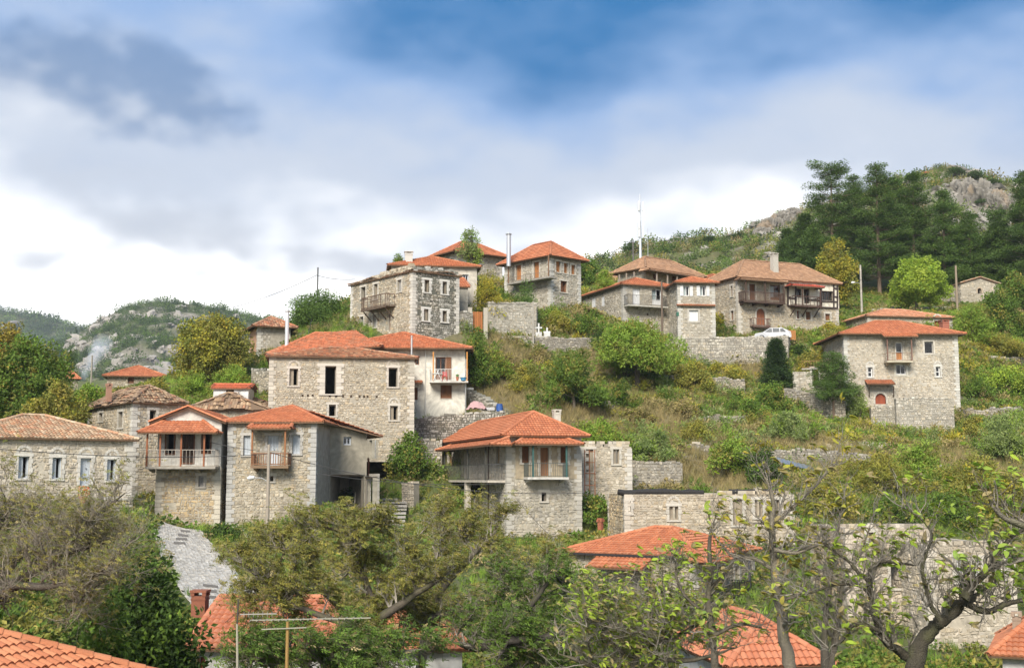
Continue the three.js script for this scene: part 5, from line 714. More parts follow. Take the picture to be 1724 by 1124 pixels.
{ // silver car on the road above the retaining wall
  const p = at(1301, 566, 139.3), g = thing('parked_car', 'silver white hatchback parked behind the high retaining wall', 'car', [p[0], p[1] - .55, p[2]], rad(-8)), body = new MB(), col = [.42, .43, .45];
  const side = [[-1.95, .35], [-2.0, .6], [-1.9, .82], [-1.1, .95], [-.35, 1.42], [.95, 1.47], [1.55, 1.2], [1.95, .98], [2.02, .6], [1.98, .35]], w = .86, tap = (q) => q[1] > 1 ? w - .16 : w;
  for (let i = 0; i < side.length - 1; i++) { const a = side[i], b = side[i + 1]; body.quad([a[0], a[1], tap(a)], [b[0], b[1], tap(b)], [b[0], b[1], -tap(b)], [a[0], a[1], -tap(a)], col); }
  for (const z of [1, -1]) for (let i = 1; i < side.length - 2; i++) { const a = side[i], b = side[i + 1]; body.quad([a[0], a[1], z * tap(a)], [b[0], b[1], z * tap(b)], [b[0], .35, z * w], [a[0], .35, z * w], col); }
  body.mesh('body', M.car, g);
  const dk = [.03, .035, .04], gl = new THREE.MeshPhysicalMaterial({ color: new THREE.Color(.04, .05, .06), roughness: .2, specularIntensity: .35, side: THREE.DoubleSide });
  for (const z of [1, -1]) for (const [x0, x1, y0, y1, t0, t1] of [[-.85, -.1, 1.0, 1.36, -.32, -.1], [-.02, .72, 1.0, 1.39, -.02, .7], [.8, 1.42, 1.0, 1.36, .8, 1.1]]) { const Z = (y) => z * (mix(w, w - .16, clamp((y - .95) / .45)) + .014); const m = new THREE.Mesh(new MB().quad([x0, y0, Z(y0)], [x1, y0, Z(y0)], [t1, y1, Z(y1)], [t0, y1, Z(y1)], dk).geo(), gl); m.name = 'side_window'; g.add(m); }
  { const m = new THREE.Mesh(new MB().quad([-1.08, .98, -.66], [-1.08, .98, .66], [-.4, 1.41, .6], [-.4, 1.41, -.6], dk).geo(), gl); m.name = 'windscreen'; m.position.set(-.02, .015, 0); g.add(m); }
  for (const z of [.8, -.8]) for (const x of [-1.25, 1.25]) { const t = new MB().tube([[x, .31, z - .1], [x, .31, z + .1]], [.31, .31], 18, [.02, .02, .02]).mesh('wheel', M.cloth, g); new MB().tube([[x, .31, z - .105 * Math.sign(z) * -1], [x, .31, z + .115 * Math.sign(z)]], [.2, .2], 14, [.5, .5, .5]).mesh('rim', M.metal, t); }
  for (const z of [.62, -.62]) new MB().box(-1.99, .62, z - .16, -1.88, .76, z + .16, [.8, .8, .78]).mesh('headlight', M.paint, g);
}
for (const [px, hgtM, label] of [[907, 1.6, 'larger white marble grave cross by the terrace wall'], [921, 1.15, 'smaller white marble grave cross by the terrace wall']]) { // graves
  const p = at(px, 565, 128), g = thing('grave_cross', label, 'grave', p), c = [.72, .72, .7]; new MB().box(-.32, -.6, -.3, .32, .35, .3, c).mesh('plinth', M.stone, g); new MB().box(-.08, .352, -.06, .08, hgtM - .3, .06, c).box(-.36, hgtM - .85, -.055, .36, hgtM - .68, .055, c).mesh('cross', M.stone, g);
}
{ // rusty gate
  const p = at(804, 560, 122.5), g = thing('rusty_gate', 'tall rusty orange gate with pale posts beside the tower', 'gate', p, rad(10)), k = 122.5 / F; for (let i = 0; i < 5; i++) new MB().box(-.5 + i * .2, 0, 0, -.32 + i * .2, 2.1, .04, shade([.4, .15, .05], .85 + .1 * (i % 3))).mesh('panel', M.metal, g); for (const x of [-.78, .78]) new MB().box(x - .2, -.6, -.2, x + .2, 2.5, .2, [.5, .46, .38]).mesh('gate_post', M.stone, g);
}
// poles, masts, wires
function pole(name, label, px, top, bot, D, r0, r1, col, mat = M.wood, extra) { const a = at(px, bot, D), b = at(px, top, D); const g = thing(name, label, extra?.cat ?? 'pole', [a[0], a[1] - 1, a[2]]), h = b[1] - a[1] + 1; new MB().tube([[0, 0, 0], [(extra?.lean ?? 0), h, 0]], [r0, r1], 10, col).mesh('shaft', mat, g); if (extra?.arm) new MB().box(-.6, h - .5, -.05, .6, h - .4, .05, shade(col, .8)).mesh('crossarm', M.wood, g); if (extra?.ins) for (const x of [-.5, 0, .5]) new MB().tube([[x, h - .4, 0], [x, h - .24, 0]], [.05, .035], 8, [.5, .48, .42]).mesh('insulator', M.paint, g); if (extra?.lamp) { new MB().tube([[0, h * extra.lamp, 0], [.4 * (extra.side ?? 1), h * extra.lamp + .25, .1], [.95 * (extra.side ?? 1), h * extra.lamp + .28, .15]], [.03, .03, .03], 6, [.5, .5, .5]).mesh('lamp_arm', M.metal, g); new MB().tube([[.85 * (extra.side ?? 1), h * extra.lamp + .28, .15], [1.15 * (extra.side ?? 1), h * extra.lamp + .26, .15], [1.3 * (extra.side ?? 1), h * extra.lamp + .22, .15]], [.1, .16, .06], 8, [.7, .7, .7]).mesh('lamp_head', M.paint, g); } return [g, h]; }
const tops = {};
pole('utility_pole', 'wooden utility pole with street lamp against the wooden balcony house', 450, 748, 862, 80, .12, .09, [.36, .31, .25], M.wood, { arm: true, ins: true, lamp: .55, side: -1 });
pole('utility_pole', 'slim dark pole with curved lamp standing above the pine on the skyline', 533, 450, 560, 138, .12, .08, [.12, .12, .12], M.wood, { lamp: .68 });
pole('utility_pole', 'grey metal pole in the grass below the grave crosses', 898, 507, 598, 125, .09, .06, [.4, .37, .32], M.wood, { arm: true });
pole('utility_pole', 'dark wooden pole in front of the corner block', 1115.5, 474, 578, 135, .14, .1, [.15, .11, .08], M.wood);
pole('utility_pole', 'concrete pole with lamp below the pines beside the yellow tree', 1452.5, 446, 552, 158, .17, .11, [.46, .43, .37], M.concrete, { lamp: .72, side: -1 });
pole('utility_pole', 'brown wooden pole next to the chapel', 1613, 447, 530, 160, .18, .13, [.3, .24, .17], M.wood);
pole('utility_pole', 'tiny pole in the blue smoke by the distant red roof', 153, 598, 640, 138, .1, .08, [.3, .27, .22], M.wood);
pole('utility_pole', 'thin pipe stand at the end of the white house', 784, 604, 690, 110.5, .04, .04, [.5, .5, .48], M.metal);
pole('utility_pole', 'thin pole left of the antenna mast', 1066.5, 403, 455, 175, .12, .09, [.14, .13, .12], M.wood, { arm: true });
{ const [g, h] = pole('antenna_mast', 'tall grey mobile antenna mast rising behind the tan roofs', 1079, 327, 460, 190, .3, .05, [.62, .64, .66], M.metal, { cat: 'mast' }); for (const [y, s] of [[.86, 1], [.64, .9], [.54, .8]]) for (const a of [0, 2.1, 4.2]) new MB().box(Math.cos(a) * .42 - .12, h * y - .75 * s, Math.sin(a) * .42 - .1, Math.cos(a) * .42 + .12, h * y + .75 * s, Math.sin(a) * .42 + .1, [.66, .68, .7]).mesh('panel_antenna', M.paint, g); pole('whip_aerial', 'thin whip aerial right of the antenna mast', 1091.5, 384, 455, 196, .07, .03, [.5, .5, .5], M.metal, { cat: 'aerial' }); }
function wire(label, A, B, sag, rr = .018, n = 24) { const a = at(...A), b = at(...B), p = [], q = []; for (let i = 0; i <= n; i++) { const t = i / n; p.push(sub3(add3(lerp3(a, b, t), [0, -sag * 4 * t * (1 - t), 0]), a)); q.push(rr); } const g = thing('cable', label, 'cable', a); new MB().tube(p, q, 5, [.06, .06, .06]).mesh('strand', M.cloth, g); }
wire('cable from the skyline pole down to the left across the hill', [533, 463, 138], [392, 517, 150], .3, .03);
wire('cable from the skyline pole to the derelict tower', [533, 463, 138], [597, 470, 124], .2, .03);
wire('slack cable from the skyline pole down behind the white house', [533, 490, 138], [508, 590, 112], .9, .025);
wire('upper cable crossing the gabled house to the lamp pole', [224, 694, 90], [449, 760, 80], .5, .02);
wire('cable from the lamp pole right to the restored house', [450, 760, 80], [985, 829, 87], .9, .022);
wire('pale cable across the grey wing', [535, 797, 84], [860, 813, 86], .35, .02);
wire('low cable across the cream house to the lamp pole', [-20, 754, 60], [449, 764, 80], .3, .02);
wire('cable sloping through the bushes to the white shed', [500, 590, 101], [330, 690, 100], .6, .02);
wire('cable across the front of the timbered house', [1115, 482, 135], [1452, 470, 158], .8, .02);
wire('cable from the tower over the garden wall to the grass pole', [773, 508, 121], [898, 510, 125], .15, .02);
wire('cable leading left from the pole by the antenna mast', [1066, 405, 175], [960, 440, 170], .7, .03);
wire('guy cable dropping in front of the restored house', [870, 840, 84], [960, 930, 74], .2, .015);
{ // balcony clutter, yard clutter
  const b = at(741, 640, 109.7), mk = (name, label, cat, px, py, D, f) => { const p = at(px, py, D), g = thing(name, label, cat, p); f(g); };
  mk('clothes_airer', 'white folding clothes airer on the white house balcony', 'airer', 736, 640.8, 110, (g) => { for (const s of [-1, 1]) { new MB().bar([-.35, 0, s * .2], [.1, .95, s * .2], .04, .04, [.75, .75, .75]).bar([.4, 0, s * .2], [-.05, .95, s * .2], .04, .04, [.75, .75, .75]).mesh('leg', M.paint, g); } new MB().box(-.4, .6, -.25, .45, .64, .25, [.7, .75, .72]).mesh('rack', M.paint, g); });
  mk('chair', 'red plastic chair on the white house balcony', 'chair', 748.5, 640.8, 110, (g) => { const c = [.5, .04, .03]; new MB().box(-.22, .38, -.2, .22, .43, .2, c).mesh('seat', M.paint, g); new MB().box(-.22, .431, -.2, .22, .85, -.15, c).mesh('backrest', M.paint, g); for (const x of [-.2, .2]) for (const z of [-.18, .18]) new MB().box(x - .02, 0, z - .02, x + .02, .379, z + .02, c).mesh('leg', M.paint, g); });
  mk('plant_pot', 'terracotta pot on the white house balcony', 'pot', 770, 640.8, 110, (g) => { new MB().tube([[0, 0, 0], [0, .3, 0], [0, .34, 0]], [.1, .16, .18], 10, [.4, .15, .08]).mesh('pot', M.tile, g); new MB().tube([[0, .34, 0], [0, .5, 0], [0, .6, 0]], [.1, .18, .03], 7, [.08, .16, .05]).mesh('plant', M.cloth, g); });
  mk('wash_tub', 'blue plastic tub at the right end of the balcony', 'tub', 780, 640.8, 110, (g) => { new MB().tube([[0, 0, 0], [0, .28, 0]], [.2, .28], 12, [.05, .22, .38]).mesh('tub', M.paint, g); new MB().tube([[0, .26, 0], [0, .3, 0]], [.3, .3], 12, [.05, .25, .42]).mesh('rim', M.paint, g); });
  mk('tarpaulin', 'pink tarpaulin heap in the yard of the white house', 'tarpaulin', 802, 690, 109.2, (g) => { const m = new MB(), r = rng(9), N = 14, q = (i, j) => { const u = i / N * 2 - 1, v = j / N * 2 - 1; return [u * .95, Math.max(0, .75 * (1 - u * u) * (1 - v * v * .8) + .18 * fbm(u * 3, v * 3, 4, 3) * 2), v * .6]; }; for (let i = 0; i < N; i++) for (let j = 0; j < N; j++) m.quad(q(i, j), q(i + 1, j), q(i + 1, j + 1), q(i, j + 1), [.42, .27, .27]); m.mesh('sheet', M.cloth, g); new MB().box(.5, .0, -.7, 1.6, .25, -.3, [.6, .6, .6]).mesh('slab', M.stone, g); });
  mk('barrel', 'blue plastic barrel at the end of the yard wall', 'barrel', 841, 692, 108.8, (g) => { new MB().tube([[0, 0, 0], [0, .1, 0], [0, .3, 0], [0, .5, 0], [0, .6, 0]], [.26, .29, .32, .29, .25], 14, [.03, .1, .34]).mesh('drum', M.paint, g); new MB().tube([[0, .6, 0], [0, .64, 0]], [.26, .26], 14, [.03, .1, .4]).mesh('lid', M.paint, g); });
  mk('tin_sheet', 'grey blue metal roof sheet lying among the bushes', 'roof sheet', 1345, 790, 99, (g) => { const m = new MB(); for (let i = 0; i < 14; i++) m.quad([i * .2 - 1.6, .5 - i * .05 + (i % 2) * .05, .9], [(i + 1) * .2 - 1.6, .5 - (i + 1) * .05 + ((i + 1) % 2) * .05, .9], [(i + 1) * .2 - 1.6, .95 - (i + 1) * .05 + ((i + 1) % 2) * .05, -.7], [i * .2 - 1.6, .95 - i * .05 + (i % 2) * .05, -.7], [.24, .28, .33]); m.mesh('sheet', M.metal, g); new MB().box(-1.6, -.4, .85, -1.5, .5, .95, [.2, .15, .1]).mesh('prop', M.wood, g); });
  mk('flower_pot', 'red flowers in a pot by the cream house', 'flowers', 139, 838, 74.5, (g) => { const r = rng(2), m = new MB(); for (let i = 0; i < 90; i++) { const a = r() * 6.28, q = Math.sqrt(r()) * .35, y = .1 + r() * .55, s = .07, c = r() < .6 ? [.7, .12, .02] : [.35, .4, .03]; m.quad([Math.cos(a) * q, y, Math.sin(a) * q], [Math.cos(a) * q + s, y + s * r(), Math.sin(a) * q], [Math.cos(a) * q + s, y + s, Math.sin(a) * q + s * r()], [Math.cos(a) * q, y + s, Math.sin(a) * q], c); } m.mesh('flowers', M.cloth, g); new MB().tube([[0, -.3, 0], [0, .1, 0]], [.18, .25], 10, [.4, .16, .08]).mesh('pot', M.tile, g); });
}
{ // old television aerials on the near roof
  const D = 19, k = D / F, p = at(481, 1200, D), top = at(481, 1046, D)[1] - p[1], g = thing('tv_aerial', 'pale two boom television aerial on a yellow pole in the foreground', 'aerial', p), c = [.4, .38, .3];
  new MB().tube([[0, 0, 0], [0, top, 0]], [.03, .026], 8, [.45, .28, .1]).mesh('mast', M.metal, g);
  const boom = (x0, y0, x1, y1, z) => new MB().bar([x0 * k, top - (y0 - 1046) * k, z], [x1 * k, top - (y1 - 1046) * k, z], .016, .016, c).mesh('boom', M.metal, g);
  boom(-62, 1044, 137, 1040, 0); boom(-42, 1058, 32, 1055, .05);
  for (let i = 0; i < 16; i++) { const x = (-60 + i * 12) * k, y = top - (1044 - 1046 - i * .25) * k; new MB().tube([[x, y, -.16], [x, y, .16]], [.006, .006], 5, c).mesh('element', M.metal, g); }
  const p2 = at(399, 1220, D), t2 = at(397, 1050, D)[1] - p2[1], g2 = thing('tv_aerial', 'small dark television aerial on a thin bent pole, left of the two boom aerial', 'aerial', p2);
  new MB().tube([[0, 0, 0], [-.02, t2 * .6, 0], [-.04, t2, 0]], [.022, .02, .016], 7, [.5, .46, .36]).mesh('mast', M.metal, g2); new MB().bar([-.04, t2 - .1, 0], [-.03, t2 + .36, 0], .02, .02, [.08, .07, .06]).mesh('whip', M.metal, g2); new MB().bar([-.22, t2 + .02, 0], [.02, t2 + .22, 0], .014, .014, [.2, .08, .05]).mesh('boom', M.metal, g2);
  for (let i = 0; i < 7; i++) new MB().bar([.06 + i * .07, t2 + .1, 0], [.06 + i * .07, t2 + .18, 0], .008, .008, [.3, .28, .25]).mesh('element', M.metal, g2); new MB().bar([.0, t2 + .14, 0], [.55, t2 + .15, 0], .014, .014, [.4, .38, .34]).mesh('boom', M.metal, g2);
}
{ // chimney smoke over the distant roof
  const r = rng(6), g = thing('smoke', 'thin blue smoke drifting up by the distant red roof', 'smoke', at(138, 634, 142)), ge = new THREE.IcosahedronGeometry(1, 3); for (let i = 0; i < 16; i++) { const t = i / 16, m = new THREE.Mesh(ge, M.smoke); m.name = 'puff'; m.position.set(t * 2.4 + (r() - .5) * .5, t * 4.2, (r() - .5) * .6); m.scale.set(.35 + t * .9, .45 + t * .6, .4 + t * .6); m.castShadow = false; g.add(m); }
}
// ---------------------------------------------------------------- vegetation kit
function clumpGeo(n, len, wid, seed, o = {}) {                       // a sprig cluster of n leaves inside a unit ball
  const r = rng(seed), mb = new MB();
  for (let i = 0; i < n; i++) {
    const a = r() * 6.283, y = r() * 2 - 1, q = Math.sqrt(1 - y * y), R = Math.cbrt(r()) * .95, d = [Math.cos(a) * q, y, Math.sin(a) * q], p = mul3(d, R);
    let dir = norm(add3(mul3(d, o.out ?? .6), [(r() - .5) * 1.6, (r() - .5) * 1.6 + (o.up ?? 0), (r() - .5) * 1.6])), s = norm(cross(dir, [r() - .5, r() - .5, r() - .5])), nn = cross(s, dir), L = len * mix(.7, 1.3, r()), w = wid * mix(.7, 1.3, r()), k = mix(.78, 1.2, r()), c = [k, k, k * mix(.8, 1.1, r())];
    const e = add3(p, mul3(dir, L)), m = add3(p, add3(mul3(dir, L * .45), mul3(nn, w * -.25))), x = add3(add3(p, mul3(dir, L * .45)), mul3(s, w / 2)), z = add3(add3(p, mul3(dir, L * .45)), mul3(s, -w / 2));
    if (o.thin) mb.tri(x, e, z, c); else { mb.tri(p, x, m, c).tri(x, e, m, c).tri(p, m, z, c).tri(z, m, e, c); }
  }
  return mb.geo();
}
const CL = {
  broad: [clumpGeo(26, .55, .36, 1), clumpGeo(26, .55, .36, 2)], fine: [clumpGeo(34, .6, .22, 3, { up: .5, out: .8 }), clumpGeo(34, .6, .22, 4, { up: .5, out: .8 })],
  needle: [clumpGeo(64, .62, .19, 5, { up: .5, out: 1.3, thin: 1 }), clumpGeo(64, .62, .19, 6, { up: .5, out: 1.3, thin: 1 })], fir: [clumpGeo(60, .5, .14, 7, { up: -.1, out: 1, thin: 1 })],
  leafy: [clumpGeo(16, .55, .3, 8), clumpGeo(16, .55, .3, 9)], scrub: [clumpGeo(90, .26, .2, 13)], shrub: [clumpGeo(36, .45, .32, 10), clumpGeo(36, .45, .32, 11)],
};
function instances(name, geo, mats, list, parent) {                  // list: [x, y, z, scale, colour, sy]
  const m = new THREE.InstancedMesh(geo, mats, list.length), o = new THREE.Object3D(), c = new THREE.Color(), r = rng(list.length + 17);
  list.forEach((q, i) => { o.position.set(q[0], q[1], q[2]); if (q[7]) { const d = q[7], s = norm(cross(d, [r() - .5, r() - .35, r() - .5])), t = cross(s, d); o.matrix.makeBasis(new THREE.Vector3(...d), new THREE.Vector3(...t), new THREE.Vector3(...mul3(s, -1))); o.quaternion.setFromRotationMatrix(o.matrix); } else if (q[6]) o.rotation.set((r() - .5) * .5, r() * 6.28, (r() - .5) * .5); else o.rotation.set(r() * 6.28, r() * 6.28, r() * 6.28); o.scale.set(q[3], q[3] * (q[5] ?? 1), q[3]); o.updateMatrix(); m.setMatrixAt(i, o.matrix); m.setColorAt(i, c.setRGB(q[4][0], q[4][1], q[4][2])); });
  m.name = name; m.castShadow = m.receiveShadow = true; m.frustumCulled = false; if (parent === scene) m.name = numbered(name); parent.add(m); return m;
}
const GREEN = { // leaf colours, linear
  green: [[0.122, 0.213, 0.028], [0.159, 0.250, 0.038], [0.098, 0.163, 0.028]], light: [[0.244, 0.362, 0.048], [0.195, 0.312, 0.043], [0.293, 0.400, 0.067]], olive: [[.26, .275, .058], [.31, .29, .065], [.19, .22, .048], [.36, .31, .07]], yellow: [[0.464, 0.375, 0.048], [0.366, 0.350, 0.048], [0.317, 0.338, 0.048]], lime: [[0.329, 0.450, 0.048], [0.268, 0.388, 0.043], [0.390, 0.475, 0.067]],
  pine: [[0.091, 0.156, 0.033], [0.122, 0.194, 0.038], [0.067, 0.119, 0.028]], pineLight: [[0.122, 0.213, 0.048], [0.159, 0.250, 0.052], [0.098, 0.175, 0.038]], fir: [[0.043, 0.088, 0.028], [0.061, 0.112, 0.033]], grey: [[0.232, 0.300, 0.104], [0.293, 0.350, 0.133], [0.183, 0.250, 0.085]], dry: [[.42, .34, .16], [.34, .28, .13], [.27, .24, .1]], autumn: [[0.244, 0.237, 0.048], [0.317, 0.263, 0.057], [0.171, 0.188, 0.038], [0.390, 0.250, 0.067]], dark: [[0.061, 0.112, 0.024], [0.085, 0.150, 0.028], [0.049, 0.088, 0.019]],
};
const MIXC = { green: 'olive', light: 'olive', olive: 'yellow', grey: 'light', dark: 'green', lime: 'light', yellow: 'olive', dry: 'olive', pine: 'pineLight', pineLight: 'pine', fir: 'pine', autumn: 'yellow' };
const leafCol = (name, r) => { const l = GREEN[name]; return shade(mix3(pick(l, r), pick(l, r), r()), mix(.8, 1.2, r())); };
function crownOf(g, lobes, kind, size, col, r, o = {}) {             // leaf clusters through the volume of each lobe, with gaps
  const geos = [CL[kind][Math.floor(r() * CL[kind].length)]], lists = geos.map(() => []), ends = [], dens = o.dens ?? 1, gap = o.gap ?? .0;
  for (const [c, R] of lobes) {
    const n = Math.max(6, Math.round(dens * 5.2 * (R[0] * R[1] + R[0] * R[2] + R[1] * R[2]) / 3 / (size * size)));
    for (let i = 0; i < n; i++) {
      const y = r() * 2 - 1, a = r() * 6.283, q = Math.sqrt(1 - y * y), f = Math.pow(r(), .42), p = [c[0] + Math.cos(a) * q * R[0] * f, c[1] + y * R[1] * f, c[2] + Math.sin(a) * q * R[2] * f];
      if (fbm(p[0] * .55 / size * .5 + 9, p[1] * .55 / size * .5, p[2] * .55 / size * .5 + g.position.x, 2) < gap - .22) continue;
      lists[i % geos.length].push([p[0], p[1], p[2], size * mix(.65, 1.25, r()), leafCol(r() < .22 ? MIXC[col] : col, r), o.flat ?? 1, o.upright]); if (r() < .5) ends.push(p);
    }
  }
  lists.forEach((l, i) => l.length && stuff(instances('crown', geos[i], M.leaf, l, g)));
  return ends;
}
function limbs(mb, base, fork, ends, r0, r, col, n = 14) {
  const tp = [base, lerp3(base, fork, .5), fork].map((p, i) => (i === 1 ? add3(p, [(r() - .5) * r0 * 2, 0, (r() - .5) * r0 * 2]) : p)); mb.tube(tp, [r0 * 1.25, r0, r0 * .8], 8, col);
  for (let i = 0; i < n && ends.length; i++) { const e = ends[Math.floor(r() * ends.length)], L = len3(sub3(e, fork)), s = lerp3(lerp3(base, fork, .75), fork, r()), m1 = add3(lerp3(s, e, .35), [(r() - .5) * L * .2, L * .1, (r() - .5) * L * .2]), m2 = add3(lerp3(s, e, .7), [(r() - .5) * L * .12, L * .06, (r() - .5) * L * .12]), k = r0 * mix(.3, .6, r()); mb.tube([s, m1, m2, e], [k, k * .7, k * .42, k * .12], 6, shade(col, mix(.8, 1.2, r()))); }
}
const BARK = [.2, .17, .13];
let seedN = 100;
function tree(name, label, px, py, top, wpx, kind, col, o = {}) {    // a broadleaf tree or bush: px/py its foot, top its crown's row, wpx its crown's width
  const r = rng(o.seed ?? seedN++), b = o.D ? at(px, py, o.D) : ground(px, py, o.from ?? 50), D = -b[2], k = D / F; if (o.D) b[1] = Math.min(b[1], hgt(b[0], b[2])) ; const H = at(px, top, D)[1] - b[1], W = wpx * k;
  const g = thing(name, label, o.cat ?? (H > 4 ? 'tree' : 'bush'), [b[0], b[1] - .15, b[2]], 0, o.group), cb = o.cb ?? .2, lobes = [], n = o.lobes ?? 6, ch = H * (1 - cb), cx = (o.lean ?? 0) * k;
  for (let i = 0; i < n; i++) { const a = i / n * 6.283 + r(), f = mix(.35, cb < .05 ? .85 : .68, r()), y = H * cb + ch * mix(.25, .72, (i * .618) % 1), sh = 1 - Math.abs(y - (H * cb + ch * .42)) / ch; lobes.push([[cx + Math.cos(a) * W / 2 * f * sh, y, Math.sin(a) * W / 2 * f * .9 * sh], [W * mix(.13, .27, r()), ch * mix(.15, .3, r()), W * mix(.14, .26, r())]]); }
  lobes.push([[cx, H * cb + ch * .5, 0], [W * .27, ch * .4, W * .25]], [[cx * 1.1, H - ch * .2, 0], [W * .2, ch * .2, W * .2]]);
  if (cb < .05) for (let i = 0; i < 5; i++) { const a = r() * 6.283, f = mix(.55, 1.05, r()); lobes.push([[cx + Math.cos(a) * W / 2 * f, H * mix(.08, .3, r()), Math.sin(a) * W / 2 * f], [W * mix(.08, .16, r()), H * mix(.1, .22, r()), W * mix(.08, .16, r())]]); }
  const size = o.size ?? clamp(W * .07, .22, .6), ends = crownOf(g, lobes, kind, size, col, r, o);
  const mb = new MB(), fk = [cx * .6, H * (cb + (1 - cb) * .3), 0]; limbs(mb, [0, -.4, 0], fk, ends, o.tr ?? clamp(H * .025, .04, .3), r, o.bark ?? BARK, o.nl ?? 16); mb.mesh(H > 4 ? 'trunk' : 'stems', M.bark, g);
  return g;
}
function pine(label, px, py, top, wpx, D, o = {}) {                  // tall pine: trunk, whorled limbs, flat plates of needles
  const r = rng(o.seed ?? seedN++), b = at(px, py, D); b[1] = hgt(b[0], b[2]); const H = at(px, top, D)[1] - b[1], W = wpx * D / F, g = thing(o.name ?? 'pine_tree', label, 'tree', [b[0], b[1] - .3, b[2]], 0, o.group ?? 'pines above the village'), mb = new MB(), lists = [[]], tr = H * .013 + .06, lean = (r() - .5) * H * .06;
  mb.tube([[0, -.5, 0], [lean * .3, H * .35, 0], [lean * .7, H * .7, 0], [lean, H * .97, 0]], [tr, tr * .8, tr * .5, .04], 8, o.bark ?? [.24, .17, .12]);
  const lo = o.lo ?? .16, N = Math.round((o.whorls ?? 15) * (1 - lo) / .72), size = o.size ?? .62;
  for (let i = 0; i < N; i++) { const t = lo + (1 - lo) * (i + r() * .7) / N, y = H * Math.min(.97, t), env = (o.shape ? o.shape(t) : Math.pow(clamp((1 - t) * 1.12 + .03), .8)) * W / 2, nb = 5 + Math.floor(r() * 3), a0 = r() * 6.28; for (let j = 0; j < nb; j++) { const a = a0 + j / nb * 6.28 + (r() - .5) * .6, L = env * mix(.5, 1.12, r()), up = L * mix(-.02, .32, r()), e = [lean * t + Math.cos(a) * L, y + up, Math.sin(a) * L], s = [lean * t, y, 0]; mb.tube([s, add3(lerp3(s, e, .55), [0, -L * .04, 0]), e], [tr * .28 * (1 - t * .5), tr * .16, .02], 5, [.2, .15, .11]); const m = Math.max(3, Math.round(L * 2.6 * (o.dens ?? 1))); for (let q = 0; q < m; q++) { const f = mix(.3, 1.06, Math.sqrt(r())), p = lerp3(s, e, f); lists[0].push([p[0] + (r() - .5) * L * .36, p[1] + (r() - .35) * .32, p[2] + (r() - .5) * L * .36, size * mix(.7, 1.35, r()), leafCol(r() < .25 ? MIXC[o.col ?? 'pine'] : o.col ?? 'pine', r), .55, 1]); } } }
  mb.mesh('trunk', M.bark, g); lists.forEach((l) => stuff(instances('crown', CL.needle[seedN % 2], M.leaf, l, g))); return g;
}
const leafGeo = (() => { const mb = new MB(), pts = [[0, 0], [.28, .22], [.5, .26], [.78, .18], [1, 0]], f = (t, w, s) => [t, -.35 * t * t + w * .3, w * s * 1.0]; for (let i = 0; i < 4; i++) { const [a, wa] = pts[i], [b, wb] = pts[i + 1]; for (const s of [-1, 1]) mb.quad(f(a, 0, s), f(b, 0, s), f(b, wb, s), f(a, wa, s), [1, 1, 1]); } return mb.geo(); })();
const sprayGeo = (() => { const r = rng(12), mb = new MB(); for (let i = 0; i < 7; i++) { const t = i / 6, s = i % 2 ? 1 : -1, p = [t * .8, -t * t * .2, 0], d = norm([.45 + t * .6, -.25 - r() * .5, s * (1 - t * .85)]), w = norm(cross(d, [r() - .5, 1, r() - .5])), L = .42 * mix(.8, 1.2, r()), e = add3(p, mul3(d, L)), m = add3(p, mul3(d, L * .5)), k = mix(.8, 1.2, r()), c = [k, k, k]; mb.tri(p, add3(m, mul3(w, .1)), e, c).tri(p, e, add3(m, mul3(w, -.1)), shade(c, .93)); } return mb.geo(); })();
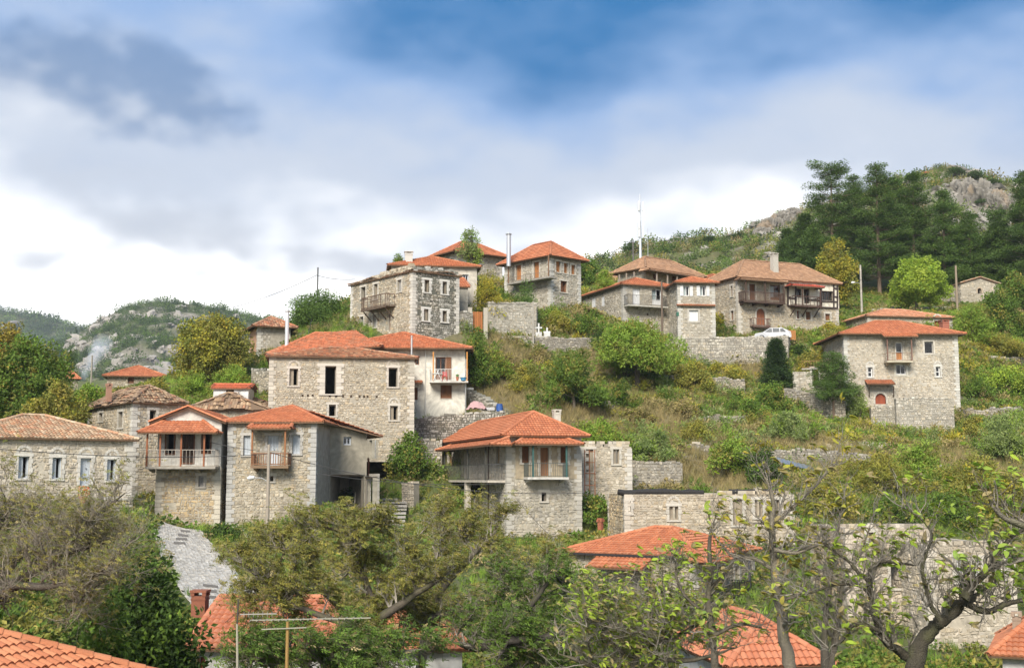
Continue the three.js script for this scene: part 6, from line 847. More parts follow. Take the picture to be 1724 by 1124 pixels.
function walnut(name, label, main, o = {}) {                         // gnarled tree: main limbs as drawn, twigs grown from them. main: [[px, py, D, r], ...] lines
  const r = rng(o.seed ?? seedN++), P = main.map((l) => l.map(([px, py, D, q]) => [at(px, py, D), q])), b = P[0][0][0], gy = hgt(b[0], b[2]), g = thing(name, label, 'tree', [b[0], gy, b[2]], 0, o.group), org = [b[0], gy, b[2]], tr = new MB(), br = new MB(), tips = [], bc = o.bark ?? [.2, .18, .14];
  const grow = (p, d, L, rad0, lv) => {
    const n = 4 + Math.floor(r() * 3), pts = [p], rs = [rad0]; let q = p, dir = d;
    for (let i = 0; i < n; i++) { dir = norm(add3(dir, [(r() - .5) * (o.curl ?? .9), (r() - .5) * (o.curl ?? .9) + (o.up ?? .1), (r() - .5) * (o.curl ?? .9)])); q = add3(q, mul3(dir, L / n)); pts.push(q); rs.push(mix(rad0, rad0 * .4, (i + 1) / n)); }
    br.tube(pts, rs, lv > 1 ? 4 : 5, shade(o.twig ?? [.3, .27, .22], mix(.75, 1.25, r())), false);
    if (lv >= (o.levels ?? 3) || rad0 < .004) { tips.push([q, dir]); if (r() < .6) tips.push([pts[n - 1], dir]); return; }
    const k = (o.kids ?? 4) - (lv > 1 ? 1 : 0) + Math.floor(r() * 2); for (let i = 0; i < k; i++) { const t = 1 + Math.floor(r() * n), s = pts[t], dd = norm(add3(mul3(norm(sub3(pts[t], pts[t - 1])), .7), [(r() - .5) * 1.7, (r() - .35) * 1.5, (r() - .5) * 1.7])); grow(s, dd, L * mix(.5, .8, r()), rs[t] * mix(.5, .75, r()), lv + 1); }
  };
  if (o.fill) { const [fx, fy, rx, ry, n, D] = o.fill, pts0 = P.flat(); for (let i = 0; i < n; i++) { const a = r() * 6.283, q = Math.sqrt(r()), e = at(fx + Math.cos(a) * rx * q, fy + Math.sin(a) * ry * q, D + (r() - .5) * rx * 1.3 * D / F); let best = pts0[0], bd = 1e9; for (const t of pts0) { const v = len3(sub3(t[0], e)) + r() * .8; if (v < bd) { bd = v; best = t; } } const m = add3(lerp3(best[0], e, .5), [(r() - .5) * bd * .25, (r() - .2) * bd * .2, (r() - .5) * bd * .25]); P.push([[best[0], Math.min(best[1] * .6, .045)], [m, Math.min(best[1] * .45, .03)], [e, .014]]); pts0.push([m, .03]); } }
  P.forEach((l, li) => {
    let pts = l.map((q) => sub3(q[0], org)), rs = l.map((q) => q[1]);
    if (li === 0) { pts = [[0, -.3, 0], lerp3([0, 0, 0], pts[0], .5), ...pts]; rs = [rs[0] * 1.35, rs[0] * 1.1, ...rs]; }
    const c = new THREE.CatmullRomCurve3(pts.map((p) => new THREE.Vector3(...p))), N = pts.length * 4, cp = [], cr = []; for (let i = 0; i <= N; i++) { const v = c.getPoint(i / N), t = i / N * (rs.length - 1), k = Math.min(rs.length - 2, Math.floor(t)), j = mix(rs[k], rs[k + 1], t - k); cp.push([v.x + (r() - .5) * j * .35, v.y + (r() - .5) * j * .35, v.z + (r() - .5) * j * .35]); cr.push(j * mix(.9, 1.15, r())); } cr[N] = .012; cr[N - 1] *= .5;
    tr.tube(cp, cr, 10, (p) => mix3(shade(bc, .7 + .6 * clamp(fbm(p[0] * 9, p[1] * 5, p[2] * 9, 3) + .5)), [.11, .115, .045], clamp(fbm(p[0] * 4 + 5, p[1] * 3, p[2] * 4, 3) * 2.2)));
    const start = li === 0 ? Math.floor(N * (o.start ?? .5)) : 2; for (let i = start; i <= N; i++) { const m = o.sprout ?? 1.2; let n = Math.floor(m) + (r() < m % 1 ? 1 : 0); if (i === N) n += 2; while (n-- > 0) { const d = norm(sub3(cp[Math.min(N, i + 1)], cp[Math.max(0, i - 1)])), dd = norm(add3(mul3(d, .5), [(r() - .5) * 1.8, (r() - .2) * 1.3, (r() - .5) * 1.8])); grow(cp[i], dd, (o.len ?? .9) * mix(.6, 1.3, r()), Math.max(.008, cr[i] * mix(.25, .5, r())), 1); } }
  });
  tr.mesh('trunk', M.bark, g); br.mesh('branches', M.bark, g);
  const lists = [[], []], S = o.leaf ?? .12; let single = 0;
  for (const [p, d] of tips) { if (r() > (o.leafy ?? .5)) continue; const n = o.per ?? 3; for (let i = 0; i < n; i++) { const q = p, ld = norm(add3(d, [(r() - .5) * 1.9, (r() - .65) * 1.5, (r() - .5) * 1.9])), c = leafCol(r() < (o.brown ?? .2) ? 'dry' : o.col ?? 'olive', r); if (o.single && single < o.single) { single++; const m = new THREE.Mesh(leafGeo, leafMat(c, r)); m.name = 'leaf'; m.position.set(...q); { const s = norm(cross(ld, [r() - .5, r() - .35, r() - .5])), t = cross(s, ld); m.matrix.makeBasis(new THREE.Vector3(...ld), new THREE.Vector3(...t), new THREE.Vector3(...mul3(s, -1))); m.quaternion.setFromRotationMatrix(m.matrix); } m.scale.setScalar(S * mix(.8, 1.5, r())); m.castShadow = m.receiveShadow = true; g.add(m); } else lists[o.spray ? 1 : 0].push([q[0], q[1], q[2], S * mix(.7, 1.4, r()), c, 1, 0, ld]); } }
  if (lists[0].length) stuff(instances('foliage', leafGeo, M.leaf, lists[0], g)); if (lists[1].length) stuff(instances('foliage', sprayGeo, M.leaf, lists[1], g));
  return g;
}
const leafMats = new Map();
function leafMat(c) { const q = c.map((x) => Math.round(x * 14) / 14 + .02), k = q.join(); if (!leafMats.has(k)) { const m = M.leaf.clone(); m.color.setRGB(...q); leafMats.set(k, m); } return leafMats.get(k); }
// ---------------------------------------------------------------- trees and bushes, back to front
// pine wood, upper right
const PN = [[1404, 505, 274, 125, 186, 'tall pine with an open ragged crown, leftmost of the skyline pines'], [1356, 500, 360, 80, 190, 'shorter dark pine left of the skyline pines'], [1482, 505, 268, 150, 182, 'tall dense pine in the middle of the skyline pines'], [1540, 508, 288, 130, 186, 'broad pine right of the tallest pine'], [1592, 505, 318, 115, 180, 'pine with hanging boughs above the bright green tree'], [1640, 503, 355, 100, 178, 'low pine behind the chapel'], [1690, 505, 350, 110, 176, 'dark pine at the right edge above the chapel'], [1735, 510, 285, 140, 172, 'tall pine cut by the right edge'], [1440, 500, 290, 100, 196, 'shaded pine deep behind the tallest two'], [1515, 500, 300, 110, 200, 'shaded pine deep in the wood right of the middle'], [1610, 500, 385, 100, 198, 'shaded pine deep in the wood behind the chapel'], [1330, 495, 385, 60, 204, 'small pine at the left end of the wood'], [1665, 495, 400, 90, 205, 'distant shaded pine at the right of the wood'], [1375, 498, 385, 90, 180, 'young pine behind the yellow tree']];
PN.forEach(([px, py, t, w, D, l], i) => pine(l, px, py, t, w * .95, D, { seed: 40 + i, lo: i === 0 ? .3 : .12, size: .66, whorls: 13, dens: i === 0 ? 1.2 : 1.45, shape: i === 0 ? (t) => .3 + .55 * Math.sin(t * 11) ** 2 * .6 + (1 - t) * .35 : undefined, col: i > 3 && i < 6 ? 'pineLight' : 'pine' }));
tree('yellow_tree', 'yellow-green autumn tree behind the timbered house', 1410, 525, 402, 92, 'broad', 'yellow', { D: 163, cb: .12, size: .6, dens: 1.1, lobes: 8 });
tree('round_tree', 'bright green round tree between the two poles', 1545, 528, 430, 138, 'shrub', 'lime', { D: 158, cb: .18, size: .62, dens: 1.5, lobes: 9 });
tree('leafy_tree', 'dark green tree at the right of the chapel', 1712, 520, 455, 80, 'broad', 'green', { D: 160, cb: .1, size: .55 });
tree('leafy_tree', 'green bush cascading below the chapel on the right', 1690, 548, 488, 90, 'shrub', 'green', { D: 150, cb: 0, size: .55 });
tree('leafy_tree', 'pale green tree left of the chapel slope', 1640, 585, 510, 85, 'fine', 'light', { D: 142, cb: .05, size: .5 });
tree('pine_shrub', 'rounded green bush behind the stone house with orange shutters', 985, 478, 428, 70, 'shrub', 'green', { D: 160, cb: 0, size: .5 });
tree('leafy_tree', 'yellow-green sapling beside the porch house', 1022, 495, 448, 48, 'fine', 'light', { D: 148, size: .4 });
// skyline trees around the derelict tower
tree('leaning_tree', 'sparse leaning tree with a dark curved trunk above the garden', 806, 500, 376, 62, 'fine', 'grey', { D: 131, cb: .45, lean: -14, size: .42, dens: .75, gap: .12, tr: .2, bark: [.09, .075, .06], nl: 30 });
tree('leafy_tree', 'yellowish young tree below the leaning tree', 822, 530, 450, 62, 'fine', 'yellow', { D: 127, cb: .1, size: .4, dens: .8 });
tree('evergreen_bush', 'dark evergreen bush under the concrete balcony', 886, 512, 470, 50, 'fir', 'pineLight', { D: 130, cb: 0, size: .55, dens: 1.5 });
tree('leafy_tree', 'thin tree top showing over the red roof by the square chimney', 670, 470, 430, 36, 'fine', 'green', { D: 139, cb: .4, size: .4 });
tree('pine_tree', 'bushy bright pine left of the derelict tower', 533, 590, 490, 125, 'needle', 'pineLight', { D: 130, cb: .15, size: .62, dens: 1.2, lobes: 9, group: undefined });
// left slope
tree('large_tree', 'large yellow-green tree on the left slope below the rocky hill', 352, 668, 520, 150, 'broad', 'olive', { D: 118, cb: .1, size: .55, dens: 1.1, lobes: 10, gap: .08, tr: .3, bark: [.1, .085, .06], nl: 30 });
tree('leafy_bush', 'bright green willow bush right of the large yellow-green tree', 392, 660, 612, 78, 'fine', 'light', { D: 111, cb: 0, size: .4, dens: 1.2 });
tree('leafy_bush', 'light green bush above the slumped brown roof', 330, 662, 622, 70, 'fine', 'light', { D: 112, cb: 0, size: .4 });
tree('leafy_bush', 'olive bush in front of the distant red roof', 262, 665, 636, 80, 'broad', 'olive', { D: 116, cb: 0, size: .4 });
tree('leafy_tree', 'dense green tree at the left edge above the cream house', 35, 740, 560, 150, 'broad', 'green', { D: 98, cb: .02, size: .48, dens: 1.2, lobes: 9 });
tree('leafy_tree', 'tall autumn tree cut by the left edge', -20, 720, 535, 160, 'broad', 'autumn', { D: 104, cb: .05, size: .5, dens: 1.2, lobes: 9 });
tree('leafy_tree', 'green tree beside the arched windows of the derelict house', 95, 745, 632, 115, 'broad', 'olive', { D: 94, cb: 0, size: .45, dens: 1.2, lobes: 8 });
tree('leafy_tree', 'fine grey green tree under the cypresses', 95, 690, 600, 70, 'fine', 'grey', { D: 118, cb: 0, size: .45 });
tree('leafy_bush', 'low bush between the derelict house and its chimney', 150, 700, 640, 70, 'broad', 'light', { D: 108, cb: 0, size: .4 });
for (const [px, l] of [[110, 'left one of two dark cypresses on the far slope'], [120, 'right one of two dark cypresses on the far slope']]) { const g = tree('cypress', l, px, 622, px < 115 ? 584 : 580, 11, 'fir', 'dark', { D: 210, cb: .02, size: .7, dens: 2.2, lobes: 4, cat: 'tree' }); }
// middle slope
const SL = [
  [808, 652, 552, 85, 'fine', 'green', 'tall green bush right of the white house', .42], [838, 640, 575, 50, 'fine', 'light', 'lighter bush beside the tall green bush', .4], [965, 690, 582, 122, 'fine', 'green', 'large rounded green bush in the middle of the slope', .45], [1075, 655, 536, 190, 'fine', 'light', 'big spreading olive green tree below the long stone house', .5], [1048, 690, 640, 60, 'shrub', 'green', 'small dark bush under the big spreading tree', .4],
  [1170, 660, 606, 90, 'shrub', 'olive', 'low hedge on the bank right of the spreading tree', .42], [1230, 655, 612, 80, 'shrub', 'olive', 'brownish hedge along the bank below the high wall', .42], [1205, 632, 603, 36, 'shrub', 'yellow', 'small yellow bush on the bank', .35], [1120, 628, 600, 60, 'shrub', 'olive', 'bramble mound under the iron balcony house', .4], [1300, 690, 640, 75, 'broad', 'green', 'green bush below the dark fir', .4], [1262, 705, 660, 70, 'shrub', 'green', 'dark green bush in the middle of the terraces', .42], [1330, 740, 690, 90, 'fine', 'grey', 'grey green bush beside the stone spill', .4],
  [1240, 800, 735, 110, 'broad', 'light', 'fig bush with big yellowish leaves behind the long ruin', .42], [1290, 815, 750, 70, 'shrub', 'dark', 'dark bush right of the fig', .42], [1020, 770, 700, 110, 'broad', 'light', 'yellow green thicket above the roofless shell', .36], [1100, 775, 715, 100, 'fine', 'grey', 'pale twiggy thicket on the slope', .36], [985, 740, 705, 60, 'broad', 'light', 'young green shrubs right of the chimney', .34], [1180, 740, 705, 60, 'shrub', 'olive', 'olive shrub in the middle terraces', .36], [1155, 700, 668, 60, 'shrub', 'dry', 'dry brown shrub on the bank', .36], [1080, 710, 680, 50, 'shrub', 'dry', 'dead bush beside the curved wall', .34],
  [1000, 880, 826, 90, 'broad', 'green', 'fig bush with large leaves beside the restored house', .42], [1045, 885, 850, 60, 'broad', 'green', 'low green bush in front of the roofless shell', .38], [690, 805, 727, 95, 'broad', 'green', 'round dark green fig by the grey wing', .42], [655, 780, 735, 50, 'broad', 'dark', 'dark bush between the grey wing and the stone house', .4], [590, 880, 820, 95, 'broad', 'dark', 'dark leafy bush before the undercroft', .38], [560, 890, 845, 70, 'broad', 'green', 'bush at the foot of the wooden balcony house', .36], [370, 905, 878, 50, 'broad', 'dark', 'low dark bush at the lane corner', .34],
  [1448, 715, 650, 46, 'fine', 'grey', 'grey green olive sapling in front of the broad house', .4], [1405, 620, 572, 60, 'broad', 'yellow', 'yellowing vine beside the broad house', .4], [1365, 640, 585, 60, 'broad', 'olive', 'vine hanging over the terrace left of the broad house', .4], [1395, 560, 538, 60, 'broad', 'yellow', 'yellow vine pergola under the timbered house', .36], [1345, 600, 575, 36, 'broad', 'dark', 'ivy on the wall end by the orange gate', .34],
  [1700, 660, 615, 110, 'broad', 'lime', 'bright yellow green bush at the right edge', .45], [1650, 670, 630, 60, 'shrub', 'green', 'green bank beside the broad house', .4], [1680, 600, 560, 110, 'fine', 'olive', 'mossy bushes right of the broad house', .45], [1640, 745, 700, 80, 'shrub', 'olive', 'brown green scrub right of the forecourt wall', .4], [1700, 780, 690, 110, 'fine', 'grey', 'grey green tree at the right edge', .45], [1560, 820, 740, 120, 'fine', 'light', 'pale feathery thicket below the forecourt wall', .42], [1480, 830, 760, 130, 'fine', 'olive', 'olive thicket on the slope right of the blue sheet', .42], [1640, 850, 755, 140, 'fine', 'olive', 'twiggy olive thicket at the right', .42], [1600, 880, 810, 110, 'shrub', 'green', 'dark green scrub above the large ruin', .42], [1710, 880, 790, 100, 'shrub', 'olive', 'scrub at the right edge above the ruin', .42], [1400, 870, 800, 120, 'shrub', 'olive', 'olive scrub behind the walnut branches', .42], [1500, 900, 830, 120, 'shrub', 'green', 'green scrub between the ruins', .42], [1330, 900, 850, 60, 'broad', 'green', 'green bush at the end of the long ruin', .4],
  [945, 560, 520, 60, 'shrub', 'olive', 'ivy mound on the rock below the stone house', .4], [930, 545, 512, 44, 'shrub', 'light', 'light green ivy on the garden rock', .38], [985, 560, 525, 70, 'shrub', 'green', 'ivy bank left of the long stone house', .4], [1010, 585, 558, 60, 'shrub', 'dark', 'dark bush at the end of the terrace wall', .38], [860, 632, 590, 60, 'shrub', 'dry', 'dry brown bramble above the dry grass', .38], [890, 660, 612, 70, 'shrub', 'olive', 'bramble beside the large rounded bush', .38], [905, 610, 575, 40, 'shrub', 'dry', 'small dry shrub by the grass pole', .34], [870, 560, 545, 50, 'shrub', 'green', 'low weeds under the garden wall', .34], [445, 650, 600, 30, 'fine', 'green', 'narrow ivy bush left of the two storey house', .36],
  [350, 700, 676, 90, 'broad', 'green', 'ivy on the slumped roof', .32], [780, 765, 745, 50, 'broad', 'green', 'weeds under the mossy retaining wall', .3],
];
SL.forEach(([px, py, t, w, kind, col, l, s], i) => tree(w > 100 && i === 3 ? 'spreading_tree' : 'bush', l, px, py, t, w, kind, col, { seed: 300 + i, cb: i === 3 ? .22 : 0, size: s, dens: i === 3 ? 1.0 : 1.05, gap: i === 3 ? .1 : .13, tr: i === 3 ? .28 : undefined, bark: i === 3 ? [.09, .075, .06] : undefined, nl: i === 3 ? 40 : 8, lobes: i === 3 ? 11 : 6, from: py > 800 ? 60 : 92, cat: i === 3 ? 'tree' : 'bush' }));
{ // fir and young pine
  const fir = (label, px, py, t, w, D, col, o = {}) => pine(label, px, py, t, w, D, { name: 'fir_tree', group: undefined, lo: .04, col, size: .5, whorls: 22, dens: 1.6, shape: (q) => Math.pow(1 - q, .85) + .04, ...o });
  fir('dark fir tree in front of the high retaining wall', 1307, 650, 570, 56, 132, 'fir');
  pine('young bright pine with bent trunk in front of the broad house', 1404, 712, 590, 64, 124, { col: 'pineLight', lo: .36, whorls: 12, size: .42, dens: 1.9, group: undefined, shape: (t) => .35 + .75 * Math.sin(Math.min(1, (1 - t) * 1.7) * 1.5) });
}
// scrub on the hills
function scrub(name, label, H, n, s0, s1, cols, seed, keep) {
  const r = rng(seed), l = []; let k = 0; while (l.length < n && k++ < n * 12) { const px = mix(Math.max(H.x0, -60), Math.min(H.x1, 1800), r()), D = mix(H.D0, H.Dc * 1.05, Math.pow(r(), .8)), X = (px - CX) / F * D, w = 1 / (H.Dc * .045), a = fbm(X * w + H.seed, 2, D * w * 1.6, 5); const q = H.rock(px, D, a); if (r() < q * (keep ?? .86)) continue; const s = mix(s0, s1, r() * r()); l.push([X, H.H(px, D) + s * .45, -D, s, leafCol(pick(cols, r), r), .85, 1]); }
  const m = instances(name, CL.scrub[0], M.leaf, l, scene); stuff(m); tag(m, label, 'scrub'); return m;
}
scrub('far_scrub', 'mass of dark scrub covering the distant ridge', hillFar, 2600, 6, 13, ['dark', 'green', 'pine'], 1, .9);
scrub('hill_scrub', 'dark scrub scattered over the rocky hill', hillLeft, 8000, 1.6, 5.5, ['dark', 'dark', 'pine', 'green'], 2, .85);
scrub('hill_scrub', 'mixed scrub over the hill with grey crags', hillRight, 3600, .8, 2.8, ['dark', 'green', 'olive', 'pine', 'grey', 'dry'], 3, .8);
{ // single conifers that stand out on the hills
  const fir = (px, py, h, D, l, H) => { const X = (px - CX) / F * D, y = H.H(px, D), g = thing('far_fir', l, 'tree', [X, y - .5, -D]), r = rng(Math.round(px + h)), li = [], k = h * D / F; for (let i = 0; i < 46; i++) { const t = r(), a = r() * 6.28, q = (1 - t) * k * .26 * Math.sqrt(r()); li.push([Math.cos(a) * q, k * (.06 + t * .94), Math.sin(a) * q, k * .1 * (1.2 - t * .6), leafCol('dark', r), .8, 1]); } stuff(instances('crown', CL.shrub[1], M.leaf, li, g)); new MB().tube([[0, -.5, 0], [0, k * .9, 0]], [k * .02, k * .005], 6, [.1, .08, .06]).mesh('trunk', M.bark, g); };
  [[122, 24, 'dark fir on the saddle, largest of the far conifers'], [163, 14, 'fir on the left shoulder of the rocky hill'], [178, 12, 'small fir on the rocky skyline'], [137, 34, 'tall fir low on the left flank of the rocky hill'], [303, 12, 'fir on the skyline right of the summit'], [372, 13, 'lone fir on the right skyline of the rocky hill'], [100, 20, 'fir on the low left flank of the rocky hill'], [228, 24, 'fir below the rock bands of the hill']].forEach(([px, h, l], i) => { const D = [880, 885, 890, 620, 890, 890, 700, 600][i]; fir(px, 0, h, D, l, hillLeft); });
  [[1200, 16, 'flat topped pine on the crag hill skyline'], [1180, 14, 'smaller flat topped pine on the crag hill skyline'], [1250, 20, 'round tree on the crag hill skyline'], [1068, 22, 'dark bush tree on the left end of the crag hill'], [1520, 18, 'round tree beside the hilltop house'], [1625, 20, 'umbrella pine on the crag top'], [1655, 24, 'dark tree right of the crag top'], [1690, 20, 'dark tree near the right edge of the crag'], [1640, 12, 'dark bush on the upper left of the pale cliff', 322], [1668, 14, 'dark bush in a cleft of the pale cliff', 338], [1612, 13, 'round bush left of the pale cliff', 345], [1692, 14, 'dark bush on the right of the pale cliff', 330], [1655, 10, 'small bush at the foot of the pale cliff', 362], [1700, 13, 'bush right below the pale cliff', 360], [1280, 12, 'dark bush on the lower grey crag', 392], [1322, 10, 'small bush on the upper grey crag', 372]].forEach(([px, h, l, py]) => { let D = 312; if (py) { D = 200; while (D < 318 && at(px, py, D)[1] > hillRight.H(px, D)) D += 1; D -= 2.5; } const X = (px - CX) / F * D, y = hillRight.H(px, D), g = thing('hill_tree', l, 'tree', [X, y - .3, -D]), r = rng(px), k = h * D / F, li = []; for (let i = 0; i < 60; i++) { const a = r() * 6.28, q = Math.sqrt(r()) * k * .75; li.push([Math.cos(a) * q, k * (.45 + r() * .5 * (1 - (q / k) ** 2)), Math.sin(a) * q, k * .2, leafCol('dark', r), .8, 1]); } stuff(instances('crown', CL.shrub[1], M.leaf, li, g)); new MB().tube([[0, -.5, 0], [0, k * .6, 0]], [k * .05, k * .03], 6, [.12, .1, .08]).mesh('trunk', M.bark, g); });
}
// grass and weeds over the slopes
{
  const blade = (n, w, spread, seed) => { const r = rng(seed), mb = new MB(); for (let i = 0; i < n; i++) { const a = r() * 6.28, q = r() * spread, b = [Math.cos(a) * q, 0, Math.sin(a) * q], h = mix(.5, 1.1, r()), t = add3(b, [(r() - .5) * .7, h, (r() - .5) * .7]), s = [Math.cos(a + 1.3) * w, 0, Math.sin(a + 1.3) * w], k = mix(.8, 1.2, r()); mb.tri(sub3(b, s), add3(b, s), t, [k, k, k]); } return mb.geo(); };
  const inside = (x, z) => foot.some((q) => { let c = 0; for (let i = 0; i < 4; i++) { const a = q[i], b = q[(i + 1) % 4]; c += Math.sign((b[0] - a[0]) * (z - a[1]) - (b[1] - a[1]) * (x - a[0])); } return Math.abs(c) === 4; });
  const r = rng(55), gr = [], dr = [], wd = [];
  for (let i = 0; i < 80000; i++) {
    const px = -40 + r() * 1800, D = mix(50, 185, Math.sqrt(r())), x = (px - CX) / F * D, z = -D; if (inside(x, z)) continue;
    if (onLane(x, z)) continue;
    const y = hgt(x, z), d = dryAt(x, z), n = fbm(x * .2, 4, z * .2, 3);
    if (r() < d) dr.push([x, y - .03, z, mix(.45, .95, r()), leafCol('dry', r), 1, 1]);
    else if (r() < .62) gr.push([x, y - .03, z, mix(.3, .75, r()), leafCol(n > .1 ? 'olive' : r() < .55 ? 'light' : 'green', r), 1, 1]);
    else wd.push([x, y + .15, z, mix(.25, .55 + (n > .05 ? .6 : .1), r() * r()), leafCol(r() < .25 ? 'dry' : r() < .5 ? 'olive' : 'green', r), .8, 1]);
  }
  const th = []; for (let i = 0; i < 1500; i++) { const px = mix(640, 1760, r()), D = mix(88, 158, Math.sqrt(r())), x = (px - CX) / F * D, z = -D; if (inside(x, z) || dryAt(x, z) > .75 || fbm(x * .12, 9, z * .12, 2) < -.12) continue; const n = 5 + Math.floor(r() * 14), W = mix(.5, 2.1, r()), hh = mix(.4, 2.0, r() * r()), c = ['light', 'olive', 'grey', 'green', 'yellow', 'olive', 'dry', 'light', 'grey', 'green'][Math.floor(r() * 10)]; for (let k = 0; k < n; k++) { const a = r() * 6.28, q = Math.sqrt(r()) * W, X = x + Math.cos(a) * q, Z = z + Math.sin(a) * q; if (inside(X, Z)) continue; th.push([X, hgt(X, Z) + r() * hh * (1 - .5 * q / W) + .1, Z, mix(.25, .6, r()), leafCol(r() < .15 ? 'dry' : c, r), 1, 1]); } }
  tag(stuff(instances('thicket', CL.fine[0], M.leaf, th, scene)), 'tangled yellow green scrub between the terraces', 'scrub');
  tag(stuff(instances('grass', blade(26, .03, .5, 1), M.leaf, gr, scene)), 'rough green grass over the village slopes', 'grass');
  tag(stuff(instances('dry_grass', blade(30, .026, .5, 2), M.leaf, dr, scene)), 'tall straw coloured dry grass on the middle slope', 'grass');
  tag(stuff(instances('weeds', CL.shrub[1], M.leaf, wd, scene)), 'low weeds and brambles between the terraces', 'weeds');
  const ng = []; for (let i = 0; i < 9000; i++) { const D = mix(6, 60, Math.sqrt(r())), x = (r() - .5) * D * 1.1, z = -D; if (inside(x, z)) continue; ng.push([x, hgt(x, z), z, mix(.3, .7, r()), leafCol(r() < .5 ? 'green' : 'olive', r), .9, 1]); }
  tag(stuff(instances('undergrowth', CL.broad[0], M.leaf, ng, scene)), 'green undergrowth in the dip below the viewer', 'weeds');
}
// ---------------------------------------------------------------- foreground trees
const T = (a, D) => a.map(([x, y, q]) => [x, y, D, q]);
// leafy trees in the lower middle: trunks drawn, twigs and leaves grown
walnut('leafy_tree', 'leafy olive green tree in front of the wooden balcony house', [T([[640, 1150, .17], [612, 1085, .15], [640, 1040, .13]], 37), T([[640, 1040, .13], [610, 970, .11], [596, 930, .1], [603, 900, .08], [640, 880, .04]], 37), T([[640, 1040, .12], [700, 1000, .1], [760, 960, .06]], 36), T([[625, 1070, .11], [540, 990, .09], [510, 930, .08], [480, 925, .06], [440, 915, .03]], 37.5), T([[612, 1060, .1], [480, 1010, .07], [420, 960, .04]], 36), T([[605, 900, .06], [560, 890, .04], [500, 880, .02]], 37)], { seed: 501, levels: 3, kids: 5, len: 0.5, leaf: 0.17, spray: true, leafy: 0.7, per: 2, col: 'olive', brown: .07, sprout: 1.1, curl: .7, up: .12, twig: [.5, .45, .37], bark: [.12, .1, .075], fill: [540, 985, 175, 125, 46, 37] });
walnut('leafy_tree', 'twiggy grey green tree before the restored house', [T([[700, 1180, .16], [720, 1060, .15], [745, 980, .13]], 40), T([[745, 980, .12], [735, 930, .1], [742, 905, .08], [730, 875, .05]], 40), T([[735, 1000, .11], [800, 930, .08], [830, 900, .05], [840, 880, .03]], 40), T([[725, 1040, .1], [820, 1010, .08], [900, 960, .05], [930, 930, .03]], 39), T([[720, 1060, .1], [680, 980, .08], [690, 920, .05]], 41)], { seed: 502, levels: 3, kids: 5, len: 0.5, leaf: 0.15, spray: true, leafy: 0.65, per: 2, col: 'olive', brown: .1, sprout: 1.1, curl: .75, up: .12, twig: [.55, .5, .42], bark: [.24, .21, .17], fill: [790, 975, 170, 125, 46, 40] });
walnut('leafy_tree', 'green and olive tree left of the lower orange roof', [T([[880, 1180, .15], [850, 1100, .14], [860, 1060, .12]], 33), T([[860, 1060, .11], [810, 1090, .1], [760, 1080, .06]], 33), T([[860, 1060, .1], [900, 1010, .08], [930, 970, .04]], 33), T([[855, 1080, .1], [960, 1060, .07], [1010, 1010, .04]], 32), T([[858, 1065, .1], [840, 1010, .07], [850, 960, .04]], 34)], { seed: 503, levels: 3, kids: 4, len: 0.5, leaf: 0.17, spray: true, leafy: 0.6, per: 2, col: 'green', brown: .1, sprout: 1.1, curl: .75, twig: [.36, .32, .26], bark: [.07, .06, .05], fill: [900, 1060, 120, 90, 30, 33] });
walnut('leafy_tree', 'low green tree over the bottom edge below the salmon roof', [T([[560, 1250, .14], [560, 1160, .12], [540, 1110, .09]], 30), T([[560, 1160, .1], [640, 1110, .07], [720, 1090, .04]], 30), T([[560, 1160, .1], [480, 1100, .07], [400, 1090, .04]], 30), T([[545, 1120, .08], [590, 1070, .05]], 30)], { seed: 504, levels: 3, kids: 4, len: 0.42, leaf: 0.17, spray: true, leafy: 0.7, per: 2, col: 'green', brown: .08, sprout: 1.1, curl: .75, twig: [.22, .19, .14], fill: [560, 1110, 180, 45, 24, 30] });
// left foreground
walnut('bare_tree', 'twiggy half bare tree across the left foreground', [T([[-80, 1130, .2], [-30, 1040, .18], [0, 1000, .16]], 30), T([[0, 1000, .14], [60, 960, .11], [110, 920, .09], [160, 870, .06], [210, 830, .03]], 30), T([[-20, 1010, .14], [30, 930, .1], [40, 880, .07], [70, 850, .04]], 31), T([[20, 985, .1], [100, 985, .07], [170, 960, .04], [230, 900, .03]], 29), T([[-10, 990, .1], [-10, 900, .08], [10, 860, .05], [0, 820, .03]], 31), T([[90, 935, .07], [150, 920, .05], [200, 905, .03]], 30)], { seed: 505, levels: 3, kids: 5, len: 0.7, leaf: 0.12, spray: true, leafy: 0.36, per: 2, col: 'olive', brown: .25, sprout: 1.3, curl: .85, twig: [.5, .44, .35], bark: [.12, .1, .08], fill: [80, 965, 150, 100, 34, 30] });
tree('dark_leafy_tree', 'dense dark green tree by the lane in the left foreground', 232, 1190, 872, 215, 'leafy', 'dark', { D: 38, cb: .05, size: .34, dens: 1.7, lobes: 10, gap: .02, seed: 600 });
tree('dark_leafy_tree', 'green crown in front of the cobbled lane', 170, 1200, 960, 150, 'leafy', 'green', { D: 34, cb: .05, size: .3, dens: 1.5, lobes: 7, seed: 601 });
tree('leafy_tree', 'lime green young crown above the dark tree by the lane', 228, 960, 845, 80, 'leafy', 'light', { D: 46, cb: .0, size: .3, dens: 1.0, lobes: 6, seed: 602 });
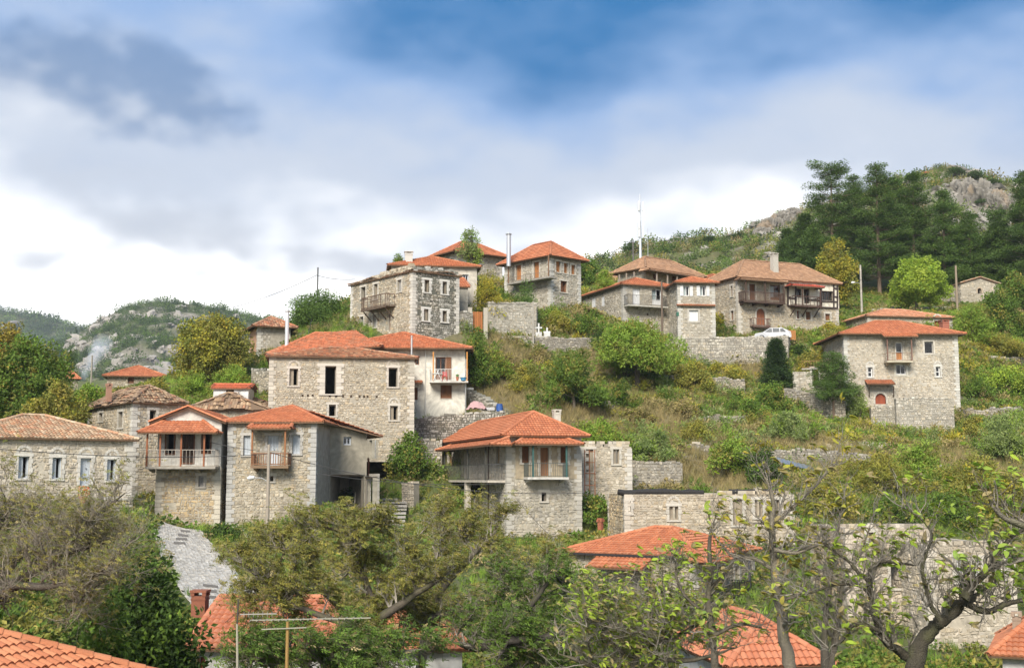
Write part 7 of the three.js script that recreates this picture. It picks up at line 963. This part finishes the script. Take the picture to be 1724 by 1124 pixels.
// right foreground walnuts
walnut('walnut_tree', 'large gnarled walnut with forked mossy trunk in the right foreground', [T([[1540, 1160, 0.130], [1543, 1112, 0.118], [1555, 1080, 0.103], [1572, 1055, 0.094], [1588, 1044, 0.089], [1608, 1027, 0.080], [1625, 1010, 0.074]], 18), T([[1625, 1010, 0.065], [1632, 993, 0.059], [1650, 972, 0.053], [1668, 957, 0.044], [1680, 935, 0.035], [1700, 907, 0.030], [1724, 890, 0.024], [1760, 860, 0.018]], 17.6), T([[1625, 1015, 0.053], [1662, 1030, 0.044], [1690, 1018, 0.039], [1724, 1010, 0.033], [1780, 1000, 0.026]], 17.8), T([[1543, 1115, 0.077], [1512, 1095, 0.065], [1488, 1075, 0.056], [1475, 1040, 0.050], [1466, 1006, 0.044], [1464, 979, 0.039]], 18.4), T([[1464, 979, 0.030], [1466, 958, 0.026], [1485, 945, 0.024], [1512, 948, 0.019], [1546, 952, 0.015]], 18.2), T([[1464, 979, 0.030], [1444, 962, 0.026], [1430, 945, 0.024], [1400, 924, 0.018], [1382, 911, 0.011]], 18.6), T([[1584, 1044, 0.041], [1570, 1023, 0.035], [1560, 989, 0.030], [1553, 958, 0.025], [1560, 931, 0.021], [1570, 900, 0.016], [1550, 873, 0.011], [1519, 853, 0.008]], 17.7), T([[1468, 1000, 0.030], [1445, 985, 0.024], [1400, 985, 0.019], [1365, 998, 0.014], [1335, 1000, 0.009]], 18.8), T([[1480, 1060, 0.035], [1440, 1050, 0.030], [1415, 1080, 0.024], [1395, 1090, 0.018]], 18.3)],
  { seed: 510, start: .75, levels: 3, kids: 4, len: 0.5, leaf: 0.12, leafy: 0.13, per: 4, col: 'lime', brown: 0.33, sprout: 0.9, curl: 1.05, up: .1, twig: [.4, .36, .3], bark: [.075, .065, .045], single: 240 });
walnut('walnut_tree', 'straight grey walnut trunk with bare knobbly branches right of the lower orange roof', [T([[1333, 1180, 0.101], [1330, 1124, 0.094], [1321, 1077, 0.086], [1313, 1019, 0.076], [1305, 970, 0.065], [1302, 928, 0.058], [1299, 883, 0.047], [1302, 850, 0.036], [1295, 818, 0.025], [1283, 795, 0.014]], 20), T([[1305, 960, 0.036], [1270, 940, 0.029], [1235, 935, 0.022], [1205, 905, 0.014]], 20), T([[1303, 925, 0.036], [1340, 930, 0.029], [1380, 915, 0.022], [1420, 900, 0.014]], 19.8), T([[1302, 880, 0.029], [1340, 850, 0.022], [1380, 810, 0.014], [1400, 780, 0.009]], 20), T([[1312, 1010, 0.029], [1345, 1000, 0.022], [1360, 975, 0.014]], 20)], { seed: 511, start: .4, levels: 3, kids: 4, len: 0.5, leaf: 0.12, leafy: 0.15, per: 4, col: 'yellow', brown: 0.3, sprout: 0.9, curl: 1.05, twig: [.42, .38, .32], bark: [.24, .21, .16], single: 120 });
walnut('walnut_tree', 'slim walnut stem in front of the iron balcony', [T([[1206, 1180, 0.065], [1204, 1110, 0.061], [1200, 1067, 0.058], [1192, 1019, 0.050], [1197, 970, 0.040], [1195, 905, 0.029], [1205, 870, 0.014]], 21), T([[1198, 1040, 0.036], [1160, 1010, 0.029], [1140, 975, 0.022], [1138, 945, 0.011]], 21), T([[1196, 990, 0.029], [1225, 960, 0.022], [1250, 920, 0.011]], 21), T([[1200, 1070, 0.036], [1250, 1050, 0.029], [1290, 1060, 0.014]], 21)], { seed: 512, start: .4, levels: 3, kids: 4, len: 0.5, leaf: 0.12, leafy: 0.17, per: 4, col: 'lime', brown: .25, sprout: 0.9, curl: 1.0, twig: [.36, .32, .26], bark: [.14, .12, .09], single: 120 });
walnut('walnut_tree', 'twin stemmed young walnut between the two big walnuts', [T([[1392, 1180, 0.072], [1388, 1090, 0.061], [1391, 1040, 0.050], [1396, 996, 0.043], [1400, 960, 0.032], [1410, 900, 0.022], [1420, 840, 0.011]], 22), T([[1394, 1150, 0.065], [1406, 1080, 0.054], [1414, 1020, 0.043], [1420, 980, 0.029], [1450, 930, 0.018], [1470, 870, 0.011]], 22), T([[1396, 990, 0.029], [1360, 950, 0.022], [1340, 900, 0.011]], 22), T([[1415, 1000, 0.029], [1470, 960, 0.022], [1520, 930, 0.011]], 22.5)], { seed: 513, start: .45, levels: 3, kids: 4, len: 0.5, leaf: 0.12, leafy: 0.12, per: 4, col: 'lime', brown: 0.33, sprout: 0.9, curl: 1.0, twig: [.4, .36, .3], bark: [.2, .17, .13], single: 120 });
walnut('walnut_tree', 'leafy yellowing walnut sapling at the bottom middle', [T([[1060, 1220, .09], [1065, 1130, .08], [1085, 1060, .06], [1110, 1010, .04], [1130, 960, .02]], 24), T([[1068, 1120, .06], [1020, 1070, .045], [990, 1030, .03]], 24), T([[1075, 1090, .06], [1140, 1070, .045], [1190, 1040, .03]], 24), T([[1066, 1140, .06], [1000, 1120, .045], [940, 1100, .03]], 24), T([[1090, 1110, .05], [1170, 1110, .04], [1240, 1090, .02]], 24)], { seed: 514, start: .4, levels: 3, kids: 5, len: 0.55, leaf: 0.11, leafy: 0.32, per: 4, col: 'lime', brown: 0.35, sprout: 0.9, curl: .95, twig: [.48, .43, .36], bark: [.16, .14, .1], single: 120, fill: [1080, 1070, 130, 70, 22, 24] });
walnut('walnut_branch_tree', 'walnut bough with fresh green leaves entering from the right edge', [T([[1830, 1150, .16], [1820, 1000, .14], [1790, 900, .1]], 15), T([[1800, 920, .07], [1740, 890, .05], [1690, 870, .03], [1670, 850, .015]], 15), T([[1795, 905, .06], [1750, 930, .04], [1700, 950, .02]], 15), T([[1800, 930, .06], [1760, 1000, .04], [1720, 990, .02]], 15)], { seed: 515, start: .6, levels: 3, kids: 3, len: 0.4, leaf: 0.1, leafy: 0.45, per: 4, col: 'light', brown: .15, sprout: 0.8, curl: .9, twig: [.34, .3, .24], bark: [.2, .18, .14], single: 120 });
tree('undergrowth_bush', 'green shrub at the bottom right corner before the ruin', 1620, 1200, 1085, 180, 'leafy', 'green', { D: 36, cb: 0, size: .3, dens: 1.2, cat: 'bush' });
tree('undergrowth_bush', 'green shrub under the walnut fork', 1470, 1200, 1085, 150, 'leafy', 'green', { D: 34, cb: 0, size: .3, dens: 1.2, cat: 'bush' });
tree('undergrowth_bush', 'green thicket below the iron balcony of the lower house', 1350, 1120, 1000, 140, 'leafy', 'green', { D: 48, cb: 0, size: .34, dens: 1.2, cat: 'bush' });
tree('undergrowth_bush', 'leafy thicket left of the lower orange roof', 960, 1060, 945, 130, 'leafy', 'green', { D: 55, cb: 0, size: .34, dens: 1.2, cat: 'bush' });

// kinds that repeat share a group
{
  const G2 = { bush: 'bushes on the village slope', leafy_tree: 'leafy trees around the houses', leafy_bush: 'bushes on the left slope', dark_leafy_tree: 'dark leafy trees by the lane', undergrowth_bush: 'shrubs along the bottom edge', walnut_tree: 'walnut trees in the foreground', terrace_wall: 'dry stone terrace walls', retaining_wall: 'retaining walls', garden_wall: 'garden walls', forecourt_wall: 'forecourt walls', utility_pole: 'utility poles in the village', cable: 'overhead cables', grave_cross: 'grave crosses', cypress: 'cypresses on the far slope', far_fir: 'conifers on the rocky hill', hill_tree: 'trees on the crag hill', tv_aerial: 'television aerials', stone_house: 'stone houses of the village', red_roof_house: 'red roofed houses', white_walled_house: 'white walled houses in the foreground', ruined_house: 'roofless ruins', pine_tree: 'pines above the village' };
  for (const o of scene.children) { const k = o.name.replace(/_\d{3}$/, ''); if (G2[k] && o.userData.kind === 'thing' && !o.userData.group) o.userData.group = G2[k]; }
}
renderer.render(scene, camera);
